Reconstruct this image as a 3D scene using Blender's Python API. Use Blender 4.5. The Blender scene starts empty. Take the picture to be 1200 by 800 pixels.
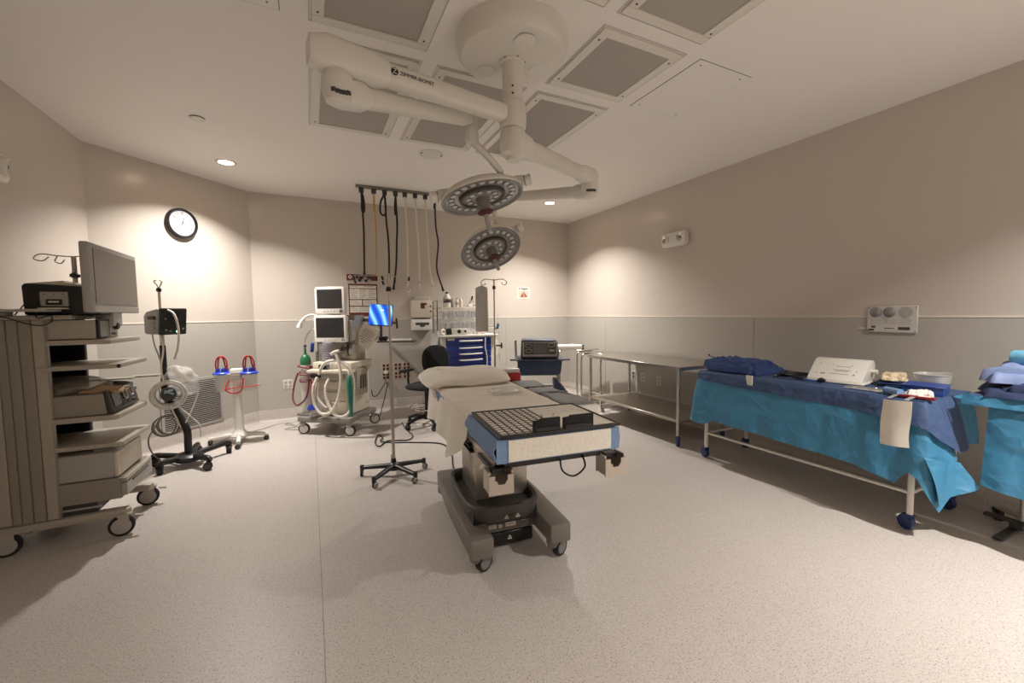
import bpy, bmesh, math, random
from mathutils import Vector, Matrix, Euler, noise
random.seed(7)
SC = bpy.context.scene
COL = SC.collection
PI = math.pi
R = math.radians

# ------------------------------------------------------------------ camera
FPX = 487.75
FWD = Vector((0.43378, 0.89861, -0.06580)); RGT = Vector((0.90020, -0.43534, -0.01090)); UPV = Vector((0.03844, 0.05450, 0.99777))
EYE = Vector((0, 0, 1.35))
cam_d = bpy.data.cameras.new('camera'); cam_d.sensor_width = 36.0; cam_d.lens = 36.0 * FPX / 1200.0; cam_d.clip_start = 0.02
cam = bpy.data.objects.new('camera', cam_d); COL.objects.link(cam)
mw = Matrix.Identity(4)
for i in range(3):
    mw[i][0], mw[i][1], mw[i][2], mw[i][3] = RGT[i], UPV[i], -FWD[i], EYE[i]
cam.matrix_world = mw
SC.camera = cam

# ------------------------------------------------------------------ world, exposure
wd = bpy.data.worlds.new('world'); SC.world = wd; wd.use_nodes = True
wd.node_tree.nodes['Background'].inputs[0].default_value = (0.02, 0.018, 0.016, 1)
wd.node_tree.nodes['Background'].inputs[1].default_value = 0.3
SC.view_settings.view_transform = 'Standard'; SC.view_settings.look = 'None'
SC.view_settings.gamma = 1.0; SC.view_settings.use_curve_mapping = False
SC.view_settings.exposure = 0.56

# recessed ceiling lamps: x, y, power (W), lamp colour
CANS = [(-0.70, 5.075, 33, (1.0, 0.965, 0.92)), (3.065, 5.095, 35, (1.0, 0.965, 0.92)),
        (3.065, -0.50, 64, (1.0, 0.965, 0.92)), (-0.70, -0.95, 20, (1.0, 0.965, 0.92))]  # front left lamp is an unseen fill light, added to lift the left floor
H = 2.893          # ceiling height
XL, XR, YB, YF = -1.74, 4.056, 6.136, -2.2
AX, AY = -1.74, 4.98      # start of the angled wall
BX, BY = -0.64, 6.136     # its end on the back wall
WZ = 1.297         # wainscot height

# ------------------------------------------------------------------ helpers
def lin(c):
    return tuple((x / 255 / 12.92) if x / 255 <= 0.04045 else ((x / 255 + 0.055) / 1.055) ** 2.4 for x in c)

MATS = {}
def M(name, rgb, rough=0.5, metal=0.0, var=0.05, vscale=6.0, bump=0.0, bscale=40.0, alpha=1.0, emit=None, es=1.0, trans=0.0, spec=0.5, coat=0.0, sheen=0.0):
    if name in MATS: return MATS[name]
    m = bpy.data.materials.new(name); m.use_nodes = True
    nt = m.node_tree; b = nt.nodes['Principled BSDF']
    c = lin(rgb)
    tc = nt.nodes.new('ShaderNodeTexCoord')
    n = nt.nodes.new('ShaderNodeTexNoise'); n.inputs['Scale'].default_value = vscale; n.inputs['Detail'].default_value = 3
    nt.links.new(tc.outputs['Object'], n.inputs['Vector'])
    mx = nt.nodes.new('ShaderNodeMix'); mx.data_type = 'RGBA'
    mx.inputs[6].default_value = tuple(x * (1 - var) for x in c) + (1,)
    mx.inputs[7].default_value = tuple(min(1, x * (1 + var)) for x in c) + (1,)
    nt.links.new(n.outputs['Fac'], mx.inputs[0]); nt.links.new(mx.outputs[2], b.inputs['Base Color'])
    b.inputs['Roughness'].default_value = rough; b.inputs['Metallic'].default_value = metal
    b.inputs['Specular IOR Level'].default_value = spec
    b.inputs['Alpha'].default_value = alpha
    b.inputs['Transmission Weight'].default_value = trans
    b.inputs['Coat Weight'].default_value = coat
    b.inputs['Sheen Weight'].default_value = sheen
    if emit is not None:
        b.inputs['Emission Color'].default_value = lin(emit) + (1,); b.inputs['Emission Strength'].default_value = es
    if bump > 0:
        n2 = nt.nodes.new('ShaderNodeTexNoise'); n2.inputs['Scale'].default_value = bscale; n2.inputs['Detail'].default_value = 4
        nt.links.new(tc.outputs['Object'], n2.inputs['Vector'])
        bp = nt.nodes.new('ShaderNodeBump'); bp.inputs['Strength'].default_value = bump; bp.inputs['Distance'].default_value = 0.01
        nt.links.new(n2.outputs['Fac'], bp.inputs['Height']); nt.links.new(bp.outputs['Normal'], b.inputs['Normal'])
    MATS[name] = m
    return m

TW = {}      # world matrix of each thing, for parts given in world coordinates
def thing(name, label, cat, loc=(0, 0, 0), rz=0.0, group=None, kind=None):
    o = bpy.data.objects.new(name, None); COL.objects.link(o)
    o.empty_display_size = 0.1
    o.location = loc; o.rotation_euler = (0, 0, rz)
    tag(o, label, cat, group, kind)
    TW[o.name] = Matrix.Translation(Vector(loc)) @ Matrix.Rotation(rz, 4, 'Z')
    return o
def tag(o, label=None, cat=None, group=None, kind=None):
    if label: o['label'] = label
    if cat: o['category'] = cat
    if group: o['group'] = group
    if kind: o['kind'] = kind
    return o
def sub(root, x, y, z):     # world point -> local of the thing
    return tuple(TW[root.name].inverted() @ Vector((x, y, z)))

def frame_from(d):
    d = Vector(d).normalized()
    u = Vector((0, 0, 1)) if abs(d.z) < 0.95 else Vector((1, 0, 0))
    a = u.cross(d).normalized(); b = d.cross(a)
    return a, b, d
def basis(n, up=(0, 0, 1)):  # matrix whose local z points along n, local y near up
    n = Vector(n).normalized(); x = Vector(up).cross(n)
    if x.length < 1e-4: x = Vector((1, 0, 0)).cross(n)
    x.normalize(); y = n.cross(x)
    return Matrix((x, y, n)).transposed().to_4x4()
def spline(pts, k=6):
    p = [Vector(q) for q in pts]
    if len(p) < 3: return p
    out = []
    for i in range(len(p) - 1):
        a = p[i - 1] if i > 0 else p[0] * 2 - p[1]
        b, c = p[i], p[i + 1]
        d = p[i + 2] if i + 2 < len(p) else p[-1] * 2 - p[-2]
        for j in range(k):
            t = j / k
            out.append(0.5 * ((2 * b) + (-a + c) * t + (2 * a - 5 * b + 4 * c - d) * t * t + (-a + 3 * b - 3 * c + d) * t ** 3))
    out.append(p[-1])
    return out

class P:
    """collects shapes into one mesh; done() links it as one object"""
    def __init__(s): s.bm = bmesh.new()
    def _vs(s, geom): return [g for g in geom if isinstance(g, bmesh.types.BMVert)]
    def box(s, c, d, r=(0, 0, 0), bev=0.0, seg=2):
        bm2 = bmesh.new(); bmesh.ops.create_cube(bm2, size=1)
        bmesh.ops.scale(bm2, vec=d, verts=bm2.verts)
        if bev > 0:
            bmesh.ops.bevel(bm2, geom=list(bm2.edges), offset=min(bev, 0.45 * min(d)), segments=seg, profile=0.5, affect='EDGES')
        if not isinstance(r, (tuple, list)): r = (0, 0, r)
        mt = Matrix.Translation(Vector(c)) @ Euler(r).to_matrix().to_4x4()
        s._merge(bm2, mt); return s
    def bx(s, x0, x1, y0, y1, z0, z1, bev=0.0, seg=2):
        return s.box(((x0 + x1) / 2, (y0 + y1) / 2, (z0 + z1) / 2), (abs(x1 - x0), abs(y1 - y0), abs(z1 - z0)), 0, bev, seg)
    def _merge(s, bm2, mt=None):
        if mt is not None: bmesh.ops.transform(bm2, matrix=mt, verts=bm2.verts)
        me = bpy.data.meshes.new('tmp'); bm2.to_mesh(me); bm2.free(); s.bm.from_mesh(me); bpy.data.meshes.remove(me)
    def cyl(s, a, b, r, r2=None, n=16):
        r2 = r if r2 is None else r2
        a, b = Vector(a), Vector(b); u, v, d = frame_from(b - a)
        r0 = [s.bm.verts.new(a + (u * math.cos(2 * PI * i / n) + v * math.sin(2 * PI * i / n)) * r) for i in range(n)]
        r1 = [s.bm.verts.new(b + (u * math.cos(2 * PI * i / n) + v * math.sin(2 * PI * i / n)) * r2) for i in range(n)]
        for i in range(n): s.bm.faces.new((r0[i], r0[(i + 1) % n], r1[(i + 1) % n], r1[i]))
        s.bm.faces.new(list(reversed(r0))); s.bm.faces.new(r1)
        return s
    def tube(s, pts, r, n=8, k=6, smooth=True, closed=False):
        p = spline(pts, k) if smooth else [Vector(q) for q in pts]
        rs = r if callable(r) else (lambda t: r)
        rings = []; N = len(p)
        d0 = (p[1] - p[0]).normalized(); u, v, _ = frame_from(d0)
        for i in range(N):
            d = (p[min(i + 1, N - 1)] - p[max(i - 1, 0)])
            if d.length < 1e-9: d = d0.copy()
            d.normalize()
            q = d0.rotation_difference(d); u = q @ u; v = q @ v; d0 = d
            rr = rs(i / (N - 1))
            rings.append([s.bm.verts.new(p[i] + (u * math.cos(2 * PI * j / n) + v * math.sin(2 * PI * j / n)) * rr) for j in range(n)])
        for i in range(N - 1):
            for j in range(n): s.bm.faces.new((rings[i][j], rings[i][(j + 1) % n], rings[i + 1][(j + 1) % n], rings[i + 1][j]))
        s.bm.faces.new(list(reversed(rings[0]))); s.bm.faces.new(rings[-1])
        return s
    def lathe(s, prof, n=28, m=None, c=(0, 0, 0)):
        m = (Matrix.Translation(Vector(c)) @ m) if m is not None else Matrix.Translation(Vector(c))
        rings = []
        for (r, z) in prof:
            if r < 1e-5: rings.append([s.bm.verts.new(m @ Vector((0, 0, z)))])
            else: rings.append([s.bm.verts.new(m @ Vector((r * math.cos(2 * PI * j / n), r * math.sin(2 * PI * j / n), z))) for j in range(n)])
        for a, b in zip(rings, rings[1:]):
            for j in range(n):
                k = (j + 1) % n
                if len(a) == 1 and len(b) == 1: continue
                if len(a) == 1: s.bm.faces.new((a[0], b[k], b[j]))
                elif len(b) == 1: s.bm.faces.new((a[j], a[k], b[0]))
                else: s.bm.faces.new((a[j], a[k], b[k], b[j]))
        return s
    def prism(s, poly, lo, hi, m=None, bev=0.0):
        """polygon in local xy extruded along local z"""
        bm2 = bmesh.new()
        a = [bm2.verts.new((x, y, lo)) for x, y in poly]; b = [bm2.verts.new((x, y, hi)) for x, y in poly]
        n = len(poly)
        for i in range(n): bm2.faces.new((a[i], a[(i + 1) % n], b[(i + 1) % n], b[i]))
        bm2.faces.new(list(reversed(a))); bm2.faces.new(b)
        bmesh.ops.recalc_face_normals(bm2, faces=bm2.faces)
        if bev > 0: bmesh.ops.bevel(bm2, geom=list(bm2.edges), offset=bev, segments=2, profile=0.5, affect='EDGES')
        s._merge(bm2, m); return s
    def sph(s, c, rad, n=16, m=None):
        if not isinstance(rad, (tuple, list)): rad = (rad,) * 3
        bm2 = bmesh.new(); bmesh.ops.create_uvsphere(bm2, u_segments=n, v_segments=max(6, n // 2), radius=1)
        mt = Matrix.Translation(Vector(c)) @ (m if m is not None else Matrix.Identity(4)) @ Matrix.Diagonal(Vector(rad).to_4d())
        mt[3][3] = 1
        s._merge(bm2, mt); return s
    def torus(s, c, Rr, r, normal=(0, 0, 1), n=28, k=8):
        m = Matrix.Translation(Vector(c)) @ basis(normal, (0, 1, 0.01))
        rg = []
        for i in range(n):
            a = 2 * PI * i / n
            rg.append([s.bm.verts.new(m @ Vector(((Rr + r * math.cos(2 * PI * j / k)) * math.cos(a), (Rr + r * math.cos(2 * PI * j / k)) * math.sin(a), r * math.sin(2 * PI * j / k)))) for j in range(k)])
        for i in range(n):
            for j in range(k): s.bm.faces.new((rg[i][j], rg[(i + 1) % n][j], rg[(i + 1) % n][(j + 1) % k], rg[i][(j + 1) % k]))
        return s
    def grid(s, f, nu, nv, closed_u=False):
        vs = [[s.bm.verts.new(Vector(f(i / nu, j / nv))) for j in range(nv + 1)] for i in range(nu + (0 if closed_u else 1))]
        for i in range(nu):
            a = vs[i]; b = vs[(i + 1) % len(vs)]
            for j in range(nv): s.bm.faces.new((a[j], b[j], b[j + 1], a[j + 1]))
        return s
    def thick(s, t):
        bmesh.ops.recalc_face_normals(s.bm, faces=s.bm.faces)
        bmesh.ops.solidify(s.bm, geom=list(s.bm.faces), thickness=t); return s
    def xf(s, m): bmesh.ops.transform(s.bm, matrix=m, verts=s.bm.verts); return s
    def done(s, name, mat, parent=None, W=False, loc=None, rot=None, ang=38, label=None, kind=None):
        if W and parent is not None:
            r = parent
            while r.name not in TW and r.parent: r = r.parent
            s.xf(TW[r.name].inverted())
        bmesh.ops.recalc_face_normals(s.bm, faces=s.bm.faces)
        me = bpy.data.meshes.new(name); s.bm.to_mesh(me); s.bm.free()
        me.polygons.foreach_set('use_smooth', [True] * len(me.polygons)); me.set_sharp_from_angle(angle=R(ang))
        me.materials.append(mat)
        o = bpy.data.objects.new(name, me); COL.objects.link(o)
        if parent is not None: o.parent = parent
        if loc is not None: o.location = loc
        if rot is not None: o.rotation_euler = rot
        if parent is None and loc is None and rot is None:      # put the origin at the base of a single-mesh thing
            xs = [v.co.x for v in me.vertices]; ys = [v.co.y for v in me.vertices]; zs = [v.co.z for v in me.vertices]
            c = Vector(((min(xs) + max(xs)) / 2, (min(ys) + max(ys)) / 2, min(zs)))
            me.transform(Matrix.Translation(-c)); o.location = c
        if label: o['label'] = label
        if kind: o['kind'] = kind
        return o

def link_mesh(name, me, mat, parent, loc=(0, 0, 0), rot=(0, 0, 0)):
    o = bpy.data.objects.new(name, me); COL.objects.link(o); o.parent = parent; o.location = loc; o.rotation_euler = rot
    return o
def copy_tree(o, parent=None):
    c = o.copy(); COL.objects.link(c); c.parent = parent
    for ch in [x for x in bpy.data.objects if x.parent == o]: copy_tree(ch, c)
    return c
def text(s, name, size, mat, parent, m, ext=0.0006, align='CENTER', W=True):
    cu = bpy.data.curves.new('tmp', 'FONT'); cu.body = s; cu.size = size; cu.extrude = ext; cu.align_x = align; cu.align_y = 'CENTER'
    o = bpy.data.objects.new('tmp', cu); COL.objects.link(o)
    dg = bpy.context.evaluated_depsgraph_get()
    me = bpy.data.meshes.new_from_object(o.evaluated_get(dg)); me.name = name
    bpy.data.objects.remove(o); bpy.data.curves.remove(cu)
    if W and parent is not None:
        r = parent
        while r.name not in TW and r.parent: r = r.parent
        m = TW[r.name].inverted() @ m
    me.transform(m); me.materials.clear(); me.materials.append(mat)
    o = bpy.data.objects.new(name, me); COL.objects.link(o); o.parent = parent
    return o

def caster(parent, x, y, r, ztop, ang, fork, tyre, hub, w=0.03, W=False, brake=False, twin=False):
    """swivel caster as a part, its wheel and hub as sub-parts; ang = direction of rolling"""
    d = Vector((math.cos(ang), math.sin(ang), 0)); ax = Vector((-d.y, d.x, 0))
    c = Vector((x, y, 0)) - d * r * 0.35; c.z = r
    f = P(); f.cyl((x, y, r * 1.9), (x, y, ztop), max(0.008, r * 0.25), n=10)
    for sgn in (-1, 1):
        f.box(tuple(Vector((x, y, r * 1.75)) + ax * sgn * (w * 0.5 + 0.005) - d * r * 0.15), (r * 0.8, 0.004, r * 0.6), ang)
    f.box((x - d.x * r * .1, y - d.y * r * .1, r * 2.05), (r * 1.1, w + 0.012, r * 0.25), ang, 0.003, 1)
    if brake: f.box(tuple(Vector((x, y, r * 1.7)) + d * r * 0.95), (r * 0.7, w * 0.7, r * 0.16), (0, 0.25, ang), 0.003, 1)
    fo = f.done('caster', fork, parent, W)
    t = P(); t.lathe([(r * 0.76, -w / 2), (r * 0.94, -w / 2), (r, -w * 0.3), (r, w * 0.3), (r * 0.94, w / 2), (r * 0.76, w / 2)], 22, basis(ax), c)
    t.done('wheel', tyre, fo, W)
    h = P(); h.lathe([(0, -w * 0.52), (r * 0.6, -w * 0.56), (r * 0.80, -w * 0.47), (r * 0.80, w * 0.47), (r * 0.6, w * 0.56), (0, w * 0.52)], 20, basis(ax), c)
    h.done('hub_cap', hub, fo, W)
    return fo

def crumple(m, scale, strength, dist):
    """sharp-edged creases of folded non-woven cloth, as relief"""
    nt = m.node_tree; b = nt.nodes['Principled BSDF']
    tc = nt.nodes.new('ShaderNodeTexCoord')
    nz = nt.nodes.new('ShaderNodeTexNoise'); nz.inputs['Scale'].default_value = scale * 0.7; nz.inputs['Detail'].default_value = 2
    nt.links.new(tc.outputs['Object'], nz.inputs['Vector'])
    ad = nt.nodes.new('ShaderNodeMixRGB'); ad.blend_type = 'ADD'; ad.inputs[0].default_value = 0.35
    nt.links.new(tc.outputs['Object'], ad.inputs[1]); nt.links.new(nz.outputs['Color'], ad.inputs[2])
    v = nt.nodes.new('ShaderNodeTexVoronoi'); v.inputs['Scale'].default_value = scale; v.feature = 'F1'
    nt.links.new(ad.outputs[0], v.inputs['Vector'])
    bp = nt.nodes.new('ShaderNodeBump'); bp.inputs['Strength'].default_value = strength; bp.inputs['Distance'].default_value = dist
    nt.links.new(v.outputs['Distance'], bp.inputs['Height'])
    old = b.inputs['Normal'].links
    if old: nt.links.new(old[0].from_socket, bp.inputs['Normal'])
    nt.links.new(bp.outputs['Normal'], b.inputs['Normal'])

# ------------------------------------------------------------------ materials
def speckle(name, base, dark, light, rough):
    m = bpy.data.materials.new(name); m.use_nodes = True; nt = m.node_tree; b = nt.nodes['Principled BSDF']
    tc = nt.nodes.new('ShaderNodeTexCoord')
    def vor(scale, lo, hi):
        v = nt.nodes.new('ShaderNodeTexNoise'); v.inputs['Scale'].default_value = scale; v.inputs['Detail'].default_value = 1.5; v.inputs['Roughness'].default_value = 0.6
        nt.links.new(tc.outputs['Object'], v.inputs['Vector'])
        r = nt.nodes.new('ShaderNodeValToRGB'); r.color_ramp.elements[0].position = lo; r.color_ramp.elements[1].position = hi
        nt.links.new(v.outputs['Fac'], r.inputs['Fac']); return r
    big = nt.nodes.new('ShaderNodeTexNoise'); big.inputs['Scale'].default_value = 1.2; big.inputs['Detail'].default_value = 3
    nt.links.new(tc.outputs['Object'], big.inputs['Vector'])
    m0 = nt.nodes.new('ShaderNodeMix'); m0.data_type = 'RGBA'
    b0 = lin(base)
    m0.inputs[6].default_value = tuple(x * 0.94 for x in b0) + (1,); m0.inputs[7].default_value = tuple(x * 1.06 for x in b0) + (1,)
    nt.links.new(big.outputs['Fac'], m0.inputs[0])
    r1 = vor(165, 0.58, 0.67); r2 = vor(190, 0.58, 0.67)
    m1 = nt.nodes.new('ShaderNodeMix'); m1.data_type = 'RGBA'; m1.inputs[7].default_value = lin(dark) + (1,)
    nt.links.new(m0.outputs[2], m1.inputs[6])
    sc = nt.nodes.new('ShaderNodeMath'); sc.operation = 'MULTIPLY'; sc.inputs[1].default_value = 0.72
    nt.links.new(r1.outputs['Color'], sc.inputs[0]); nt.links.new(sc.outputs[0], m1.inputs[0])
    m2 = nt.nodes.new('ShaderNodeMix'); m2.data_type = 'RGBA'; m2.inputs[7].default_value = lin(light) + (1,)
    sc2 = nt.nodes.new('ShaderNodeMath'); sc2.operation = 'MULTIPLY'; sc2.inputs[1].default_value = 0.5
    nt.links.new(r2.outputs['Color'], sc2.inputs[0]); nt.links.new(sc2.outputs[0], m2.inputs[0])
    nt.links.new(m1.outputs[2], m2.inputs[6]); nt.links.new(m2.outputs[2], b.inputs['Base Color'])
    b.inputs['Roughness'].default_value = rough; b.inputs['Specular IOR Level'].default_value = 0.35
    return m
FLOOR = speckle('floor_vinyl', (196, 187, 180), (112, 96, 86), (230, 223, 215), 0.38)
WALL = M('wall_paint', (202, 192, 181), 0.24, var=0.02, vscale=2, bump=0.02, bscale=90, spec=0.4)
WAINS = M('wainscot_sheet', (180, 174, 165), 0.30, var=0.025, vscale=1.5)
CEIL = M('ceiling_paint', (238, 233, 226), 0.6, var=0.015, vscale=2)
WHITE = M('white_plastic', (226, 221, 212), 0.35, var=0.02)
WHITEP = M('white_paint_metal', (222, 216, 206), 0.32, var=0.02)
CREAM = M('cream_plastic', (216, 206, 188), 0.42, var=0.03)
BEIGE = M('beige_metal', (176, 168, 154), 0.38, var=0.03)
PUTTY = M('putty_metal', (150, 143, 131), 0.4, var=0.04)
GREY = M('grey_plastic', (128, 124, 118), 0.45, var=0.04)
LGREY = M('light_grey_plastic', (172, 168, 162), 0.4, var=0.03)
DGREY = M('dark_grey_plastic', (62, 60, 58), 0.45, var=0.06)
BLACK = M('black_plastic', (22, 21, 21), 0.38, var=0.1)
RUBBER = M('black_rubber', (26, 25, 25), 0.7, var=0.1)
BLACKCLOTH = M('black_fabric', (24, 25, 26), 0.85, var=0.15, vscale=60, bump=0.3, bscale=300)
STEEL = M('brushed_steel', (190, 184, 176), 0.3, 1.0, var=0.05, vscale=20)
STEELD = M('satin_steel', (188, 178, 166), 0.38, 0.75, var=0.02, vscale=14)
CHROME = M('chrome', (214, 209, 202), 0.14, 1.0, var=0.02)
SCREENOFF = M('screen_off', (40, 38, 38), 0.25, var=0.03)
SCREENGREY = M('screen_grey', (118, 108, 98), 0.3, var=0.05)
GLASSY = M('clear_plastic', (230, 228, 224), 0.12, alpha=0.28, var=0.02)
FILMY = M('plastic_film', (225, 222, 218), 0.2, alpha=0.3, var=0.1, bump=0.5, bscale=30)
PAPER = M('paper', (226, 219, 207), 0.8, var=0.03)
INK = M('printed_ink', (70, 64, 60), 0.8, var=0.1)
INKLT = M('printed_ink_pale', (150, 143, 136), 0.8, var=0.1)
SHEET = M('sheet_cotton', (236, 229, 217), 0.9, var=0.03, bump=0.25, bscale=18)
LBLUE = M('drape_light_blue', (62, 128, 164), 0.5, var=0.07, vscale=5, bump=0.3, bscale=22)
DBLUE = M('drape_dark_blue', (58, 79, 116), 0.68, var=0.07, vscale=8, bump=0.3, bscale=22)
NAVY = M('navy_fabric', (34, 52, 92), 0.85, var=0.12, vscale=20, bump=0.35, bscale=40)
PADBLUE = M('pad_blue', (126, 152, 190), 0.75, var=0.05, bump=0.3, bscale=22)
CBLUE = M('cabinet_blue', (28, 52, 138), 0.35, var=0.04)
CASTBLUE = M('caster_blue', (34, 54, 100), 0.45, var=0.05)
LIDBLUE = M('lid_blue', (34, 70, 186), 0.4, var=0.05)
RED = M('red_plastic', (186, 34, 32), 0.4, var=0.05)
DRED = M('dark_red', (88, 36, 32), 0.55, var=0.06)
GREEN = M('cylinder_green', (34, 104, 62), 0.4, var=0.05)
TEAL = M('teal_rubber', (30, 118, 100), 0.5, var=0.06)
MAROON = M('maroon_hose', (112, 44, 56), 0.5, var=0.08)
YELLOW = M('yellow_hose', (204, 150, 48), 0.5, var=0.05)
WHOSE = M('white_hose', (222, 215, 204), 0.45, var=0.03)
TAUPE = M('taupe_cover', (118, 110, 102), 0.42, var=0.03)
TAUPED = M('dark_taupe', (74, 69, 65), 0.5, var=0.04)
SLATE = M('slate_blue_plastic', (58, 66, 82), 0.42, var=0.05)
DIFF = M('diffuser_mesh', (172, 165, 157), 0.75, var=0.05, vscale=3)

crumple(LBLUE, 7.0, 0.42, 0.03); crumple(DBLUE, 9.0, 0.5, 0.022); crumple(SHEET, 5.0, 0.3, 0.015); crumple(PADBLUE, 9.0, 0.4, 0.015); crumple(PAPER, 11.0, 0.12, 0.01)
# ================================================================== the room
def struct(o, label, cat): return tag(o, label, cat, None, 'structure')
T = 0.12
fl = P().bx(XL - T, XR + T, YF - T, YB + T, -0.08, 0).done('floor', FLOOR); struct(fl, 'beige speckled vinyl floor', 'floor')
P().bx(-0.0018, 0.0018, YF, YB - 0.02, -0.002, 0.0007).done('weld_seam', M('floor_seam', (152, 139, 129), 0.6), fl, loc=(-fl.location.x, -fl.location.y, -fl.location.z))
ce = P().bx(XL - T, XR + T, YF - T, YB + T, H, H + 0.08).done('ceiling', CEIL); struct(ce, 'smooth off-white painted ceiling', 'ceiling')

def wall(name, a, b, seams, label):
    """a->b along the wall at floor level, room on the right-hand side of a->b"""
    a, b = Vector((a[0], a[1], 0)), Vector((b[0], b[1], 0)); L = (b - a).length; ang = math.atan2(b.y - a.y, b.x - a.x)
    w = thing(name, label, 'wall', tuple(a), ang, kind='structure')
    ext = 0.10
    P().bx(-ext, L + ext, 0.0, T, -0.02, H + 0.02).done('plaster', WALL, w)
    xs = [0] + list(seams) + [L]
    for x0, x1 in zip(xs, xs[1:]):
        P().bx(x0 + 0.0025, x1 - 0.0025, -0.006, 0.002, 0.14, WZ - 0.006, 0.0015, 1).done('wainscot_panel', WAINS, w)
    P().bx(0.004, L - 0.004, -0.0095, 0.002, WZ - 0.007, WZ + 0.007, 0.003, 2).done('wainscot_cap', M('cap_strip', (216, 207, 194), 0.35), w)  # cap colour lightened to stand in for the light it catches
    bb = thing('baseboard_' + name[5:], 'coved speckled vinyl baseboard along the ' + label.split(' with')[0], 'baseboard', tuple(a), ang, kind='structure')
    prof = [(0.0, 0.15), (-0.008, 0.15), (-0.0095, 0.146), (-0.0095, 0.045), (-0.013, 0.022), (-0.022, 0.009), (-0.04, 0.0015), (0.0, 0.0015)]
    m = Matrix(((0, 0, 1, 0), (1, 0, 0, 0), (0, 1, 0, 0), (0, 0, 0, 1)))
    P().prism(prof, 0.002, L - 0.002, m).done('cove_strip', FLOOR, bb)
    return w
wb = wall('wall_back', (BX, BY), (XR, YB), (1.173, 3.488), 'beige back wall with grey wainscot behind the anaesthesia machine')
wr = wall('wall_right', (XR, YB), (XR, YF), (1.038, 3.402, 5.766, 8.13), 'beige right wall with grey wainscot behind the blue draped table')
wa = wall('wall_angled', (AX, AY), (BX, BY), (), 'beige angled corner wall with grey wainscot below the clock')
wl = wall('wall_left', (XL, YF), (XL, AY), (2.3, 4.66), 'beige left wall with grey wainscot behind the tower cart')
wf = wall('wall_front', (XR, YF), (XL, YF), (2.3, 4.6), 'beige wall with grey wainscot opposite the anaesthesia machine')

# ------------------------------------------------------------------ ceiling panels
def diffuser(x0, x1, y0, y1, label):
    cx, cy = (x0 + x1) / 2, (y0 + y1) / 2
    t = thing('ceiling_diffuser', label, 'air diffuser', (cx, cy, H), 0, 'air diffusers in the ceiling grid')
    hx, hy = (x1 - x0) / 2, (y1 - y0) / 2; fr = 0.058
    f = P()
    f.bx(-hx - fr, hx + fr, hy, hy + fr, -0.012, -0.0005, 0.003, 1).bx(-hx - fr, hx + fr, -hy - fr, -hy, -0.012, -0.0005, 0.003, 1)
    f.bx(-hx - fr, -hx, -hy, hy, -0.012, -0.0005, 0.003, 1).bx(hx, hx + fr, -hy, hy, -0.012, -0.0005, 0.003, 1)
    f.done('frame', WHITEP, t)
    g = P(); g.bx(-hx - fr - 0.014, hx + fr + 0.014, hy + fr + 0.010, hy + fr + 0.014, -0.003, -0.0003); g.bx(-hx - fr - 0.014, hx + fr + 0.014, -hy - fr - 0.014, -hy - fr - 0.010, -0.003, -0.0003)
    g.bx(-hx - fr - 0.014, -hx - fr - 0.010, -hy - fr - 0.01, hy + fr + 0.01, -0.003, -0.0003); g.bx(hx + fr + 0.010, hx + fr + 0.014, -hy - fr - 0.01, hy + fr + 0.01, -0.003, -0.0003)
    g.done('gasket', M('gasket_grey', (196, 188, 178), 0.7), t)
    P().bx(-hx + 0.001, hx - 0.001, -hy + 0.001, hy - 0.001, -0.005, -0.0008).done('perforated_screen', DIFF, t)
    for sx in (-1, 1):
        for sy in (-1, 1):
            P().cyl((sx * (hx + 0.03), sy * (hy - 0.03), -0.0150), (sx * (hx + 0.03), sy * (hy - 0.03), -0.010), 0.006, n=8).done('screw', DGREY, t)
CX = [(0.122, 0.602), (0.840, 1.322), (1.550, 2.022)]
diffuser(*CX[0], 2.682, 3.748, 'long grey ceiling diffuser left of the lamp, under the arm with lettering')
diffuser(*CX[1], 2.682, 3.748, 'long grey ceiling diffuser in the middle, above the upper surgical lamp')
diffuser(*CX[2], 2.682, 3.748, 'long grey ceiling diffuser right of the boom column, nearest the back right corner')
diffuser(*CX[0], 1.95, 2.434, 'square grey ceiling diffuser left of the round boom cover')
diffuser(*CX[2], 1.95, 2.434, 'square grey ceiling diffuser right of the round boom cover')
diffuser(*CX[0], 0.64, 1.71, 'long grey ceiling diffuser at the left of the row nearest the viewer')
diffuser(*CX[1], 0.64, 1.71, 'long grey ceiling diffuser in the middle of the row nearest the viewer')
diffuser(*CX[2], 0.64, 1.71, 'long grey ceiling diffuser at the top edge of the picture, right of the boom')
def blank(x0, x1, y0, y1, label):
    t = thing('access_panel', label, 'ceiling panel', ((x0 + x1) / 2, (y0 + y1) / 2, H), 0, 'plain access panels in the ceiling')
    hx, hy = (x1 - x0) / 2, (y1 - y0) / 2
    P().bx(-hx, hx, -hy, hy, -0.004, -0.0004, 0.001, 1).done('panel', CEIL, t)
    g = P(); e = 0.004
    g.bx(-hx - e, hx + e, hy, hy + e, -0.0016, -0.0002); g.bx(-hx - e, hx + e, -hy - e, -hy, -0.0016, -0.0002); g.bx(-hx - e, -hx, -hy, hy, -0.0016, -0.0002); g.bx(hx, hx + e, -hy, hy, -0.0016, -0.0002)
    g.done('joint', M('joint_shadow', (120, 110, 100), 0.8), t)
    for sx in (-1, 1):
        for sy in (-1, 1): P().cyl((sx * (hx - 0.05), sy * (hy - 0.04), -0.0065), (sx * (hx - 0.05), sy * (hy - 0.04), -0.003), 0.005, n=8).done('screw', DGREY, t)
blank(2.21, 2.68, 1.88, 2.50, 'plain white ceiling access panel right of the square diffuser')
blank(-0.56, -0.083, 1.88, 2.487, 'plain white ceiling access panel at the top edge, left of the diffusers')

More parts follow.
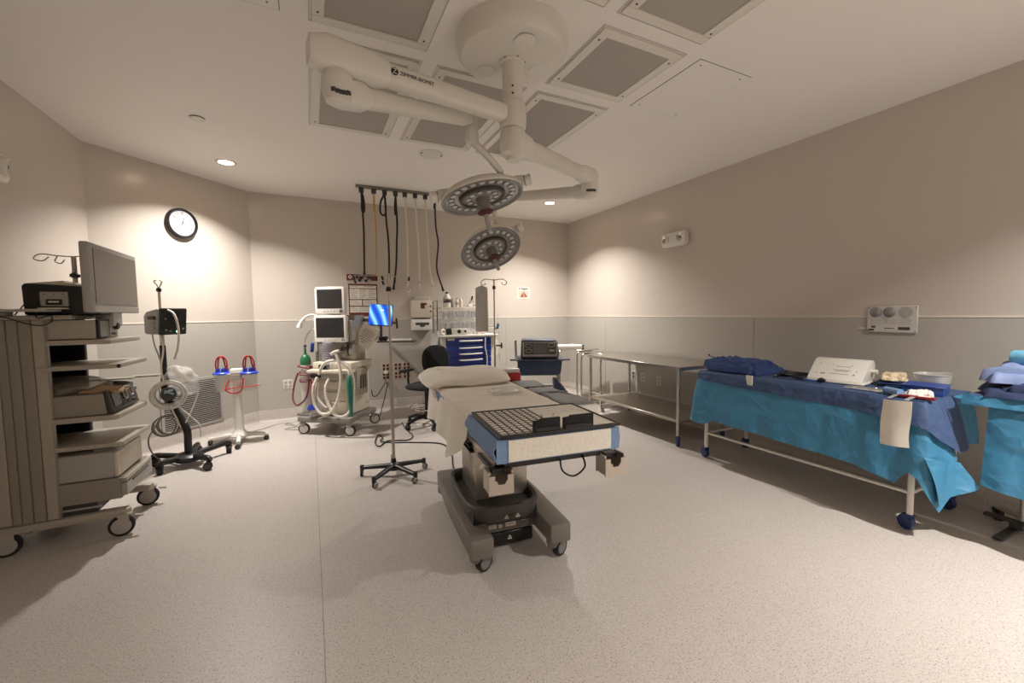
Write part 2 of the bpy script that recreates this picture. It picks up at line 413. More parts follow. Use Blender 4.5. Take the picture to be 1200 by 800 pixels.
# ------------------------------------------------------------------ ceiling fittings
LAMP = M('lamp_lens', (255, 240, 214), 0.5, emit=(255, 226, 186), es=26)
def can(x, y, pw, colr, label):
    t = thing('recessed_downlight', label, 'ceiling light', (x, y, H), 0, 'recessed downlights')
    P().lathe([(0.066, -0.0005), (0.066, -0.006), (0.082, -0.010), (0.092, -0.006), (0.094, -0.0005)], 32).done('trim_ring', WHITEP, t)
    P().lathe([(0.0, -0.004), (0.060, -0.004), (0.066, -0.0015), (0.066, -0.0005), (0, -0.0005)], 32).done('lens', LAMP, t)
    ld = bpy.data.lights.new('downlight_lamp', 'AREA'); ld.shape = 'DISK'; ld.size = 0.12; ld.energy = pw; ld.color = colr; ld.spread = R(123)
    lo = bpy.data.objects.new('downlight_lamp', ld); COL.objects.link(lo); lo.parent = t; lo.location = (0, 0, -0.0115)
CL = ['lit round downlight in the ceiling above the wall clock', 'lit round downlight in the ceiling near the back right corner',
      'lit round downlight in the ceiling above the front right corner', 'unseen dim fill downlight added in the ceiling above the front left corner']
for (x, y, pw, c), l in zip(CANS, CL): can(x, y, pw, c, l)
t = thing('smoke_detector', 'round white smoke detector on the ceiling beside the middle diffuser', 'detector', (1.10, 4.03, H))
P().lathe([(0, -0.034), (0.06, -0.034), (0.085, -0.028), (0.098, -0.014), (0.11, -0.010), (0.113, 0)], 32).done('housing', WHITE, t)
for sx in (-1, 1): P().box((sx * 0.095, -0.03, -0.016), (0.014, 0.012, 0.012), 0, 0.002, 1).done('mount_clip', DGREY, t)
t = thing('sprinkler_cover', 'small flat round sprinkler cover on the ceiling in front of the left downlight', 'sprinkler', (-0.73, 4.055, H))
P().lathe([(0, -0.011), (0.046, -0.011), (0.05, -0.008), (0.048, -0.006), (0, -0.006)], 28).done('cap', WHITEP, t)
P().lathe([(0.046, -0.0065), (0.046, -0.0004), (0.050, -0.0004), (0.050, -0.0002)], 28).done('shadow_gap', DGREY, t)
# ================================================================== surgical light boom
bo = thing('surgical_light_boom', 'white ceiling boom with two round surgical lamp heads above the operating table', 'surgical light', (1.08, 2.195, 0))
BX0, BY0 = 1.08, 2.195
P().lathe([(0, 2.766), (0.10, 2.766), (0.22, 2.769), (0.285, 2.782), (0.306, 2.81), (0.311, 2.85), (0.311, 2.8925)], 56, None, (BX0, BY0, 0)).done('mount_cover', WHITEP, bo, True)
for dx, dy in ((0.17, 0.0), (-0.10, 0.14), (-0.02, -0.19)):
    P().lathe([(0, -0.002), (0.055, -0.002), (0.058, 0.004)], 28, None, (BX0 + dx, BY0 + dy, 2.7635)).done('access_cap', WHITE, bo, True)
col_ = P(); col_.cyl((BX0, BY0, 2.77), (BX0, BY0, 2.53), 0.058, n=32); col_.lathe([(0.07, 2.768), (0.07, 2.755), (0.058, 2.75)], 32, None, (BX0, BY0, 0)); col_.done('column', WHITEP, bo, True)
sc_ = P()
for z in (2.61, 2.57): sc_.sph((BX0 - 0.025, BY0 - 0.053, z), 0.006, 8)
for dx in (-0.06, 0.0, 0.06): sc_.sph((BX0 + dx, BY0 - math.sqrt(0.07 ** 2 - dx * dx), 2.762), 0.004, 8)
sc_.done('column_screws', DGREY, bo, True)
def capsule_arm(a, b, w0, h0, w1, h1, n=18, sq=3.2, overs=0.03):
    """rounded box-section arm from a to b (super-ellipse section)"""
    a, b = Vector(a), Vector(b); d = (b - a).normalized(); x = Vector((0, 0, 1)).cross(d).normalized(); y = d.cross(x)
    p = P(); rings = []; L = (b - a).length; K = 14
    for i in range(K + 1):
        t = i / K; c = a + (b - a) * t; e = 1.0
        if i == 0 or i == K: e = 0.72
        w = (w0 + (w1 - w0) * t) * e; h = (h0 + (h1 - h0) * t) * e
        if i == 0: c = a - d * overs
        if i == K: c = b + d * overs
        rg = []
        for j in range(n):
            an = 2 * PI * j / n; ca, sa = math.cos(an), math.sin(an)
            rg.append(p.bm.verts.new(c + x * (w / 2) * math.copysign(abs(ca) ** (2 / sq), ca) + y * (h / 2) * math.copysign(abs(sa) ** (2 / sq), sa)))
        rings.append(rg)
    for q, r in zip(rings, rings[1:]):
        for j in range(n): p.bm.faces.new((q[j], q[(j + 1) % n], r[(j + 1) % n], r[j]))
    p.bm.faces.new(list(reversed(rings[0]))); p.bm.faces.new(rings[-1])
    return p
HUB = Vector((BX0, BY0, 2.47))
KL = Vector((0.128, 2.04, 2.475))
KR = Vector((1.875, 2.555, 2.345))
# hubs on the column
P().lathe([(0, 2.395), (0.062, 2.395), (0.074, 2.405), (0.078, 2.45), (0.075, 2.52), (0.066, 2.542), (0.056, 2.545)], 36, None, (BX0, BY0, 0)).done('upper_hub', WHITEP, bo, True)
P().lathe([(0, 2.222), (0.038, 2.222), (0.042, 2.232), (0.044, 2.245), (0.072, 2.26), (0.078, 2.30), (0.074, 2.37), (0.066, 2.39), (0.058, 2.394)], 36, None, (BX0, BY0, 0)).done('lower_hub', WHITEP, bo, True)
# upper arm with the lettering, to the left knuckle
du = (KL - HUB).normalized()
arm = capsule_arm(HUB + du * 0.02, KL - du * 0.16, 0.088, 0.092, 0.095, 0.100).done('long_arm', WHITEP, bo, True)
capsule_arm(KL - du * 0.20, KL + du * 0.05, 0.135, 0.135, 0.150, 0.150, overs=0.045).done('arm_end_cover', WHITE, bo, True)
nn = Vector((du.y, -du.x, 0)); nn = nn if nn.dot(EYE - HUB) > 0 else -nn
nn = nn.normalized()
mtx = basis(nn, (0, 0, 1)); 
def on_arm(t, dz): return Matrix.Translation(HUB + (KL - HUB) * t + nn * 0.0490 + Vector((0, 0, dz))) @ mtx
lp = HUB + (KL - HUB) * 0.728 + nn * 0.0485
lo_ = P(); lo_.lathe([(0, 0.0), (0.0175, 0.0), (0.0175, 0.0012), (0, 0.0012)], 26, mtx, lp + Vector((0, 0, 0.002))); lgo = lo_.done('logo_mark', BLACK, bo, True)
text('Z', 'logo_letter', 0.034, WHITE, lgo, Matrix.Translation(nn * 0.0014 + Vector((0, 0, 0.002)) + lp) @ mtx)
text('ZIMMER BIOMET', 'arm_lettering', 0.0235, INK, bo, on_arm(0.612, 0.002))
# left knuckle and the spring arm to the upper lamp
P().lathe([(0, 0), (0.030, 0.0), (0.052, 0.012), (0.066, 0.045), (0.068, 0.09), (0.062, 0.125), (0.05, 0.14)], 32, None, (KL.x + 0.02, KL.y, 2.275)).done('knuckle', WHITE, bo, True)
S0 = Vector((0.15, 2.05, 2.335)); S1 = Vector((0.90, 2.395, 2.50))
ds = (S1 - S0).normalized()
capsule_arm(S0 + ds * 0.0, S0 + ds * 0.12, 0.118, 0.125, 0.112, 0.118, overs=0.03).done('spring_arm_cover', WHITE, bo, True)
ka = P()
for i in range(5):
    a = R(200 + i * 11)
    q = Vector((KL.x + 0.02, KL.y, 2.325)); dirn = Vector((-0.66, -0.75, 0)); 
    ka.box(tuple(q + Vector((math.cos(R(-110 + i * 14)) * 0.067, math.sin(R(-110 + i * 14)) * 0.067, -0.020 + 0.004 * (i - 2) ** 2 * 0.5))), (0.006, 0.018, 0.016), R(-110 + i * 14))
ka.done('brake_slot', DGREY, bo, True)
capsule_arm(S0 + ds * 0.10, S1, 0.085, 0.092, 0.066, 0.070, overs=0.02).done('spring_arm', WHITEP, bo, True)
dj = P(); dj.lathe([(0, 0.20), (0.022, 0.195), (0.036, 0.17), (0.036, 0.06), (0.041, 0.05), (0.041, 0.0), (0.036, -0.008), (0, -0.008)], 26, None, (S1.x + 0.01, S1.y + 0.01, S1.z - 0.125)); dj.done('lamp_pivot', WHITE, bo, True)
# lower arm, right knuckle, spring arm to the lower lamp
HL = Vector((BX0, BY0, 2.325)); dl = (KR - HL).normalized()
capsule_arm(HL + dl * 0.05, KR - dl * 0.10, 0.098, 0.10, 0.078, 0.082).done('short_arm', WHITEP, bo, True)
capsule_arm(HL + dl * 0.02, HL + dl * 0.13, 0.150, 0.135, 0.115, 0.118, overs=0.02).done('arm_root_cover', WHITE, bo, True)
capsule_arm(KR - dl * 0.14, KR + dl * 0.03, 0.100, 0.105, 0.110, 0.118, overs=0.04).done('arm_end_cover', WHITE, bo, True)
P().lathe([(0, 0), (0.030, 0.0), (0.05, 0.010), (0.062, 0.04), (0.062, 0.10), (0.052, 0.12)], 30, None, (KR.x + 0.01, KR.y + 0.01, 2.195)).done('knuckle', WHITE, bo, True)
ka = P()
for i in range(5):
    a = R(-140 + i * 13)
    ka.box((KR.x + 0.01 + math.cos(a) * 0.062, KR.y + 0.01 + math.sin(a) * 0.062, 2.236), (0.004, 0.016, 0.018), a)
ka.done('brake_slot', DGREY, bo, True)
L1 = Vector((1.071, 2.656, 2.136)); L2 = Vector((1.466, 3.452, 1.926))
E0 = Vector((1.885, 2.57, 2.245)); E1 = Vector((1.50, 3.46, 2.375)); de = (E1 - E0).normalized()
capsule_arm(E0, E0 + de * 0.11, 0.105, 0.112, 0.100, 0.105, overs=0.03).done('spring_arm_cover', WHITE, bo, True)
capsule_arm(E0 + de * 0.09, E1, 0.080, 0.088, 0.064, 0.068, overs=0.02).done('spring_arm', WHITEP, bo, True)
P().lathe([(0, 0.18), (0.022, 0.175), (0.034, 0.15), (0.034, 0.05), (0.038, 0.04), (0.038, 0.0), (0, -0.006)], 24, None, (E1.x, E1.y, E1.z - 0.13)).done('lamp_pivot', WHITE, bo, True)

LENS = M('led_lens', (206, 204, 200), 0.12, var=0.15, vscale=40, spec=0.9)
RIMG = M('lamp_rim_grey', (132, 130, 128), 0.3, var=0.04)
FACE = M('lamp_face', (150, 147, 144), 0.22, var=0.06, vscale=10, coat=0.6)
def lamp_head(c, n, up, rad, grips):
    """one round lamp head; n = shining direction"""
    B = Matrix.Translation(c) @ basis(n, up)
    r = rad
    hd = P(); hd.lathe([(0, -0.085), (0.06, -0.085), (0.07, -0.078), (r * 0.5, -0.062), (r * 0.85, -0.045), (r * 0.98, -0.02), (r, 0.0), (r * 0.985, 0.010)], 48, B)
    ho = hd.done('lamp_head', WHITEP, bo, True)
    P().lathe([(r * 0.985, 0.008), (r * 0.975, 0.016), (r * 0.93, 0.014), (r * 0.90, 0.004), (r * 0.89, -0.004)], 48, B).done('rim', RIMG, ho, True)
    P().lathe([(r * 0.90, 0.002), (r * 0.86, -0.003), (r * 0.53, -0.010), (r * 0.52, 0.002), (r * 0.49, 0.006), (0.075, 0.006), (0.06, 0.010), (0, 0.010)], 48, B).done('face_plate', FACE, ho, True)
    le = P(); lr = P()
    for (rr, k, s, zz) in ((r * 0.745, 22, 0.022, -0.004), (r * 0.335, 10, 0.020, 0.007)):
        for i in range(k):
            a = 2 * PI * i / k + rr
            q = B @ Vector((rr * math.cos(a), rr * math.sin(a), zz))
            le.sph(q, (s, s, s * 0.42), 10, basis(n, up))
            lr.torus(q, s * 1.02, 0.0026, n, 14, 5)
    le.done('led_lenses', LENS, ho, True, kind='stuff'); lr.done('lens_rings', DGREY, ho, True, kind='stuff')
    P().lathe([(r * 0.56, -0.009), (r * 0.545, 0.012), (r * 0.48, 0.014), (r * 0.465, 0.004)], 40, B).done('inner_ring', TAUPED, ho, True)
    P().lathe([(0.050, 0.008), (0.047, 0.03), (0.047, 0.075), (0.038, 0.082), (0.036, 0.10), (0, 0.10)], 28, B).done('handle_base', GREY, ho, True)
    P().lathe([(0.036, 0.098), (0.054, 0.102), (0.052, 0.110), (0.020, 0.124), (0, 0.124)], 28, B).done('handle_collar', DRED, ho, True)
    P().lathe([(0.0165, 0.122), (0.0165, 0.225), (0.013, 0.235), (0, 0.235)], 18, B).done('handle', LGREY, ho, True)
    for ga in grips:
        d = Vector((math.cos(ga), math.sin(ga), 0)); q = lambda rr, z, s=0: B @ (d * rr + Vector((0, 0, z)) + Vector((-d.y, d.x, 0)) * s)
        g = P(); g.tube([q(r * 0.55, -0.05), q(r * 0.95, -0.045), q(r * 1.10, -0.03), q(r * 1.22, -0.028)], lambda t: 0.030 if t < 0.6 else 0.036, 14)
        go = g.done('grip', WHITE, ho, True)
        P().tube([q(r * 1.06, -0.03), q(r * 1.075, -0.03)], 0.0355, 14, smooth=False).done('grip_band', DGREY, ho, True)
    return ho
tc1 = (EYE - L1).normalized(); d1_ = RGT * 0.22 - UPV * 0.976; d1_ = (d1_ - tc1 * d1_.dot(tc1)).normalized(); n1 = (tc1 * 0.37 + d1_ * 0.929).normalized()
tc2 = (EYE - L2).normalized(); d2_ = RGT * 0.36 - UPV * 0.93; d2_ = (d2_ - tc2 * d2_.dot(tc2)).normalized(); n2 = (tc2 * 0.62 + d2_ * 0.785).normalized()
h1 = lamp_head(L1, n1, RGT, 0.283, (R(98),  R(252)))
h2 = lamp_head(L2, n2, RGT, 0.280, (R(118),))
# curved yokes that carry the heads
b1 = L1 - n1 * 0.07
P().tube([(S1.x + 0.01, S1.y + 0.01, S1.z - 0.12), (S1.x + 0.05, S1.y + 0.0, S1.z - 0.15), (S1.x + 0.14, S1.y + 0.02, S1.z - 0.21), (1.125, 2.47, 2.235), tuple(b1 + Vector((0.05, -0.04, 0.02))), tuple(b1)], 0.021, 12).done('yoke', WHITEP, bo, True)
b2 = L2 - n2 * 0.07
P().tube([(E1.x, E1.y, E1.z - 0.12), (E1.x + 0.02, E1.y, E1.z - 0.2), (E1.x + 0.04, E1.y + 0.05, 2.1), tuple(b2 + Vector((0.02, 0.04, 0.06))), tuple(b2)], 0.021, 12).done('yoke', WHITEP, bo, True)

# ------------------------------------------------------------------ hose rail on the ceiling and its hoses
RY = 5.31
ra = thing('hose_rail', 'dark grey steel rail on the ceiling holding eight gas hoses', 'rail', (1.06, RY, H))
P().bx(-0.52, 0.52, -0.025, 0.025, -0.030, -0.0005, 0.004, 1).done('channel', M('rail_grey', (128, 122, 114), 0.5, 0.2), ra)
HX = [0.600, 0.742, 0.868, 0.996, 1.110, 1.237, 1.365, 1.484]
for i, x in enumerate(HX):
    P().cyl((x - 1.06, 0, -0.085), (x - 1.06, 0, -0.03), 0.026, 0.030, 14).done('outlet_socket', DGREY, ra)
hdat = [('black', BLACK, 0.012, 0.604, 1.86, 0.25, 'black gas hose with a folded loop hanging at the left end of the ceiling rail'),
        ('yellow', YELLOW, 0.007, 0.745, 1.815, 0.22, 'thin yellow gas hose hanging from the ceiling rail'),
        ('black', BLACK, 0.012, 0.893, 1.845, 0.26, 'black gas hose with a wide open loop beside the yellow hose'),
        ('black', BLACK, 0.012, 0.975, 1.71, 0.24, 'black gas hose fourth from the left, beside the white hoses'),
        ('white', WHOSE, 0.011, 1.119, 1.75, 0.0, 'white vacuum hose nearest the black ones on the ceiling rail'),
        ('white', WHOSE, 0.011, 1.262, 1.77, 0.0, 'white vacuum hose in the middle of the three white hoses'),
        ('white', WHOSE, 0.011, 1.392, 1.73, 0.0, 'white vacuum hose nearest the surgical lamp'),
        ('dark', M('purple_hose', (44, 34, 44), 0.5), 0.011, 1.535, 1.70, 0.12, 'dark purple hose at the right end of the ceiling rail, bent at its tip')]
for i, (cn, mt, r, xb, zb, loop, lab) in enumerate(hdat):
    x = HX[i]; t = thing('gas_hose', lab, 'hose', (x, RY, zb), 0, 'gas hoses on the ceiling rail')
    z0 = H - 0.075
    pts = [(x, RY, z0), (x + 0.004, RY - 0.004, z0 - 0.12), (x + 0.012, RY, z0 - 0.35), (x * 0.5 + xb * 0.5 + 0.012, RY, (z0 + zb) / 2), (xb + 0.006, RY, zb + 0.25), (xb, RY, zb)]
    if i in (3,): pts[-1] = (xb - 0.03, RY, zb); 
    if i == 6: pts[-1] = (xb + 0.04, RY, zb)
    if i == 7: pts[-2] = (xb - 0.04, RY, zb + 0.25); pts[-1] = (xb + 0.03, RY, zb)
    P().tube(pts, r, 10).done('hose_line', mt, t, True)
    if loop:
        w = {0: 0.022, 1: 0.012, 2: 0.05, 3: 0.02, 7: 0.02}[i]; sx = -1 if i in (2,) else (1 if i == 0 else -0.6)
        P().tube([(x, RY - 0.015, z0 + 0.005), (x + sx * w, RY - 0.02, z0 - 0.10), (x + sx * w * 1.2, RY - 0.02, z0 - loop * 0.85), (x + sx * w * 0.4, RY - 0.02, z0 - loop), (x - sx * w * 0.1, RY - 0.018, z0 - loop * 0.8), (x + 0.002, RY - 0.016, z0 - 0.05)], r * 0.95, 10).done('folded_loop', mt, t, True)
    e = pts[-1]
    if cn == 'white': 
        P().tube([(e[0], RY, zb + 0.01), (e[0] + 0.005, RY, zb - 0.05)], 0.013, 10, smooth=False).done('connector', GLASSY, t, True)
        if i < 6: P().torus((e[0] + 0.004, RY, zb - 0.085), 0.022, 0.006, (0, -1, 0.2), 18, 6).done('coil', GLASSY, t, True)
        if i == 4: P().torus((e[0] + 0.004, RY, zb - 0.125), 0.02, 0.006, (0.3, -1, 0.2), 18, 6).done('coil', GLASSY, t, True)
    else:
        d = Vector(pts[-1]) - Vector(pts[-2]); d.normalize()
        P().cyl(tuple(Vector(e) - d * 0.01), tuple(Vector(e) + d * 0.045), r * 1.25, r * 1.5, 12).done('connector', mt if cn != 'yellow' else BLACK, t, True)
# ================================================================== operating table
BED = Vector((0.957, 1.507, 0)); BRZ = R(-6)
be = thing('operating_table', 'operating table with taupe wheeled base and steel column in the middle of the room', 'operating table', tuple(BED), BRZ)
def shell(p, poly, z0, z1, bev=0.012): p.prism(poly, z0, z1, None, bev)
b = P()
b.prism([(-0.315, 0.385), (-0.19, 0.385), (-0.185, 0.615), (0.125, 0.615), (0.13, 0.385), (0.255, 0.385), (0.262, 0.9), (0.245, 1.42), (-0.31, 1.42), (-0.325, 0.9)], 0.095, 0.205, None, 0.014)
b.done('base_cover', TAUPE, be)
P().bx(-0.175, 0.115, 0.605, 1.30, 0.025, 0.10, 0.006, 1).done('base_skirt', BLACK, be)
P().box((-0.03, 0.607, 0.153), (0.285, 0.012, 0.085), (R(-12), 0, 0), 0.004).done('label_panel', M('taupe_panel', (104, 97, 90), 0.4), be)
lb = [(-0.135, 0.175, 0.045, 0.022), (-0.135, 0.145, 0.045, 0.024), (-0.088, 0.170, 0.022, 0.028), (-0.088, 0.140, 0.022, 0.018), (-0.025, 0.160, 0.062, 0.055), (0.055, 0.158, 0.030, 0.014)]
for i, (x, z, w, h) in enumerate(lb):
    yy = 0.5995 + (z - 0.153) * 0.21
    lo = P().box((x, yy, z), (w, 0.002, h), (R(-12), 0, 0)).done('sticker', PAPER if i != 2 else INKLT, be)
    q = P()
    for k in range(3): q.box((x - w * 0.06, yy - 0.0016 + (k - 1) * h * 0.05, z + (k - 1) * h * 0.25), (w * 0.7, 0.001, h * 0.07), (R(-12), 0, 0))
    q.done('print_lines', INKLT, lo)
def tri(x, y, z, s, par, m=PAPER):
    t = P()
    for a, c in (((-s, 0), (s, 0)), ((s, 0), (0, 1.7 * s)), ((0, 1.7 * s), (-s, 0))):
        t.cyl((x + a[0], y - 0.001 , z + a[1]), (x + c[0], y - 0.001, z + c[1]), s * 0.16, n=6)
    t.cyl((x, y - 0.001, z + s * 0.3), (x, y - 0.001, z + s * 1.0), s * 0.13, n=6)
    t.done('warning_triangle', m, par)
tri(-0.03, 0.602, 0.055, 0.012, be)
# tub on the base, open at the top
tub = P()
def tubf(u, v):
    a = 2 * PI * u; c, s_ = math.cos(a), math.sin(a)
    prof = [(0.90, 0.205), (0.95, 0.222), (1.0, 0.26), (1.03, 0.308), (1.00, 0.314), (0.93, 0.308), (0.90, 0.27), (0.90, 0.262)]
    k, z = prof[round(v * 7)]
    e = 0.42
    return (-0.075 + math.copysign(abs(c) ** e, c) * 0.212 * k, 0.81 + math.copysign(abs(s_) ** e, s_) * 0.315 * k, z - (0.03 if False else 0))
tub.grid(tubf, 40, 7, True); tub.done('column_tub', TAUPED, be)
P().bx(-0.262, 0.112, 0.535, 1.085, 0.19, 0.268).done('tub_floor', BLACK, be)
tri(-0.085, 0.492, 0.236, 0.011, be); tri(-0.020, 0.492, 0.236, 0.011, be)
P().bx(-0.063, -0.042, 0.4885, 0.496, 0.237, 0.256).done('pictogram', INK, be)
# steel column
P().prism([(0.70, 0.255), (1.06, 0.255), (1.06, 0.66), (0.72, 0.66), (0.70, 0.54)], -0.20, 0.12, Matrix(((0, 0, 1, 0), (1, 0, 0, 0), (0, 1, 0, 0), (0, 0, 0, 1))), 0.006).done('column', STEELD, be)
st = P().bx(-0.2025, -0.1995, 0.76, 0.86, 0.40, 0.50).done('sticker', PAPER, be)
q = P()
for k in range(4): q.bx(-0.2035, -0.2022, 0.77, 0.84, 0.415 + k * 0.02, 0.42 + k * 0.02)
q.done('print_lines', INKLT, st)
P().bx(-0.178, -0.105, 0.6965, 0.6995, 0.452, 0.48).done('embossed_plate', STEEL, be)
for k in range(5):
    P().bx(-0.225 + k * 0.004, -0.08, 0.74 + 0.02 * k, 1.08 - 0.012 * k, 0.535 + 0.022 * k, 0.553 + 0.022 * k, 0.006, 1).done('bellows_fold', BLACK, be)
P().bx(-0.18, 0.11, 0.72, 1.04, 0.62, 0.69, 0.008).done('column_head', STEELD, be)
# table frame, side rails
P().bx(-0.24, 0.24, 0.06, 1.72, 0.685, 0.725, 0.006, 1).done('top_frame', BLACK, be)
for sx in (-1, 1):
    P().bx(sx * 0.272 - 0.006, sx * 0.272 + 0.006, 0.10, 1.70, 0.682, 0.712, 0.002, 1).done('side_rail', STEELD, be)
    q = P()
    for y in (0.15, 0.45, 0.75, 1.05, 1.35, 1.65): q.cyl((sx * 0.238, y, 0.697), (sx * 0.268, y, 0.697), 0.011, n=10)
    q.done('rail_spacer', STEEL, be)
# end sockets for accessories
for sx in (-1, 1):
    x = 0.235 * sx + (-0.03 if sx < 0 else 0.06)
    br = P(); br.bx(x - 0.055, x + 0.055, 0.1005, 0.108, 0.595, 0.69); br.bx(x - 0.055, x - 0.047, 0.03, 0.10, 0.60, 0.69); br.bx(x + 0.047, x + 0.055, 0.03, 0.10, 0.60, 0.69)
    br.prism([(x - 0.055, 0.592), (x + 0.055, 0.592), (x + 0.055, 0.675), (x + 0.028, 0.675), (x + 0.028, 0.655), (x + 0.014, 0.636), (x - 0.014, 0.636), (x - 0.018, 0.650), (x - 0.028, 0.655), (x - 0.028, 0.675), (x - 0.055, 0.675)], 0.022, 0.029, Matrix(((1, 0, 0, 0), (0, 0, 1, 0), (0, 1, 0, 0), (0, 0, 0, 1)))); br.bx(x - 0.046, x + 0.046, 0.030, 0.099, 0.594, 0.600)
    bo_ = br.done('end_socket', STEELD, be)
    P().bx(x - 0.03, x + 0.03, 0.06, 0.30, 0.672, 0.69).done('socket_arm', BLACK, bo_)
P().tube([(0.02, 0.05, 0.70), (0.02, 0.02, 0.655), (0.07, 0.01, 0.630), (0.13, 0.02, 0.66), (0.14, 0.06, 0.70)], 0.0045, 8).done('loose_cable', BLACK, be)
# mattress in two sections
P().bx(-0.275, 0.275, 0.015, 0.46, 0.727, 0.824, 0.02, 3).done('foot_cushion', M('black_vinyl', (38, 37, 38), 0.5), be)
P().bx(-0.275, 0.275, 0.47, 1.76, 0.727, 0.812, 0.022, 3).done('main_cushion', MATS['black_vinyl'], be)
CASTG = M('caster_grey', (120, 118, 114), 0.4)
for (x, y, a) in ((-0.245, 0.44, R(212)), (0.195, 0.43, R(212)), (-0.255, 1.345, R(100)), (0.195, 1.345, R(80))):
    caster(be, x, y, 0.052, 0.10, a, CASTG, RUBBER, CASTG, 0.036)
    P().lathe([(0.034, 0.058), (0.040, 0.07), (0.042, 0.10), (0, 0.10)], 22, None, (x - 0.02, y + 0.015, 0)).done('caster_shroud', CASTG, be)

# blue wrap over the foot cushion
wr_ = thing('blue_wrap', 'pale blue disposable wrap folded round the foot cushion of the operating table', 'wrap', tuple(BED), BRZ)
w = P()
def wrapf(u, v):
    # around the section in x (u) along y (v)
    sec = [(-0.262, 0.735), (-0.300, 0.742), (-0.310, 0.79), (-0.285, 0.832), (-0.2, 0.8365), (0, 0.837), (0.2, 0.8365), (0.280, 0.832), (0.296, 0.79), (0.290, 0.742), (0.262, 0.735)]
    i = u * (len(sec) - 1); k = min(int(i), len(sec) - 2); f = i - k
    x = sec[k][0] * (1 - f) + sec[k + 1][0] * f; z = sec[k][1] * (1 - f) + sec[k + 1][1] * f
    y = -0.008 + v * 0.50
    nz = noise.noise(Vector((x * 9, y * 9, z * 14))) * 0.008 * (1 if u < 0.2 else 0.35)
    if u < 0.02: z += nz
    return (x - nz if u < 0.25 else x + nz * 0.5, y, z + nz * 0.2 - (v * 0.006 if 0.3 < u < 0.7 else 0))
w.grid(wrapf, 40, 18); w.thick(0.003); w.done('wrap_sheet', PADBLUE, wr_)
w = P()
def wf2(u, v):
    x = -0.296 + u * 0.586; z = 0.735 + v * 0.100
    return (x, -0.008 - 0.004 * math.sin(v * PI) + 0.002 * noise.noise(Vector((x * 15, z * 10, 1))), z)
w.grid(wf2, 30, 6); w.thick(0.003); w.done('end_fold', PADBLUE, wr_)
w = P()
def wf3(u, v):
    x = -0.245 + u * 0.488; z = 0.7415 + v * 0.090 + u * 0.002
    return (x, -0.0165 + 0.0012 * noise.noise(Vector((x * 12, z * 30, 3))), z)
w.grid(wf3, 36, 8); w.thick(0.002); w.done('absorbent_panel', M('absorbent_white', (238, 231, 219), 0.95, var=0.06, vscale=40, bump=0.5, bscale=60), wr_)

# grid board on the foot end
gb = thing('grid_board', 'black framed board with a white grid lying on the foot end of the operating table', 'board', tuple(BED), BRZ)
gx0, gx1, gy0, gy1, gz = -0.285, 0.290, -0.022, 0.442, 0.842
f = P(); e = 0.018
f.bx(gx0, gx1, gy0, gy0 + e, gz, gz + 0.013, 0.002, 1).bx(gx0, gx1, gy1 - e * 0.6, gy1, gz, gz + 0.013, 0.002, 1).bx(gx0, gx0 + e, gy0 + e, gy1 - e * 0.6, gz, gz + 0.013, 0.002, 1).bx(gx1 - e * 0.6, gx1, gy0 + e, gy1 - e * 0.6, gz, gz + 0.013, 0.002, 1)
f.done('board_frame', BLACK, gb)
P().bx(gx0 + 0.01, gx1 - 0.008, gy0 + 0.01, gy1 - 0.008, gz + 0.001, gz + 0.008).done('board_panel', M('board_white', (228, 221, 210), 0.5, var=0.02), gb)
for k in range(8):
    x = gx0 + 0.018 + 0.034 * (k + 1)
    P().bx(x - 0.0028, x + 0.0028, gy0 + e, gy1 - 0.01, gz + 0.008, gz + 0.011).done('grid_bar', BLACK, gb)
for k in range(12):
    y = gy0 + e + 0.034 * (k + 0.7)
    P().bx(gx0 + e, gx0 + 0.018 + 0.034 * 8, y - 0.0013, y + 0.0013, gz + 0.008, gz + 0.0095).done('grid_line', BLACK, gb)
for k in range(4):
    y = gy0 + 0.30 + 0.034 * k
    P().bx(gx0 + 0.30, gx1 - 0.03, y - 0.0008, y + 0.0008, gz + 0.008, gz + 0.0086).done('grid_line', INKLT, gb)
for (x, y) in ((0.02, 0.235), (0.04, 0.165), (0.085, 0.24), (0.15, 0.16), (-0.01, 0.06)):
    P().cyl((x, y, gz + 0.008), (x, y, gz + 0.021), 0.010, 0.009, 14).done('peg', PAPER, gb)
for x0, x1, hh in ((-0.135, -0.010, 0.068), (0.004, 0.152, 0.070)):
    t_ = thing('black_strap', 'black padded strap block standing on the %s half of the grid board edge' % ('left' if x0 < -0.1 else 'right'), 'strap', tuple(BED), BRZ, 'strap blocks on the grid board')
    p_ = P(); p_.prism([(x0, gz + 0.0135), (x1, gz + 0.0135), (x1, gz + hh), (x0 + 0.035, gz + hh), (x0 + 0.03, gz + hh - 0.006), (x0, gz + hh - 0.008)], gy0 + 0.004, gy0 + 0.016, Matrix(((1, 0, 0, 0), (0, 0, 1, 0), (0, 1, 0, 0), (0, 0, 0, 1))), 0.002); p_.done('strap_body', BLACKCLOTH, t_)
    P().bx(x0 + 0.01, x1 - 0.01, gy0 + 0.001, gy0 + 0.004, gz + 0.014, gz + 0.03).done('strap_edge', BLACK, t_)

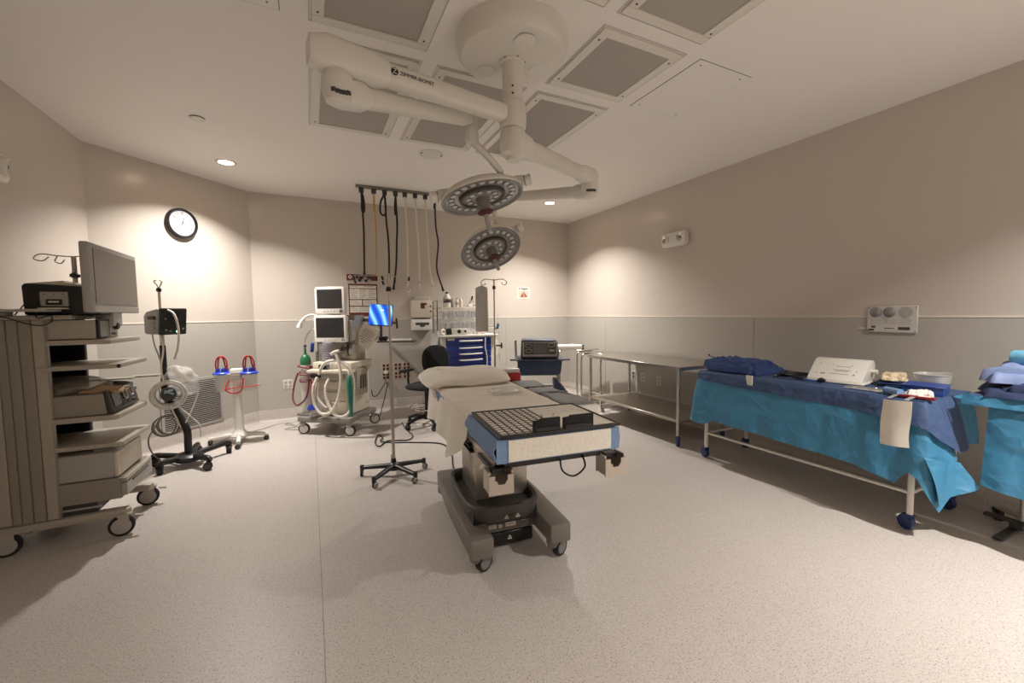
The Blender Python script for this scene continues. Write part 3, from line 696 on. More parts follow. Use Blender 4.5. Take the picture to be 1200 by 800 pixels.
# white sheet over the main cushion
shd = thing('bed_sheet', 'white cotton sheet draped over the operating table and down its left side', 'sheet', tuple(BED), BRZ)
s = P()
def sheetf(u, v):
    # u across from left hem to right hem; v from the foot to the head
    y = 0.452 + v * 1.31
    hang = 0.10 + 0.16 * max(0, min(1, (v) / 0.25)) + 0.03 * math.sin(v * 7)
    rh = 0.045 + 0.02 * math.sin(v * 5 + 1)
    W2 = 0.288; tot = hang + 2 * W2 + rh; d = u * tot
    wv = noise.noise(Vector((u * 5, y * 4, 0.3))) * 0.006
    if d < hang:
        h = (hang - d); fl_ = 0.022 * math.sin(y * 17 + 0.6) * (h / 0.26) + 0.03 * h / 0.26
        return (-W2 - 0.008 - fl_ - 0.3 * h * 0.12, y + 0.15 * h * (v - 0.9), 0.818 - h)
    d -= hang
    if d < 2 * W2:
        x = -W2 + d; ed = min(d, 2 * W2 - d)
        return (x, y, 0.8185 + (0.010 * min(1, ed / 0.03)) + 0.5 * abs(wv) + (0.03 * math.exp(-((y - 1.62) / 0.12) ** 2)) * 0)
    d -= 2 * W2
    return (W2 + 0.006 + wv, y, 0.818 - d)
s.grid(sheetf, 46, 40); s.thick(0.003); s.done('sheet_cloth', SHEET, shd)
P().bx(-0.302, -0.291, 1.12, 1.66, 0.62, 0.80, 0.004).done('under_pad', PADBLUE, shd)

# pillow at the head end
pl = thing('pillow', 'flat pillow in a white case at the head of the operating table', 'pillow', tuple(BED), BRZ)
s = P()
def pilf(u, v):
    a = 2 * PI * u; t_ = (v - 0.5) * PI
    c, s_ = math.cos(a), math.sin(a); k = math.cos(t_)
    e = 0.36
    px = math.copysign(abs(c) ** e, c) * (max(0, k) ** 0.45); py = math.copysign(abs(s_) ** e, s_) * (max(0, k) ** 0.45)
    z = math.sin(t_)
    x = -0.055 + px * (0.335 + 0.02 * py); y = 1.53 + py * 0.225
    edge = max(abs(px), abs(py)); th = 0.040 * (1 - 0.7 * abs(px) ** 5) * (1 - 0.35 * abs(py) ** 5)
    zz = 0.878 + z * th + 0.016 * noise.noise(Vector((x * 5, y * 9, z))) + 0.006 * noise.noise(Vector((x * 16, y * 12, z))) - 0.035 * max(0, -px - 0.72) * 3 + 0.03 * py
    return (x, y, zz)
s.grid(pilf, 44, 16, True); bmesh.ops.remove_doubles(s.bm, verts=s.bm.verts, dist=0.0005); s.done('pillow_case', SHEET, pl)
# crumpled clear bag on the sheet
bg = P()
def bagf(u, v):
    a = 2 * PI * u; t_ = (v - 0.5) * PI; k = math.cos(t_)
    q = Vector((math.cos(a) * k, math.sin(a) * k, math.sin(t_)))
    n_ = 1 + 0.22 * noise.noise(q * 4.5)
    return (0.085 + q.x * 0.115 * n_, 0.985 + q.y * 0.095 * n_, 0.848 + q.z * 0.016 * n_)
bg.grid(bagf, 34, 14, True); bmesh.ops.remove_doubles(bg.bm, verts=bg.bm.verts, dist=0.0005)
bg.xf(Matrix.Translation(BED) @ Matrix.Rotation(BRZ, 4, 'Z'))
tag(bg.done('plastic_bag', FILMY, ang=80), 'crumpled clear plastic bag of supplies lying on the white sheet', 'bag')
# grey arm board beside the table
ab = thing('arm_board', 'grey padded arm board fixed along the right side of the operating table', 'arm board', tuple(BED), BRZ)
s = P()
def abf(u, v):
    a = 2 * PI * u; t_ = (v - 0.5) * PI; k = max(0, math.cos(t_)) ** 0.3
    e = 0.3; c, s_ = math.cos(a), math.sin(a)
    px = math.copysign(abs(c) ** e, c) * k; py = math.copysign(abs(s_) ** e, s_) * k
    y = 1.10 + py * 0.52; x = 0.425 + px * 0.115 + (0.018 if y < 0.9 else 0)
    return (x, y, 0.775 + math.copysign(abs(math.sin(t_)) ** 0.6, math.sin(t_)) * 0.034 + 0.006 * math.sin(y * 22) * (1 if y > 0.9 else 0.3))
s.grid(abf, 44, 12, True); bmesh.ops.remove_doubles(s.bm, verts=s.bm.verts, dist=0.0005); s.done('arm_pad', M('grey_vinyl', (126, 126, 128), 0.6, var=0.04, bump=0.2, bscale=20), ab)
P().bx(0.30, 0.53, 0.62, 1.90, 0.725, 0.745, 0.004, 1).done('board', LGREY, ab)
P().bx(0.275, 0.42, 1.02, 1.10, 0.69, 0.724, 0.004, 1).done('clamp', STEELD, ab)
P().bx(0.325, 0.545, 0.565, 0.60, 0.728, 0.80, 0.01).done('end_strap', WHITE, ab)
for yy in (0.98, 1.22): P().bx(0.312, 0.545, yy, yy + 0.035, 0.802, 0.811, 0.004).done('pad_strap', M('grey_strap', (96, 92, 88), 0.8), ab)
# red box on the far end of the arm board
rb = thing('red_box', 'red plastic box with a pale lid behind the operating table pillow', 'box', tuple(BED + Matrix.Rotation(BRZ, 3, 'Z') @ Vector((0.385, 1.775, 0.7455))), BRZ)
P().prism([(-0.08, 0), (0.08, 0), (0.09, 0.095), (-0.09, 0.095)], -0.06, 0.06, Matrix(((1, 0, 0, 0), (0, 0, 1, 0), (0, 1, 0, 0), (0, 0, 0, 1))), 0.006).done('tray', RED, rb)
P().bx(-0.095, 0.095, -0.065, 0.065, 0.086, 0.10, 0.004, 1).done('tray_rim', RED, rb)
P().bx(-0.085, 0.085, -0.055, 0.055, 0.10, 0.140, 0.012).done('lid', WHITE, rb)
# ================================================================== free-standing equipment in the middle and at the back
def iv_pole(loc, label, ztop, spokes, r_leg, hooks, matpole, hubz=0.10, a0=0.0, cast=True):
    t = thing('iv_pole', label, 'IV pole', (loc[0], loc[1], 0))
    P().cyl((0, 0, hubz), (0, 0, 0.95), 0.0135, n=14).done('lower_tube', matpole, t)
    P().cyl((0, 0, 0.92), (0, 0, ztop), 0.0095, n=14).done('upper_tube', matpole, t)
    P().lathe([(0, 0.055), (0.045, 0.055), (0.05, 0.07), (0.045, 0.10), (0.022, 0.115), (0.018, 0.15), (0, 0.15)], 22).done('hub', BLACK, t)
    for k in range(spokes):
        a = a0 + 2 * PI * k / spokes; d = Vector((math.cos(a), math.sin(a), 0)); n_ = Vector((-d.y, d.x, 0))
        g = P()
        def legf(u, v, d=d, n_=n_):
            an = 2 * PI * u; rr = 0.03 + v * (r_leg - 0.03); w = 0.022 - 0.006 * v; h = 0.019 - 0.005 * v; z = 0.088 - 0.018 * v
            c, s_ = math.cos(an), math.sin(an)
            q = d * rr + n_ * w * math.copysign(abs(c) ** 0.6, c) + Vector((0, 0, z + h * math.copysign(abs(s_) ** 0.6, s_)))
            return q
        g.grid(legf, 12, 5, True)
        for ring in (0, 1): pass
        lg = g.done('leg', BLACK, t)
        e = d * (r_leg - 0.005)
        P().cyl((e.x, e.y, 0.045), (e.x, e.y, 0.090), 0.017, n=12).done('leg_cap', BLACK, lg)
        caster(t, e.x, e.y, 0.024, 0.055, a + 1.2 * (k + 1), CHROME, RUBBER, LGREY, 0.018)
    return t
# centre pole
ip = iv_pole((0.586, 3.532), 'tall steel IV pole on a black five-leg base left of the operating table', 1.66, 5, 0.275, 4, STEELD, a0=R(-62))
P().cyl((0, 0, 1.60), (0, 0, 1.69), 0.014, n=12).done('top_sleeve', STEEL, ip)
P().lathe([(0.012, 1.545), (0.022, 1.55), (0.022, 1.575), (0.012, 1.585)], 14).done('top_collar', BLACK, ip)
for sx, zz in ((-1, 1.672), (1, 1.665)):
    P().tube([(0, 0, zz), (sx * 0.10, -sx * 0.045, zz + 0.004), (sx * 0.15, -sx * 0.068, zz)], 0.003, 6).done('hook', STEEL, ip)
for (dx, dy, zz) in ((-0.045, 0.02, 1.655), (-0.04, 0.025, 1.615), (0.045, -0.02, 1.625), (0.15, -0.068, 1.645)):
    P().box((dx, dy - 0.012, zz), (0.016, 0.016, 0.035), (0.2, 0.3 * (1 if dx > 0 else -1), R(-26)), 0.004, 1).done('clip', BLACK, ip)
cl = thing('cable_clips', 'cluster of black and grey cable clips hung left of the centre IV pole top', 'clips', (0.436, 3.60, 1.60))
random.seed(3)
for k in range(14):
    P().box((0.436 - 0.10 + 0.020 * (k % 7) + random.uniform(-.006, .006), 3.60 + 0.05 - 0.0087 * (k % 7), 1.665 - 0.028 * (k // 7) + random.uniform(-.012, .004)), (0.017, 0.016, 0.026), (random.uniform(-.5, .5), random.uniform(-.5, .5), 0), 0.004, 1).done('clip', random.choice([BLACK, DGREY, LGREY, BLACK]), cl, True)
P().tube([(0.33, 3.652, 1.676), (0.39, 3.624, 1.681), (0.436, 3.60, 1.676)], 0.004, 6).done('hook_wire', STEEL, cl, True)
# pole at the back right, with its hanging pouch
RIV = (2.08, 4.81)
ip2 = iv_pole(RIV, 'steel IV pole with four ram-horn hooks beside the blue drawer cart', 1.79, 5, 0.27, 4, STEELD, a0=R(10))
for a in (R(-26), R(154)):
    d = Vector((math.cos(a), math.sin(a), 0))
    P().tube([(0, 0, 1.775), tuple(d * 0.07 + Vector((0, 0, 1.785))), tuple(d * 0.13 + Vector((0, 0, 1.78))), tuple(d * 0.16 + Vector((0, 0, 1.745))), tuple(d * 0.135 + Vector((0, 0, 1.715))), tuple(d * 0.105 + Vector((0, 0, 1.73)))], 0.006, 8).done('hook', STEELD, ip2)
    P().sph(tuple(d * 0.105 + Vector((0, 0, 1.732))), 0.011, 10).done('hook_tip', STEEL, ip2)
P().lathe([(0.012, 1.66), (0.02, 1.665), (0.02, 1.70), (0.012, 1.705)], 14).done('collar', BLACK, ip2)
P().cyl((0.012, -0.004, 0.955), (0.075, -0.035, 0.955), 0.010, n=10).done('clamp_screw', BLACK, ip2)
P().lathe([(0, 0), (0.035, 0.003), (0.042, 0.012), (0.035, 0.024), (0, 0.026)], 18, basis((0.9, -0.43, 0)), (0.065, -0.031, 0.955)).done('clamp_knob', BLACK, ip2)
po = thing('hanging_pouch', 'long grey clear pouch hanging from the hook of the back IV pole', 'pouch', (1.935, 4.88, 1.12))
s = P()
def pouf(u, v):
    x = -0.075 + 0.15 * u; z = 1.135 + 0.545 * v; b_ = 0.018 * math.sin(u * PI) * (1 - v ** 3) 
    return (1.936 + x * 0.9, 4.872 - x * 0.42 - b_ + 0.004 * noise.noise(Vector((x * 20, z * 8, 0))), z + (0.03 * (1 - abs(u - 0.5) * 2) if v > 0.99 else 0))
s.grid(pouf, 10, 20); s.thick(0.012); s.done('pouch_body', M('pouch_grey', (190, 184, 176), 0.5, alpha=0.9, var=0.05, bump=0.3, bscale=25), po, True)
P().tube([(1.936, 4.868, 1.70), (1.937, 4.868, 1.74)], 0.004, 6, smooth=False).done('loop', STEEL, po, True)
P().torus((1.936, 4.850, 1.62), 0.012, 0.003, (0.3, -1, 0), 14, 6).done('eyelet', INKLT, po, True)
tl = P()
tl.tube([(2.115, 4.80, 1.36), (2.118, 4.79, 1.25), (2.13, 4.785, 1.12), (2.135, 4.785, 0.75)], 0.005, 6); 
tag(tl.done('iv_tubing', GLASSY), 'thin clear tubing hanging along the back IV pole', 'tubing')
bl = P(); bl.box((2.115, 4.79, 1.20), (0.03, 0.02, 0.07), (0, 0.2, 0), 0.006); tag(bl.done('tubing_clamp', M('cyan_plastic', (70, 150, 190), 0.4)), 'small cyan tubing clamp on the back IV pole', 'clamp')

# ------------------------------------------------------------------ anaesthesia machine
AN = (0.263, 5.35); ARZ = R(-36)
an = thing('anaesthesia_machine', 'cream anaesthesia machine on four wheels with two stacked dark monitors', 'medical machine', (AN[0], AN[1], 0), ARZ)
BASEG = M('machine_base_grey', (132, 128, 122), 0.45)
P().prism([(-0.33, -0.30), (-0.20, -0.32), (0.20, -0.30), (0.33, -0.31), (0.34, -0.22), (0.30, 0.0), (0.33, 0.30), (-0.33, 0.30), (-0.31, 0.0), (-0.35, -0.22)], 0.145, 0.205, None, 0.012).done('base', BASEG, an)
for (x, y, a) in ((-0.29, -0.275, R(200)), (0.29, -0.275, R(190)), (0.29, 0.275, R(210)), (-0.29, 0.275, R(170))):
    caster(an, x, y, 0.062, 0.16, a, LGREY, RUBBER, WHITE, 0.034, brake=True)
P().bx(-0.14, 0.27, -0.21, 0.26, 0.206, 0.70, 0.03, 4).done('cabinet', CREAM, an)
for k, (z0, z1) in enumerate(((0.235, 0.375), (0.385, 0.505), (0.515, 0.625))):
    d = P().bx(-0.115, 0.245, -0.222, -0.205, z0, z1, 0.010, 2).done('drawer', CREAM, an)
    P().bx(0.0, 0.13, -0.232, -0.221, z1 - 0.028, z1 - 0.012, 0.004, 1).done('drawer_pull', LGREY, d)
P().prism([(-0.19, -0.30), (0.24, -0.30), (0.31, -0.24), (0.31, 0.27), (-0.19, 0.27)], 0.70, 0.745, None, 0.012).done('work_surface', CREAM, an)
P().prism([(-0.19, -0.19), (0.31, -0.19), (0.32, 0.27), (-0.19, 0.27)], 0.745, 0.82, None, 0.015).done('work_surface_back', CREAM, an)
P().bx(-0.17, 0.24, -0.285, -0.215, 0.635, 0.70, 0.012).done('front_rail', LGREY, an)
P().bx(-0.14, -0.02, -0.315, -0.255, 0.655, 0.705, 0.012).done('absorber_handle', BLACK, an)
P().bx(-0.17, 0.24, 0.02, 0.24, 0.82, 1.36, 0.012).done('rear_column', BEIGE, an)
P().bx(-0.165, -0.13, -0.10, 0.02, 0.82, 1.06, 0.006).done('column_trim', GREY, an)
# vaporisers / meters on the column face
for k, (x, w, z0, z1, m) in enumerate(((0.13, 0.07, 0.87, 1.03, GREY), (0.215, 0.05, 0.90, 1.02, LGREY))):
    v = P().bx(x - w / 2, x + w / 2, -0.05, 0.03, z0, z1, 0.008).done('vaporiser', m, an)
    P().lathe([(0, -0.012), (0.022, -0.012), (0.026, 0.0), (0.026, 0.014)], 18, basis((0, -1, 0)), (x, -0.058, z0 + 0.10)).done('dial', DGREY, v)
q = P()
for k in range(5): q.bx(0.05 + 0.028 * k, 0.062 + 0.028 * k, 0.012, 0.021, 0.84, 0.85)
q.done('indicator_row', DGREY, an)
# bellows: clear dome with a dark concertina
P().lathe([(0.078, 0.815), (0.078, 1.00), (0.07, 1.035), (0.03, 1.055), (0, 1.057)], 26, None, (-0.045, -0.09, 0)).done('bellows_dome', M('dome_clear', (206, 200, 206), 0.12, alpha=0.32), an)
P().lathe([(0, 0.82), (0.062, 0.82), (0.052, 0.832), (0.062, 0.845), (0.052, 0.857), (0.062, 0.87), (0.052, 0.882), (0.062, 0.895), (0.052, 0.908), (0.062, 0.92), (0, 0.922)], 24, None, (-0.045, -0.09, 0)).done('bellows', M('bellows_mauve', (124, 112, 124), 0.5), an)
# clutter on the work top: flow sensors
P().bx(-0.06, 0.05, -0.27, -0.20, 0.747, 0.80, 0.01).done('valve_block', BLACK, an)
for x in (0.04, 0.10): P().lathe([(0, 0.85), (0.03, 0.845), (0.034, 0.80), (0.03, 0.75), (0, 0.748)], 18, None, (x, -0.235, 0)).done('valve_dome', GLASSY, an)
def mon(z0, z1, w, y, bez_b, label, knob):
    h = z1 - z0
    m_ = P(); m_.prism([(-w / 2, z0 + 0.008), (-w / 2 + 0.01, z0), (w / 2 - 0.01, z0), (w / 2, z0 + 0.008), (w / 2, z1 - 0.02), (w / 2 - 0.02, z1 - 0.004), (0, z1), (-w / 2 + 0.02, z1 - 0.004), (-w / 2, z1 - 0.02)], y, y + 0.06, Matrix(((1, 0, 0, 0), (0, 0, 1, 0), (0, 1, 0, 0), (0, 0, 0, 1))), 0.006)
    mo = m_.done('monitor', WHITE, an, label=label)
    P().bx(-w / 2 + 0.028, w / 2 - 0.028, y - 0.002, y + 0.004, z0 + bez_b, z1 - 0.032, 0.001, 1).done('screen', SCREENOFF, mo)
    P().lathe([(0, -0.012), (0.016, -0.012), (0.018, 0), (0.018, 0.008)], 16, basis((0, -1, 0)), (w / 2 - 0.04, y - 0.003, z0 + bez_b * 0.48)).done('knob', knob, mo)
    for k in range(4): P().bx(-0.075 + k * 0.042, -0.055 + k * 0.042, y - 0.0025, y + 0.003, z0 + bez_b * 0.40, z0 + bez_b * 0.55).done('button', LGREY, mo)
MX = 0.015
mon(1.375, 1.690, 0.375, -0.10, 0.062, 'cream monitor at the top with a dark blank screen', DGREY)
mon(1.045, 1.362, 0.41, -0.11, 0.055, 'wider white monitor below with a black blank screen', LGREY)
P().bx(-0.06, 0.06, -0.05, 0.03, 1.05, 1.60, 0.01).done('monitor_post', LGREY, an)
P().bx(0.21, 0.245, -0.06, 0.02, 1.06, 1.30, 0.006).done('module_rack', LGREY, an)
# side pole on the left: holders
P().bx(-0.235, -0.205, -0.06, -0.02, 0.40, 1.28, 0.006).done('side_post', LGREY, an)
P().box((-0.245, -0.10, 0.985), (0.035, 0.03, 0.12), (0.25, 0.3, 0), 0.008).done('blue_clamp', M('clamp_blue', (40, 78, 150), 0.4), an)
P().tube([(-0.19, -0.08, 1.36), (-0.25, -0.10, 1.365), (-0.31, -0.14, 1.33), (-0.335, -0.15, 1.28)], 0.012, 10).done('hose_arm', WHOSE, an)
P().tube([(-0.30, -0.14, 1.33), (-0.345, -0.155, 1.265), (-0.36, -0.16, 1.22)], lambda t: 0.016 + 0.016 * t, 10).done('mask_connector', WHITE, an)
P().tube([(-0.21, -0.05, 1.20), (-0.27, -0.07, 1.19), (-0.325, -0.10, 1.10), (-0.335, -0.11, 0.97), (-0.33, -0.11, 0.90)], 0.010, 8).done('oxygen_line', WHOSE, an)
# left white rear panel holding the cylinder
P().bx(-0.40, -0.20, -0.02, 0.20, 0.205, 0.66, 0.02).done('cylinder_housing', WHITE, an)
P().bx(-0.37, -0.17, -0.26, -0.10, 0.205, 0.23, 0.006).done('cylinder_shelf', BASEG, an)
# right side panel with vents
P().bx(0.272, 0.330, -0.12, 0.12, 0.42, 0.74, 0.02).done('side_module', BEIGE, an)
for k in range(3): P().bx(0.328, 0.334, -0.06 + 0.05 * k, -0.035 + 0.05 * k, 0.50, 0.66).done('side_slot', DGREY, an)
# white corrugated breathing hoses
def corr(pts, r, par, name, mat):
    g = P(); g.tube(pts, lambda t: r * (1 + 0.10 * math.sin(t * 420)), 10, 30); return g.done(name, mat, par)
corr([(-0.040, -0.32, 0.67), (-0.065, -0.36, 0.55), (-0.050, -0.37, 0.38), (0.030, -0.38, 0.275), (0.150, -0.385, 0.29), (0.240, -0.385, 0.42), (0.285, -0.38, 0.60), (0.280, -0.37, 0.76), (0.240, -0.36, 0.90), (0.210, -0.355, 0.95)], 0.0165, an, 'breathing_hose', WHOSE)
corr([(0.100, -0.31, 0.66), (0.085, -0.36, 0.55), (0.120, -0.375, 0.38), (0.210, -0.38, 0.26), (0.320, -0.37, 0.255), (0.395, -0.35, 0.36), (0.405, -0.33, 0.52), (0.390, -0.32, 0.70), (0.320, -0.33, 0.815), (0.220, -0.345, 0.86), (0.110, -0.35, 0.845), (0.030, -0.34, 0.78), (-0.010, -0.33, 0.70)], 0.0165, an, 'breathing_hose', WHOSE)
P().tube([(0.170, -0.36, 0.93), (0.210, -0.358, 0.955), (0.260, -0.352, 0.97)], 0.017, 10).done('hose_y_piece', WHITE, an)
P().tube([(-0.030, -0.32, 0.60), (-0.030, -0.34, 0.45), (0.040, -0.34, 0.35), (0.070, -0.33, 0.33)], 0.014, 10).done('breathing_hose', WHOSE, an)
# teal reservoir bag
P().tube([(0.382, -0.36, 0.70), (0.384, -0.37, 0.64), (0.388, -0.372, 0.50), (0.390, -0.37, 0.36), (0.392, -0.365, 0.25)], lambda t: 0.012 + 0.024 * math.sin(min(1, t * 1.25) * PI * 0.8) * (1 - t * 0.55), 14).done('reservoir_bag', TEAL, an)
P().tube([(0.330, -0.33, 0.745), (0.360, -0.345, 0.735), (0.382, -0.358, 0.70)], 0.014, 10).done('bag_elbow', LGREY, an)
# red suction loops beside the cylinder
P().tube([(-0.15, -0.26, 0.70), (-0.145, -0.28, 0.55), (-0.14, -0.285, 0.43), (-0.135, -0.285, 0.36)], 0.006, 6).done('red_tube', RED, an)
P().tube([(-0.12, -0.26, 0.62), (-0.115, -0.28, 0.52), (-0.12, -0.285, 0.36)], 0.006, 6).done('red_tube', RED, an)
P().lathe([(0.0, 0.325), (0.058, 0.322), (0.062, 0.305), (0.058, 0.296), (0.05, 0.296)], 22, None, (-0.13, -0.29, 0)).done('suction_lid', LIDBLUE, an)
q = P()
for k in range(5): q.cyl((-0.13 + 0.035 * math.cos(k * 1.26), -0.29 + 0.035 * math.sin(k * 1.26), 0.32), (-0.13 + 0.035 * math.cos(k * 1.26), -0.29 + 0.035 * math.sin(k * 1.26), 0.345), 0.011, n=10)
q.done('lid_ports', LIDBLUE, an)
P().lathe([(0.046, 0.212), (0.05, 0.296), (0.047, 0.296), (0.043, 0.215), (0, 0.215)], 20, None, (-0.13, -0.29, 0)).done('suction_canister', GLASSY, an)
# oxygen cylinder and maroon hose coil
oc = thing('oxygen_cylinder', 'green-topped oxygen cylinder wrapped in maroon hose on the anaesthesia machine', 'gas cylinder', sub(an, 0, 0, 0) and tuple(TW[an.name] @ Vector((-0.285, -0.175, 0.23))), ARZ)
P().lathe([(0, 0.0), (0.054, 0.0), (0.058, 0.012), (0.058, 0.57)], 26).done('cylinder_body', WHITE, oc)
P().lathe([(0.0582, 0.56), (0.0582, 0.60), (0.050, 0.645), (0.030, 0.672), (0.016, 0.68), (0.014, 0.70), (0, 0.70)], 26).done('green_shoulder', GREEN, oc)
P().cyl((0, 0, 0.69), (0, 0, 0.755), 0.012, n=12).done('valve', GREEN, oc)
P().box((0, 0, 0.775), (0.02, 0.045, 0.03), 0.3, 0.005).done('valve_key', DGREY, oc)
mh = thing('maroon_hose', 'maroon rubber hose coiled round the oxygen cylinder', 'hose', tuple(TW[an.name] @ Vector((-0.285, -0.175, 0.40))), ARZ)
pts = []
for k in range(26):
    a = k * 0.78; pts.append((0.073 * math.cos(a) + 0.010 * math.sin(k * 1.7), 0.073 * math.sin(a), 0.175 + 0.0085 * k + 0.03 * math.sin(a * 0.9)))
pts += [(0.07, -0.05, 0.36), (0.085, -0.07, 0.20), (0.05, -0.085, 0.02), (-0.06, -0.09, -0.07), (-0.13, -0.07, -0.01), (-0.15, -0.03, 0.10), (-0.10, -0.05, 0.22), (-0.06, -0.055, 0.30)]
P().tube(pts, 0.0098, 8, 5).done('hose_line', MAROON, mh)
# power lead from the machine to the wall plate
cb = P(); cb.tube([(0.640, 5.30, 0.44), (0.66, 5.33, 0.36), (0.74, 5.50, 0.34), (0.88, 5.85, 0.42), (0.945, 6.05, 0.49), (0.945, 6.10, 0.52)], 0.006, 6); tag(cb.done('power_lead', BLACK), 'black power lead from the anaesthesia machine up to the wall sockets', 'cable')
cb = P(); cb.tube([(0.945, 6.10, 0.40), (0.945, 6.04, 0.37), (0.86, 5.78, 0.22), (0.78, 5.62, 0.06), (0.74, 5.55, 0.02), (0.70, 5.50, 0.05)], 0.006, 6); tag(cb.done('power_lead', BLACK), 'black power lead hanging from the wall sockets to the floor behind the wheel', 'cable')

# ------------------------------------------------------------------ computer workstation on a wall arm
cw = thing('computer_workstation', 'wall-arm workstation with a glowing blue screen and keyboard tray', 'computer', (0.80, 6.13, 0.75))
wm = bpy.data.materials.new('blue_wallpaper'); wm.use_nodes = True; nt = wm.node_tree; bs = nt.nodes['Principled BSDF']
tcn = nt.nodes.new('ShaderNodeTexCoord'); mp = nt.nodes.new('ShaderNodeMapping'); mp.inputs['Rotation'].default_value = (0, 0.4, 0); mp.inputs['Scale'].default_value = (3.2, 3.2, 2.2)
nt.links.new(tcn.outputs['Object'], mp.inputs['Vector'])
wv = nt.nodes.new('ShaderNodeTexWave'); wv.inputs['Scale'].default_value = 0.9; wv.inputs['Distortion'].default_value = 5.0; wv.inputs['Detail'].default_value = 1.0; wv.inputs['Detail Scale'].default_value = 0.7
nt.links.new(mp.outputs['Vector'], wv.inputs['Vector'])
cr = nt.nodes.new('ShaderNodeValToRGB'); cr.color_ramp.elements[0].color = lin((24, 70, 190)) + (1,); cr.color_ramp.elements[0].position = 0.1
e_ = cr.color_ramp.elements.new(0.6); e_.color = lin((40, 130, 235)) + (1,)
cr.color_ramp.elements[-1].color = lin((150, 205, 255)) + (1,); cr.color_ramp.elements[-1].position = 0.98
nt.links.new(wv.outputs['Fac'], cr.inputs['Fac']); nt.links.new(cr.outputs['Color'], bs.inputs['Emission Color']); bs.inputs['Emission Strength'].default_value = 0.95
bs.inputs['Base Color'].default_value = (0.01, 0.01, 0.02, 1); bs.inputs['Roughness'].default_value = 0.3
SM = Matrix.Translation((0.775, 5.30, 1.355)) @ Matrix.Rotation(R(-22), 4, 'Z') @ Matrix.Rotation(R(-8), 4, 'X') @ Matrix.Rotation(R(4), 4, 'Y')
q = P(); q.bx(-0.145, 0.145, 0.0, 0.014, -0.135, 0.135, 0.008); q.xf(SM); so = q.done('display', BLACK, cw, True)
q = P(); q.bx(-0.138, 0.138, -0.0015, 0.001, -0.122, 0.128); q.xf(SM); q.done('display_screen', wm, so, True)
q = P()
q.bx(0.0, 0.035, -0.0022, -0.0012, 0.055, 0.066); q.xf(SM); q.done('screen_clock', M('screen_white', (240, 246, 255), 0.4, emit=(235, 245, 255), es=0.8), so, True)
q = P(); q.bx(-0.05, 0.05, 0.014, 0.04, -0.05, 0.05, 0.01); q.xf(SM); q.done('display_mount', DGREY, cw, True)
P().tube([(0.785, 5.335, 1.35), (0.80, 5.45, 1.34), (0.80, 5.47, 1.20), (0.80, 5.47, 1.06)], 0.016, 10).done('stand_post', DGREY, cw, True)
P().tube([(0.80, 5.47, 1.15), (0.82, 5.75, 1.15), (0.80, 6.10, 1.16)], 0.022, 10).done('wall_arm', LGREY, cw, True)
P().bx(0.74, 0.86, 6.105, 6.128, 1.04, 1.28, 0.006).done('wall_plate', LGREY, cw, True)
q = P(); q.bx(-0.22, 0.23, -0.10, 0.10, -0.012, 0.004, 0.006); q.xf(Matrix.Translation((0.945, 5.22, 1.035)) @ Matrix.Rotation(R(-22), 4, 'Z')); q.done('keyboard_tray', DGREY, cw, True)
P().tube([(0.80, 5.46, 1.06), (0.82, 5.38, 1.032), (0.88, 5.29, 1.026)], 0.014, 8).done('tray_arm', DGREY, cw, True)
KM = Matrix.Translation((0.945, 5.22, 1.04)) @ Matrix.Rotation(R(-22), 4, 'Z')
kb = thing('keyboard', 'white computer keyboard on the wall-arm tray', 'keyboard', (0.945, 5.22, 1.039), R(-22))
P().bx(-0.10, 0.17, -0.075, 0.06, 0.0005, 0.020, 0.005).done('keyboard_body', WHITE, kb)
q = P()
for r_ in range(4):
    for c_ in range(12): q.bx(-0.092 + c_ * 0.0215, -0.074 + c_ * 0.0215, -0.062 + r_ * 0.028, -0.039 + r_ * 0.028, 0.019, 0.026)
q.done('keycaps', LGREY, kb, kind='stuff')
for k, (x, lab) in enumerate(((-0.185, 'black barcode scanner on the left end of the keyboard tray'), (-0.13, 'black handset beside the keyboard on the tray'))):
    q = P(); q.bx(x - 0.022, x + 0.022, -0.05, 0.05, 0.005, 0.055, 0.012); q.xf(KM); tag(q.done('handheld_scanner', BLACK), lab, 'scanner')
for sx, nm, lab in ((-1, 'clip_arm', 'left'), (1, 'clip_arm', 'right')):
    q = P(); q.box((sx * 0.20 - (0.02 if sx < 0 else 0), 0.01, -0.10 + (0.01 if sx > 0 else -0.02)), (0.022, 0.02, 0.13), (0, R(-9), 0), 0.006); q.xf(SM); q.done(nm, BLACK, cw, True)
for c_ in ((-0.21, -0.145, 0.002, 0.012, -0.09, -0.05), (0.145, 0.20, 0.002, 0.012, -0.10, -0.07)):
    q = P(); q.bx(*c_, 0.003); q.xf(SM); q.done('clip_bracket', DGREY, cw, True)
pp = thing('notice_sheet', 'tilted sheet of printed paper clipped left of the blue screen', 'paper', (0.60, 5.24, 0.98))
PM_ = Matrix.Translation((0.597, 5.245, 1.105)) @ Matrix.Rotation(R(-20), 4, 'Z') @ Matrix.Rotation(R(30), 4, 'Y')
q = P(); q.grid(lambda u, v: (-0.105 + 0.21 * u, 0.012 * (u - 0.5) ** 2, -0.135 + 0.27 * v), 8, 8); q.thick(0.001); q.xf(PM_); po_ = q.done('paper_leaf', PAPER, pp, True)
q = P()
for k in range(7):
    w = (0.12, 0.15, 0.14, 0.11, 0.15, 0.10, 0.06)[k]; q.bx(-w / 2, w / 2, -0.004, -0.002, 0.07 - k * 0.026, 0.078 - k * 0.026)
q.xf(PM_); q.done('print_lines', INKLT, pp, True)

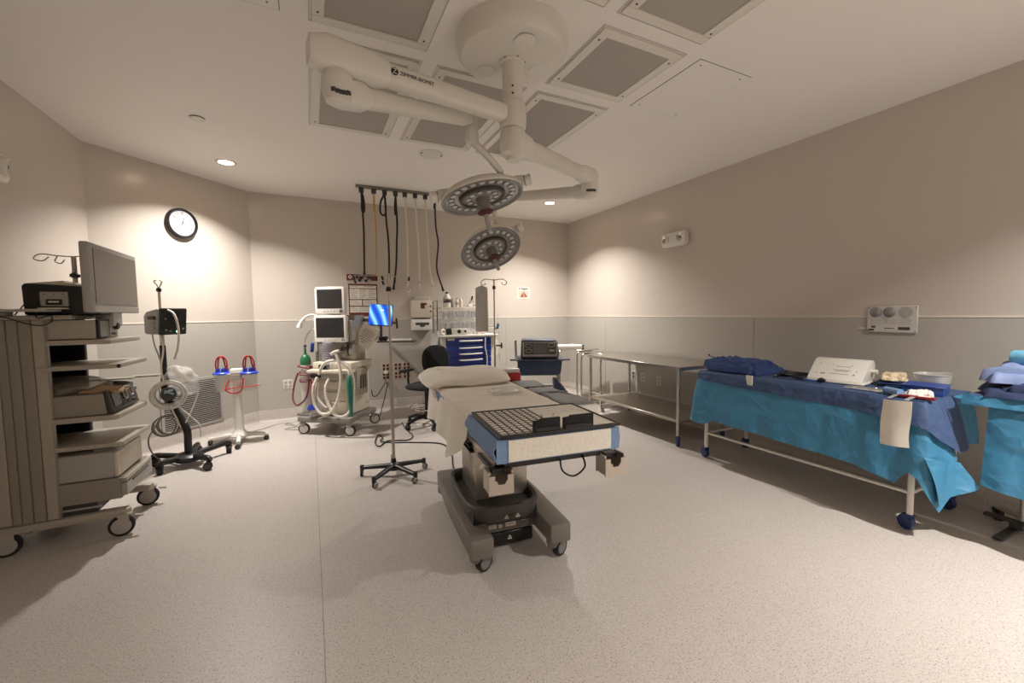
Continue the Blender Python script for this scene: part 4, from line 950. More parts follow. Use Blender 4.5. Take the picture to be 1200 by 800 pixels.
# ------------------------------------------------------------------ black task chair
ch = thing('task_chair', 'black office chair with a rounded back tucked behind the operating table', 'chair', (1.24, 4.965, 0), R(-46))
for k in range(5):
    a = 2 * PI * k / 5 + R(175); d = Vector((math.cos(a), math.sin(a), 0))
    lg = P().tube([tuple(d * 0.03 + Vector((0, 0, 0.125))), tuple(d * 0.16 + Vector((0, 0, 0.115))), tuple(d * 0.285 + Vector((0, 0, 0.075)))], lambda t: 0.026 - 0.008 * t, 10).done('leg', BLACK, ch)
    caster(ch, d.x * 0.28, d.y * 0.28, 0.030, 0.065, a + 0.6, BLACK, RUBBER, DGREY, 0.04)
P().lathe([(0, 0.09), (0.05, 0.09), (0.055, 0.12), (0.04, 0.16), (0.028, 0.17), (0.028, 0.46), (0, 0.46)], 20).done('gas_column', BLACK, ch)
P().torus((0, 0, 0.235), 0.20, 0.010, (0, 0, 1), 36, 8).done('foot_ring', CHROME, ch)
q = P()
for k in range(3):
    a = k * 2 * PI / 3; q.cyl((0.03 * math.cos(a), 0.03 * math.sin(a), 0.235), (0.195 * math.cos(a), 0.195 * math.sin(a), 0.235), 0.007, n=8)
q.done('ring_spoke', CHROME, ch)
s = P()
def seatf(u, v):
    a = 2 * PI * u; t_ = (v - .5) * PI; k = max(0, math.cos(t_)) ** 0.4; c, s_ = math.cos(a), math.sin(a)
    return (math.copysign(abs(c) ** 0.7, c) * 0.235 * k, math.copysign(abs(s_) ** 0.7, s_) * 0.225 * k, 0.49 + 0.038 * math.sin(t_))
s.grid(seatf, 32, 12, True); bmesh.ops.remove_doubles(s.bm, verts=s.bm.verts, dist=0.0005); s.done('seat', BLACKCLOTH, ch)
s = P()
def backf(u, v):
    a = 2 * PI * u; t_ = (v - .5) * PI; k = max(0, math.cos(t_)) ** 0.4; c, s_ = math.cos(a), math.sin(a)
    x = math.copysign(abs(c) ** 0.75, c) * 0.19 * k; z = 0.78 + math.copysign(abs(s_) ** 0.75, s_) * 0.19 * k
    return (x, 0.25 - 1.2 * x * x + 0.03 * math.sin(t_) + 0.06 * (z - 0.78), z)
s.grid(backf, 32, 12, True); bmesh.ops.remove_doubles(s.bm, verts=s.bm.verts, dist=0.0005); s.done('backrest', BLACKCLOTH, ch)
P().tube([(0, 0.05, 0.455), (0, 0.2, 0.45), (0, 0.30, 0.50), (0, 0.305, 0.62), (0, 0.29, 0.78)], 0.018, 10).done('back_bar', BLACK, ch)
for sx in (-1, 1): 
    P().tube([(sx * 0.20, 0.02, 0.47), (sx * 0.27, 0.02, 0.50), (sx * 0.275, 0.02, 0.655)], 0.014, 8).done('arm_post', BLACK, ch)
    P().box((sx * 0.275, -0.01, 0.67), (0.07, 0.24, 0.032), 0, 0.014).done('armrest', BLACK, ch)

# cord on the floor below the IV pole
cb = P(); cb.tube([(0.95, 5.06, 0.05), (0.965, 4.9, 0.008), (0.98, 4.62, 0.007), (0.90, 4.47, 0.007), (0.70, 4.53, 0.008), (0.59, 4.37, 0.012), (0.565, 4.52, 0.012), (0.635, 4.80, 0.007), (0.665, 4.68, 0.007), (0.62, 4.52, 0.019), (0.72, 4.46, 0.007), (0.90, 4.37, 0.007), (1.167, 4.19, 0.007), (1.20, 3.95, 0.007), (1.165, 3.75, 0.007), (1.08, 3.43, 0.007), (1.06, 3.05, 0.007)], 0.0065, 6, 10); tag(cb.done('floor_cord', BLACK), 'black cord looping across the floor from the chair to the table base', 'cable')
cb = P(); cb.tube([(-0.02, 5.95, 0.30), (-0.04, 6.0, 0.03), (-0.18, 5.95, 0.006), (-0.34, 5.87, 0.006), (-0.20, 5.70, 0.006), (-0.33, 5.60, 0.006), (-0.16, 5.52, 0.006), (-0.34, 5.92, 0.014), (-0.6, 5.72, 0.006), (-0.82, 5.60, 0.006), (-0.98, 5.22, 0.006), (-1.02, 5.0, 0.006)], 0.005, 6, 8); tag(cb.done('floor_cord', LGREY), 'thin grey cord trailing on the floor by the back wall', 'cable')
# ================================================================== supply cart with blue drawers
sx0, sx1, sy0, sy1 = 1.545, 2.352, 5.36, 5.93
sc = thing('supply_cart', 'white supply cart with blue drawers and pale handles against the back wall', 'cart', ((sx0 + sx1) / 2, (sy0 + sy1) / 2, 0))
P().bx(sx0, sx1, sy0 + 0.02, sy1, 0.10, 1.045, 0.012).done('body', WHITEP, sc, True)
P().bx(sx0 - 0.01, sx1 + 0.01, sy0 - 0.02, sy1, 1.045, 1.075, 0.010).done('top', WHITE, sc, True)
zs = [1.035, 0.93, 0.848, 0.766, 0.684, 0.53, 0.34, 0.12]
for k in range(7):
    z1, z0 = zs[k], zs[k + 1]
    d = P().bx(1.615, 2.262, sy0 - 0.002, sy0 + 0.022, z0 + 0.003, z1 - 0.003, 0.006, 1).done('drawer', CBLUE, sc, True)
    zc = z0 + (z1 - z0) * 0.60
    if k > 0 or True:
        P().tube([(1.80, sy0 - 0.002, zc), (1.82, sy0 - 0.028, zc), (1.96, sy0 - 0.034, zc - 0.002), (2.10, sy0 - 0.028, zc), (2.12, sy0 - 0.002, zc)], 0.011, 8).done('drawer_pull', WHITE, d, True)
P().cyl((1.935, sy0 - 0.008, 1.02), (1.935, sy0 + 0.001, 1.02), 0.010, n=14).done('lock', CHROME, sc, True)
P().bx(1.63, 1.73, sy0 - 0.004, sy0, 1.005, 1.03).done('label_strip', PAPER, sc, True)
P().tube([(2.175, sy0 - 0.006, 1.04), (2.165, sy0 - 0.016, 0.9), (2.19, sy0 - 0.016, 0.75), (2.185, sy0 - 0.014, 0.6)], 0.010, 8).done('lock_bar', WHITE, sc, True)
for x in (sx0 + 0.08, sx1 - 0.08):
    for y in (sy0 + 0.09, sy1 - 0.09): caster(sc, x, y, 0.045, 0.105, 0.7, LGREY, RUBBER, LGREY, 0.03, True)
P().tube([(2.20, 5.42, 1.075), (2.20, 5.41, 1.13), (2.21, 5.40, 1.165), (2.28, 5.40, 1.17), (2.34, 5.40, 1.165), (2.352, 5.40, 1.13), (2.355, 5.42, 1.075)], 0.010, 8).done('push_handle', CHROME, sc, True)
# bin rack on top
rk = thing('bin_rack', 'two-row rack of clear bins standing on the blue drawer cart', 'rack', (1.91, 5.70, 1.076))
for z in (1.115, 1.275, 1.44):
    P().bx(1.63, 2.20, 5.57, 5.83, z, z + 0.012, 0.003, 1).done('rack_shelf', WHITEP, rk, True)
for x in (1.628, 2.198):
    for y in (5.575, 5.825): P().bx(x - 0.008, x + 0.008, y - 0.008, y + 0.008, 1.0765, 1.45).done('rack_post', WHITEP, rk, True)
random.seed(11)
SUP = [M('supply_grey', (150, 146, 150), 0.5), M('supply_white', (224, 220, 214), 0.5), M('supply_mauve', (120, 112, 124), 0.5), M('supply_blue', (120, 138, 170), 0.5), M('supply_dark', (70, 66, 66), 0.6)]
names = {0: 'lower', 1: 'upper'}
for row, z in ((0, 1.128), (1, 1.288)):
    nb = 4
    for k in range(nb):
        x0 = 1.645 + k * 0.138; x1 = x0 + 0.130; hh = 0.125
        bn = thing('storage_bin', 'clear plastic bin, %s of the %s row of the rack' % (('leftmost', 'second from the left', 'third from the left', 'rightmost')[k], names[row]), 'bin', ((x0 + x1) / 2, 5.70, z), 0, 'clear bins of the rack')
        q = P(); q.bx(x0, x1, 5.555, 5.56, z, z + hh); q.bx(x0, x0 + 0.004, 5.56, 5.81, z, z + hh); q.bx(x1 - 0.004, x1, 5.56, 5.81, z, z + hh); q.bx(x0, x1, 5.56, 5.81, z, z + 0.004)
        q.done('bin_shell', GLASSY, bn, True)
        for j in range(5):
            xx = x0 + 0.016 + j * 0.024; mt = random.choice(SUP)
            P().box((xx, 5.60 + random.uniform(0, 0.12), z + 0.005 + 0.045 + 0.012), (0.018, 0.07, random.uniform(0.07, 0.10)), (random.uniform(-.1, .1), random.uniform(-.15, .15), 0), 0.003, 1).done('packet', mt, bn, True)
# side wire rack to the left of the bins
wrk = thing('wire_rack', 'dark wire side rack left of the clear bins on the cart', 'rack', (1.57, 5.68, 1.076))
for y in (5.58, 5.80):
    P().cyl((1.565, y, 1.0765), (1.565, y, 1.545), 0.006, n=8).done('upright', DGREY, wrk, True)
for z in (1.14, 1.24, 1.34, 1.44, 1.54):
    P().tube([(1.565, 5.58, z), (1.565, 5.80, z)], 0.004, 6, smooth=False).done('rung', STEELD, wrk, True)
P().tube([(1.565, 5.58, 1.535), (1.64, 5.575, 1.545), (1.69, 5.575, 1.545)], 0.004, 6).done('hook', STEELD, wrk, True)
# bottles and boxes on the rack
def bottle(x, y, z, r, h, body, cap, label, band=None, name='bottle'):
    t = thing(name, label, 'bottle', (x, y, z))
    P().lathe([(0, 0), (r * 0.92, 0), (r, 0.006), (r, h * 0.58), (r * 0.92, h * 0.68), (r * 0.45, h * 0.86), (r * 0.32, h * 0.90), (0, h * 0.90)], 24).done('body', body, t)
    P().lathe([(0, h), (r * 0.36, h), (r * 0.38, h * 0.89), (0, h * 0.89)], 18).done('cap', cap, t)
    if band: P().lathe([(r * 1.01, h * 0.30), (r * 1.012, h * 0.31), (r * 1.012, h * 0.52), (r * 1.01, h * 0.53)], 24).done('label_band', band, t)
    return t
bottle(1.735, 5.68, 1.453, 0.052, 0.215, WHITE, DGREY, 'white plastic bottle with a dark band, tallest on the bin rack', INK)
bottle(1.815, 5.70, 1.453, 0.026, 0.12, GREY, DGREY, 'small grey bottle beside the tall white bottle on the rack')
bottle(1.885, 5.69, 1.453, 0.024, 0.13, CREAM, DGREY, 'narrow cream bottle third from the left on the rack', INKLT)
bottle(1.945, 5.70, 1.453, 0.028, 0.14, CREAM, WHITE, 'cream bottle with a white cap near the middle of the rack')
q = thing('spray_gun', 'dark handheld spray gun lying upright on the bin rack', 'spray gun', (2.10, 5.69, 1.453))
P().bx(-0.06, 0.02, -0.03, 0.03, 0, 0.05, 0.01).done('grip', WHITE, q); P().tube([(-0.02, 0, 0.045), (-0.01, 0, 0.08), (0.03, 0, 0.10)], 0.018, 8).done('body', LGREY, q); P().tube([(0.0, 0, 0.085), (0.02, 0, 0.16)], 0.013, 8, smooth=False).done('nozzle', BLACK, q)
q = thing('glove_box', 'small white carton on the right end of the bin rack', 'carton', (2.145, 5.70, 1.453)); P().bx(-0.03, 0.045, -0.05, 0.05, 0, 0.055, 0.003, 1).done('carton_body', PAPER, q)
P().bx(-0.02, 0.03, -0.051, -0.0495, 0.015, 0.04).done('print', INKLT, q)
q = thing('device_box', 'white box with two round dark ports on the cart top', 'device', (1.83, 5.45, 1.076), R(-8)); P().bx(-0.11, 0.11, -0.04, 0.04, 0, 0.085, 0.008).done('case', WHITE, q)
for x in (-0.01, 0.075): P().cyl((x, -0.047, 0.045), (x, -0.038, 0.045), 0.026 if x < 0 else 0.016, n=18).done('port', BLACK, q)
q = thing('black_adapter', 'black square adapter left of the white port box on the cart', 'adapter', (1.685, 5.46, 1.076), R(15)); P().box((0, 0, 0.045), (0.07, 0.06, 0.085), (0.0, -0.3, 0), 0.008).done('case', BLACK, q); P().bx(0.03, 0.06, -0.035, 0.02, 0.002, 0.05, 0.006).done('plug', GREY, q)
q = thing('white_ring', 'white ring of tubing at the left end of the cart top', 'tubing', (1.60, 5.44, 1.076)); P().torus((0, 0, 0.045), 0.03, 0.012, (0.3, -1, 0.2), 24, 8).done('ring', WHITE, q); P().bx(-0.03, 0.03, -0.01, 0.04, 0, 0.02, 0.005).done('foot', WHITE, q)
q = thing('clear_cups', 'clear plastic cup standing on the cart below the rack', 'cup', (2.00, 5.47, 1.076)); P().lathe([(0, 0.002), (0.028, 0.002), (0.036, 0.09), (0.033, 0.09), (0.026, 0.006)], 20).done('cup', GLASSY, q)
q = thing('small_carton', 'small white and red carton at the right end of the cart top', 'carton', (2.14, 5.46, 1.076)); P().bx(-0.05, 0.05, -0.03, 0.03, 0, 0.085, 0.003, 1).done('carton_body', PAPER, q); P().bx(-0.04, -0.02, -0.0312, -0.0298, 0.03, 0.06).done('print', RED, q)
# translucent bag hung on the cart's left side
s = P(); s.grid(lambda u, v: (1.505 + 0.03 * math.sin(v * 9) * 0.4 - 0.03 * math.sin(u * PI), 5.40 + 0.22 * u, 0.60 + 0.53 * v - 0.03 * u), 10, 18); s.thick(0.02); tag(s.done('waste_bag', M('bag_white', (216, 214, 214), 0.5, alpha=0.8, bump=0.5, bscale=16)), 'white translucent waste bag hanging on the left side of the drawer cart', 'bag')
s = P(); s.prism([(0, 0), (0.0, 0.28), (0.11, 0.10)], 0, 0.006, Matrix.Translation((2.367, 5.42, 0.76)) @ Matrix(((1, 0, 0, 0), (0, 0, 1, 0), (0, 1, 0, 0), (0, 0, 0, 1)))); tag(s.done('paper_flap', PAPER), 'folded white paper corner sticking out right of the drawer cart', 'paper')

# ------------------------------------------------------------------ electrosurgical unit on its cart
ER = R(-27)
EC = Vector((2.37, 4.19, 0))
ec = thing('generator_cart', 'slate blue equipment cart behind the operating table, right of the IV pole', 'cart', tuple(EC), ER)
P().prism([(-0.27, -0.22), (0.27, -0.22), (0.27, 0.24), (-0.27, 0.24)], 0.825, 0.845, None, 0.006).done('top_shelf', SLATE, ec)
P().prism([(-0.24, 0.66), (0.20, 0.66), (0.235, 0.69), (0.25, 0.825), (-0.25, 0.825)], -0.19, 0.22, Matrix(((1, 0, 0, 0), (0, 0, 1, 0), (0, 1, 0, 0), (0, 0, 0, 1))), 0.015).done('drawer_box', M('slate_navy', (40, 58, 88), 0.45), ec)
for x, y in ((-0.235, 0.19), (0.235, 0.19), (-0.235, -0.12), (0.215, -0.14)):
    P().cyl((x, y, 0.10), (x, y, 0.83), 0.021 if x < 0 and y > 0 else 0.017, n=14).done('post', LGREY, ec)
    caster(ec, x, y, 0.04, 0.11, 0.4, LGREY, RUBBER, LGREY, 0.03)
P().bx(-0.25, 0.25, -0.20, 0.22, 0.095, 0.125, 0.012).done('lower_deck', SLATE, ec)
P().bx(-0.25, 0.25, -0.20, 0.22, 0.40, 0.425, 0.008).done('middle_shelf', SLATE, ec)
P().prism([(0.16, 0.40), (0.30, 0.40), (0.30, 0.48), (0.20, 0.60), (0.16, 0.60)], -0.20, 0.10, Matrix(((1, 0, 0, 0), (0, 0, 1, 0), (0, 1, 0, 0), (0, 0, 0, 1))), 0.01).done('side_bin', MATS['slate_navy'], ec)
P().tube([(-0.27, 0.23, 0.80), (-0.275, 0.23, 1.0), (-0.27, 0.20, 1.02)], 0.014, 8).done('rear_handle', LGREY, ec)
for sx in (-1, 1): P().box((sx * 0.29, -0.18, 0.838), (0.09, 0.05, 0.016), 0, 0.005).done('cord_wing', SLATE, ec)
for k, (x, lab) in enumerate(((-0.10, 'left'), (0.02, 'right'))):
    q = P(); q.bx(x - 0.025, x + 0.025, -0.18, -0.06, 0.426, 0.475, 0.015); q.sph((x, -0.12, 0.495), (0.024, 0.03, 0.03), 12); q.xf(TW[ec.name]); tag(q.done('foot_pedal', BLACK), 'black foot pedal on the %s of the slate cart shelf' % lab, 'pedal')
eu = thing('electrosurgical_generator', 'slate blue generator with a dark screen and round sockets on the slate cart', 'medical device', tuple(EC + Vector((0, 0, 0.8455))), ER)
P().prism([(-0.215, 0.012), (0.205, 0.004), (0.215, 0.03), (0.20, 0.195), (0.16, 0.212), (-0.18, 0.218), (-0.205, 0.20)], -0.17, 0.20, Matrix(((1, 0, 0, 0), (0, 0, 1, 0), (0, 1, 0, 0), (0, 0, 0, 1))), 0.014).done('case', M('generator_blue', (74, 84, 104), 0.42), eu)
P().bx(-0.19, 0.195, -0.182, -0.165, 0.028, 0.190, 0.012).done('front_bezel', LGREY, eu)
P().bx(-0.175, 0.182, -0.188, -0.18, 0.052, 0.182, 0.010).done('front_panel', DGREY, eu)
P().bx(-0.075, 0.085, -0.191, -0.186, 0.062, 0.176, 0.003, 1).done('screen', M('generator_screen', (98, 96, 94), 0.25), eu)
for (x, z) in ((-0.125, 0.15), (-0.125, 0.095), (0.13, 0.155)):
    q = P(); q.prism([(-0.032 * math.cos(a) if False else 0.036 * math.copysign(abs(math.cos(a)) ** 0.5, math.cos(a)), 0.019 * math.copysign(abs(math.sin(a)) ** 0.6, math.sin(a))) for a in [2 * PI * i / 24 for i in range(24)]], 0.183, 0.193, Matrix.Translation((x, 0, z)) @ Matrix(((1, 0, 0, 0), (0, 0, -1, 0), (0, 1, 0, 0), (0, 0, 0, 1)))); so = q.done('socket_ring', LGREY, eu)
    P().box((x, -0.193, z), (0.056, 0.004, 0.024), 0, 0.004).done('socket_face', BLACK, so)
P().bx(0.105, 0.165, -0.192, -0.186, 0.085, 0.105, 0.003, 1).done('key_row', LGREY, eu)
q = P()
for k in range(5): q.cyl((-0.045 + 0.022 * k, -0.193, 0.044), (-0.045 + 0.022 * k, -0.184, 0.044), 0.005, n=8)
q.done('indicator_dots', PAPER, eu)

# ------------------------------------------------------------------ chrome instrument stands in the corner
def mayo(x, y, rz, label, h, tw, td, tray=True):
    t = thing('mayo_stand', label, 'instrument stand', (x, y, 0), rz, 'chrome instrument stands in the corner')
    for s_ in (-1, 1):
        P().tube([(s_ * 0.20, -0.22, 0.045), (s_ * 0.20, 0.05, 0.045), (s_ * 0.20, 0.20, 0.05)], 0.013, 8).done('foot_rail', CHROME, t)
        P().tube([(s_ * 0.20, 0.19, 0.045), (s_ * 0.20, 0.20, 0.10), (s_ * 0.20, 0.20, h - 0.10), (s_ * 0.20, 0.175, h - 0.03), (s_ * 0.20, 0.10, h - 0.008), (s_ * 0.20, -0.10, h - 0.008)], 0.014, 10).done('upright', CHROME, t)
        for yy in (-0.20, 0.17): caster(t, s_ * 0.20, yy, 0.022, 0.05, 0.5, CHROME, RUBBER, LGREY, 0.018)
    P().tube([(-0.20, 0.20, 0.25), (0.20, 0.20, 0.25)], 0.010, 8, smooth=False).done('cross_bar', CHROME, t)
    if tray:
        P().bx(-tw, tw, -td, td * 0.8, h + 0.007, h + 0.018, 0.004, 1).done('tray', STEEL, t)
    return t
mayo(3.62, 5.23, R(100), 'chrome instrument stand with bent uprights nearest the back right corner', 0.80, 0.25, 0.2)
mayo(3.70, 4.745, R(95), 'chrome instrument stand with a flat tray beside the bare steel table', 0.775, 0.20, 0.18)
rl = thing('roller_board', 'white patient roller board with black end caps on the corner instrument stands', 'board', (3.42, 5.17, 0.8185), R(-25))
P().bx(-0.20, 0.20, -0.07, 0.07, 0.0, 0.072, 0.02, 3).done('board_body', WHITE, rl)
for sx in (-1, 1):
    for zz in (0.018, 0.054): P().cyl((sx * 0.198, -0.05, zz), (sx * 0.222, -0.05, zz), 0.014, n=12).done('end_cap', BLACK, rl)
P().bx(0.03, 0.08, -0.03, 0.03, 0.072, 0.084, 0.004).done('grip', LGREY, rl)

# ------------------------------------------------------------------ bare steel table
sx0, sx1, sy0, sy1, sz = 3.285, 3.965, 2.985, 4.47, 0.80
stt = thing('steel_table', 'bare stainless steel work table with a lower shelf by the right wall', 'table', ((sx0 + sx1) / 2, (sy0 + sy1) / 2, 0))
P().bx(sx0 - 0.015, sx1 + 0.015, sy0 - 0.02, sy1 + 0.02, sz - 0.004, sz + 0.004, 0.002, 1).done('top', STEEL, stt, True)
q = P(); q.bx(sx0 - 0.015, sx0 - 0.010, sy0 - 0.02, sy1 + 0.02, sz - 0.032, sz - 0.003); q.bx(sx1 + 0.010, sx1 + 0.015, sy0 - 0.02, sy1 + 0.02, sz - 0.032, sz - 0.003); q.bx(sx0 - 0.010, sx1 + 0.01, sy0 - 0.02, sy0 - 0.015, sz - 0.032, sz - 0.003); q.bx(sx0 - 0.010, sx1 + 0.01, sy1 + 0.015, sy1 + 0.02, sz - 0.032, sz - 0.003)
q.done('top_lip', STEEL, stt, True)
P().bx(sx0 + 0.005, sx1 - 0.005, sy0 + 0.005, sy1 - 0.005, 0.235, 0.262, 0.004, 1).done('shelf', STEELD, stt, True)
for x in (sx0 + 0.012, sx1 - 0.012):
    for y in (sy0 + 0.015, sy1 - 0.015):
        P().cyl((x, y, 0.105), (x, y, sz - 0.01), 0.0165, n=16).done('leg', STEEL, stt, True)
        caster(stt, x, y, 0.042, 0.11, 0.9, CASTBLUE, CASTBLUE, CASTBLUE, 0.03, True)
# ================================================================== tower cart on the left
tw = thing('tower_cart', 'tall beige equipment tower cart with side monitor beside the left wall', 'equipment cart', (-1.36, 3.56, 0))
NY, FY = 3.32, 3.80
for nm, y0, y1 in (('near', NY, NY + 0.035), ('far', FY - 0.035, FY)):
    sp_ = P().bx(-1.655, -1.375, y0, y1, 0.165, 1.362, 0.006, 1).done('side_panel', PUTTY if nm == 'near' else BLACK, tw, True)  # far panel coloured black to paint in the shade between the shelves
    if nm == 'near':
        for x0, x1, m in ((-1.655, -1.575, BEIGE), (-1.571, -1.535, PUTTY), (-1.531, -1.487, PUTTY), (-1.483, -1.432, PUTTY), (-1.428, -1.381, BEIGE)):
            P().bx(x0, x1, y0 - 0.008, y0 + 0.002, 0.175, 1.345, 0.003, 1).done('panel_strip', m, sp_, True)
P().bx(-1.655, -1.635, NY + 0.035, FY - 0.035, 0.165, 1.36).done('rear_panel', DGREY, tw, True)
P().bx(-1.66, -1.26, NY - 0.01, FY + 0.01, 1.346, 1.372, 0.006, 1).done('top_plate', BEIGE, tw, True)
def shelf(z, th, x1, lip=0.0):
    s_ = P().prism([(-1.632, NY + 0.002), (x1 - 0.02, NY + 0.002), (x1, NY + 0.02), (x1 + 0.012, FY - 0.02), (x1 - 0.006, FY - 0.002), (-1.632, FY - 0.002)], z - th, z, None, 0.003).done('shelf', BEIGE, tw, True)
    return s_
shelf(1.224, 0.028, -1.10); s2 = shelf(1.072, 0.026, -1.07); shelf(0.761, 0.030, -1.085); shelf(0.590, 0.026, -1.075)
P().box((-1.395, NY - 0.012, 1.062), (0.06, 0.02, 0.022), 0, 0.006).done('shelf_clamp', BEIGE, s2, True)
for y in (NY + 0.02, FY - 0.02): P().bx(-1.075, -1.062, y - 0.012, y + 0.012, 1.047, 1.071, 0.003, 1).done('shelf_cap', BLACK, s2, True)
dr = P().bx(-1.60, -1.095, NY + 0.006, FY - 0.01, 0.235, 0.366, 0.005, 1).done('drawer_case', PUTTY, tw, True)
P().bx(-1.096, -1.066, NY + 0.004, FY - 0.03, 0.338, 0.362, 0.004, 1).done('drawer_rail', BEIGE, dr, True); P().bx(-1.096, -1.066, NY + 0.004, FY - 0.03, 0.252, 0.332, 0.004, 1).done('drawer_front', LGREY, dr, True)
P().bx(-1.067, -1.058, NY + 0.08, FY - 0.12, 0.318, 0.328, 0.003, 1).done('drawer_pull', DGREY, dr, True)
P().bx(-1.58, -1.22, NY + 0.03, FY - 0.03, 0.165, 0.232, 0.004, 1).done('lower_bay', DGREY, tw, True)
P().bx(-1.58, -1.20, NY + 0.025, NY + 0.032, 0.195, 0.205).done('bay_trim', BEIGE, tw, True)
for y in (NY + 0.03, FY - 0.03):
    P().prism([(-1.66, y - 0.045), (-1.08, y - 0.035), (-1.06, y), (-1.08, y + 0.035), (-1.66, y + 0.045)], 0.122, 0.166, None, 0.008).done('base_beam', BEIGE, tw, True)
    for x in (-1.105, -1.61):
        caster(tw, x + 0.02, y - (0.02 if y < 3.5 else -0.03), 0.064, 0.13, R(8), BEIGE, RUBBER, LGREY, 0.036, True, True)
P().bx(-1.64, -1.30, NY + 0.07, FY - 0.07, 0.128, 0.162).done('base_plate', DGREY, tw, True)
P().bx(-1.19, -1.02, 3.86, 3.93, 0.922, 0.934, 0.003, 1).done('side_tray', LGREY, tw, True); P().bx(-1.40, -1.15, 3.801, 3.87, 0.920, 0.932, 0.003, 1).done('side_tray_arm', BEIGE, tw, True)
# monitor at the front edge, turned towards the room
mo = P().bx(-1.165, -1.120, 3.20, 3.915, 1.385, 1.790, 0.010, 2).done('monitor', LGREY, tw, True, label='grey flat monitor with a dull blank screen')
P().bx(-1.121, -1.1165, 3.245, 3.885, 1.438, 1.758).done('screen', SCREENGREY, mo, True)
P().bx(-1.155, -1.118, 3.21, 3.91, 1.386, 1.43, 0.006, 1).done('lower_bezel', LGREY, mo, True)
P().bx(-1.24, -1.165, 3.45, 3.65, 1.47, 1.69, 0.01).done('monitor_mount', PUTTY, tw, True)
P().cyl((-1.265, 3.56, 1.36), (-1.265, 3.56, 1.62), 0.022, n=14).done('monitor_post', PUTTY, tw, True)
P().bx(-1.22, -1.13, 3.50, 3.64, 1.30, 1.39, 0.008).done('post_foot', LGREY, tw, True)
# drip hooks above the top plate
P().cyl((-1.37, 3.70, 1.36), (-1.37, 3.70, 1.755), 0.013, n=12).done('drip_rod', STEEL, tw, True)
P().lathe([(0.013, 0), (0.026, 0.008), (0.026, 0.022), (0.013, 0.035)], 14, None, (-1.37, 3.70, 1.615)).done('rod_collar', BLACK, tw, True)
for s_, L_ in ((-1, 0.17), (1, 0.11)):
    P().tube([(-1.37, 3.70, 1.752), (-1.37 + s_ * L_ * 0.5, 3.70 - s_ * 0.02, 1.757), (-1.37 + s_ * L_, 3.70 - s_ * 0.03, 1.765), (-1.37 + s_ * (L_ + 0.03), 3.70 - s_ * 0.03, 1.735), (-1.37 + s_ * (L_ - 0.01), 3.70 - s_ * 0.03, 1.722), (-1.37 + s_ * (L_ - 0.045), 3.70 - s_ * 0.025, 1.75)], 0.004, 7).done('drip_hook', STEELD, tw, True)
P().tube([(-1.37 - 0.07, 3.69, 1.756), (-1.37 - 0.085, 3.69, 1.72), (-1.37 - 0.06, 3.69, 1.705), (-1.37 - 0.04, 3.69, 1.73)], 0.004, 7).done('drip_hook', STEELD, tw, True)

# --- things carried by the tower
pr_ = thing('photo_printer', 'black desktop printer with a pale paper tray on top of the tower cart', 'printer', (-1.335, 3.52, 1.3725))
P().prism([(-0.135, 0), (0.195, 0.0), (0.20, 0.06), (0.185, 0.165), (-0.125, 0.185), (-0.14, 0.17)], -0.17, 0.16, Matrix(((1, 0, 0, 0), (0, 0, 1, 0), (0, 1, 0, 0), (0, 0, 0, 1))), 0.012).done('case', BLACK, pr_)
P().bx(-0.06, 0.06, -0.182, -0.168, 0.05, 0.135, 0.004, 1).done('front_plate', LGREY, pr_)
P().bx(-0.035, 0.035, -0.186, -0.180, 0.06, 0.092, 0.003, 1).done('paper_slot', BLACK, pr_)
P().bx(-0.022, 0.022, -0.188, -0.184, 0.072, 0.082).done('slot_lip', PAPER, pr_)
q = P()
for x in (-0.04, 0.005, 0.04): q.cyl((x, -0.185, 0.122), (x, -0.181, 0.122), 0.0035, n=8)
q.done('screw', DGREY, pr_)
P().prism([(-0.115, 0.186), (0.03, 0.203), (0.035, 0.192), (0.165, 0.168), (-0.115, 0.178)], -0.14, 0.14, Matrix(((1, 0, 0, 0), (0, 0, 1, 0), (0, 1, 0, 0), (0, 0, 0, 1)))).done('paper_tray', CREAM, pr_)
P().bx(-0.152, -0.138, -0.1, 0.05, 0.06, 0.13, 0.004).done('side_latch', BLACK, pr_)
ky = thing('pull_out_tray', 'thin pale pull-out tray in front of the black printer', 'tray', (-1.47, 3.24, 1.392))
P().bx(-0.20, 0.17, -0.075, 0.085, 0.0, 0.014, 0.003, 1).done('tray_board', LGREY, ky)
P().bx(0.11, 0.205, -0.02, 0.085, 0.014, 0.022, 0.003, 1).done('tray_end', CREAM, ky)
P().bx(-0.1, -0.05, 0.06, 0.13, -0.02, 0.0).done('tray_bracket', PUTTY, ky)
cb = P(); cb.tube([(-1.60, 3.22, 1.37), (-1.50, 3.225, 1.365), (-1.42, 3.23, 1.33), (-1.36, 3.24, 1.315), (-1.315, 3.245, 1.335), (-1.32, 3.25, 1.37), (-1.37, 3.25, 1.355), (-1.385, 3.26, 1.385)], 0.0035, 6); tag(cb.done('dangling_cable', BLACK), 'black cable looping under the pull-out tray of the tower', 'cable')
cb = P(); cb.tube([(-1.475, 3.50, 1.47), (-1.50, 3.46, 1.45), (-1.51, 3.40, 1.40), (-1.51, 3.36, 1.376)], 0.0035, 6); tag(cb.done('printer_cable', BLACK), 'short black cable at the left of the printer', 'cable')
ls = thing('light_source', 'pale box with a black control panel and round knob on the top shelf', 'medical device', (-1.28, 3.50, 1.2245))
P().bx(-0.28, 0.115, -0.155, 0.12, 0.004, 0.118, 0.006).done('case', BEIGE, ls)
P().bx(0.115, 0.128, -0.155, 0.12, 0.006, 0.120, 0.004).done('front_frame', BLACK, ls)
P().bx(0.126, 0.131, -0.14, -0.02, 0.014, 0.11).done('front_plate', GREY, ls)
P().bx(0.126, 0.131, -0.005, 0.105, 0.014, 0.11).done('control_plate', LGREY, ls)
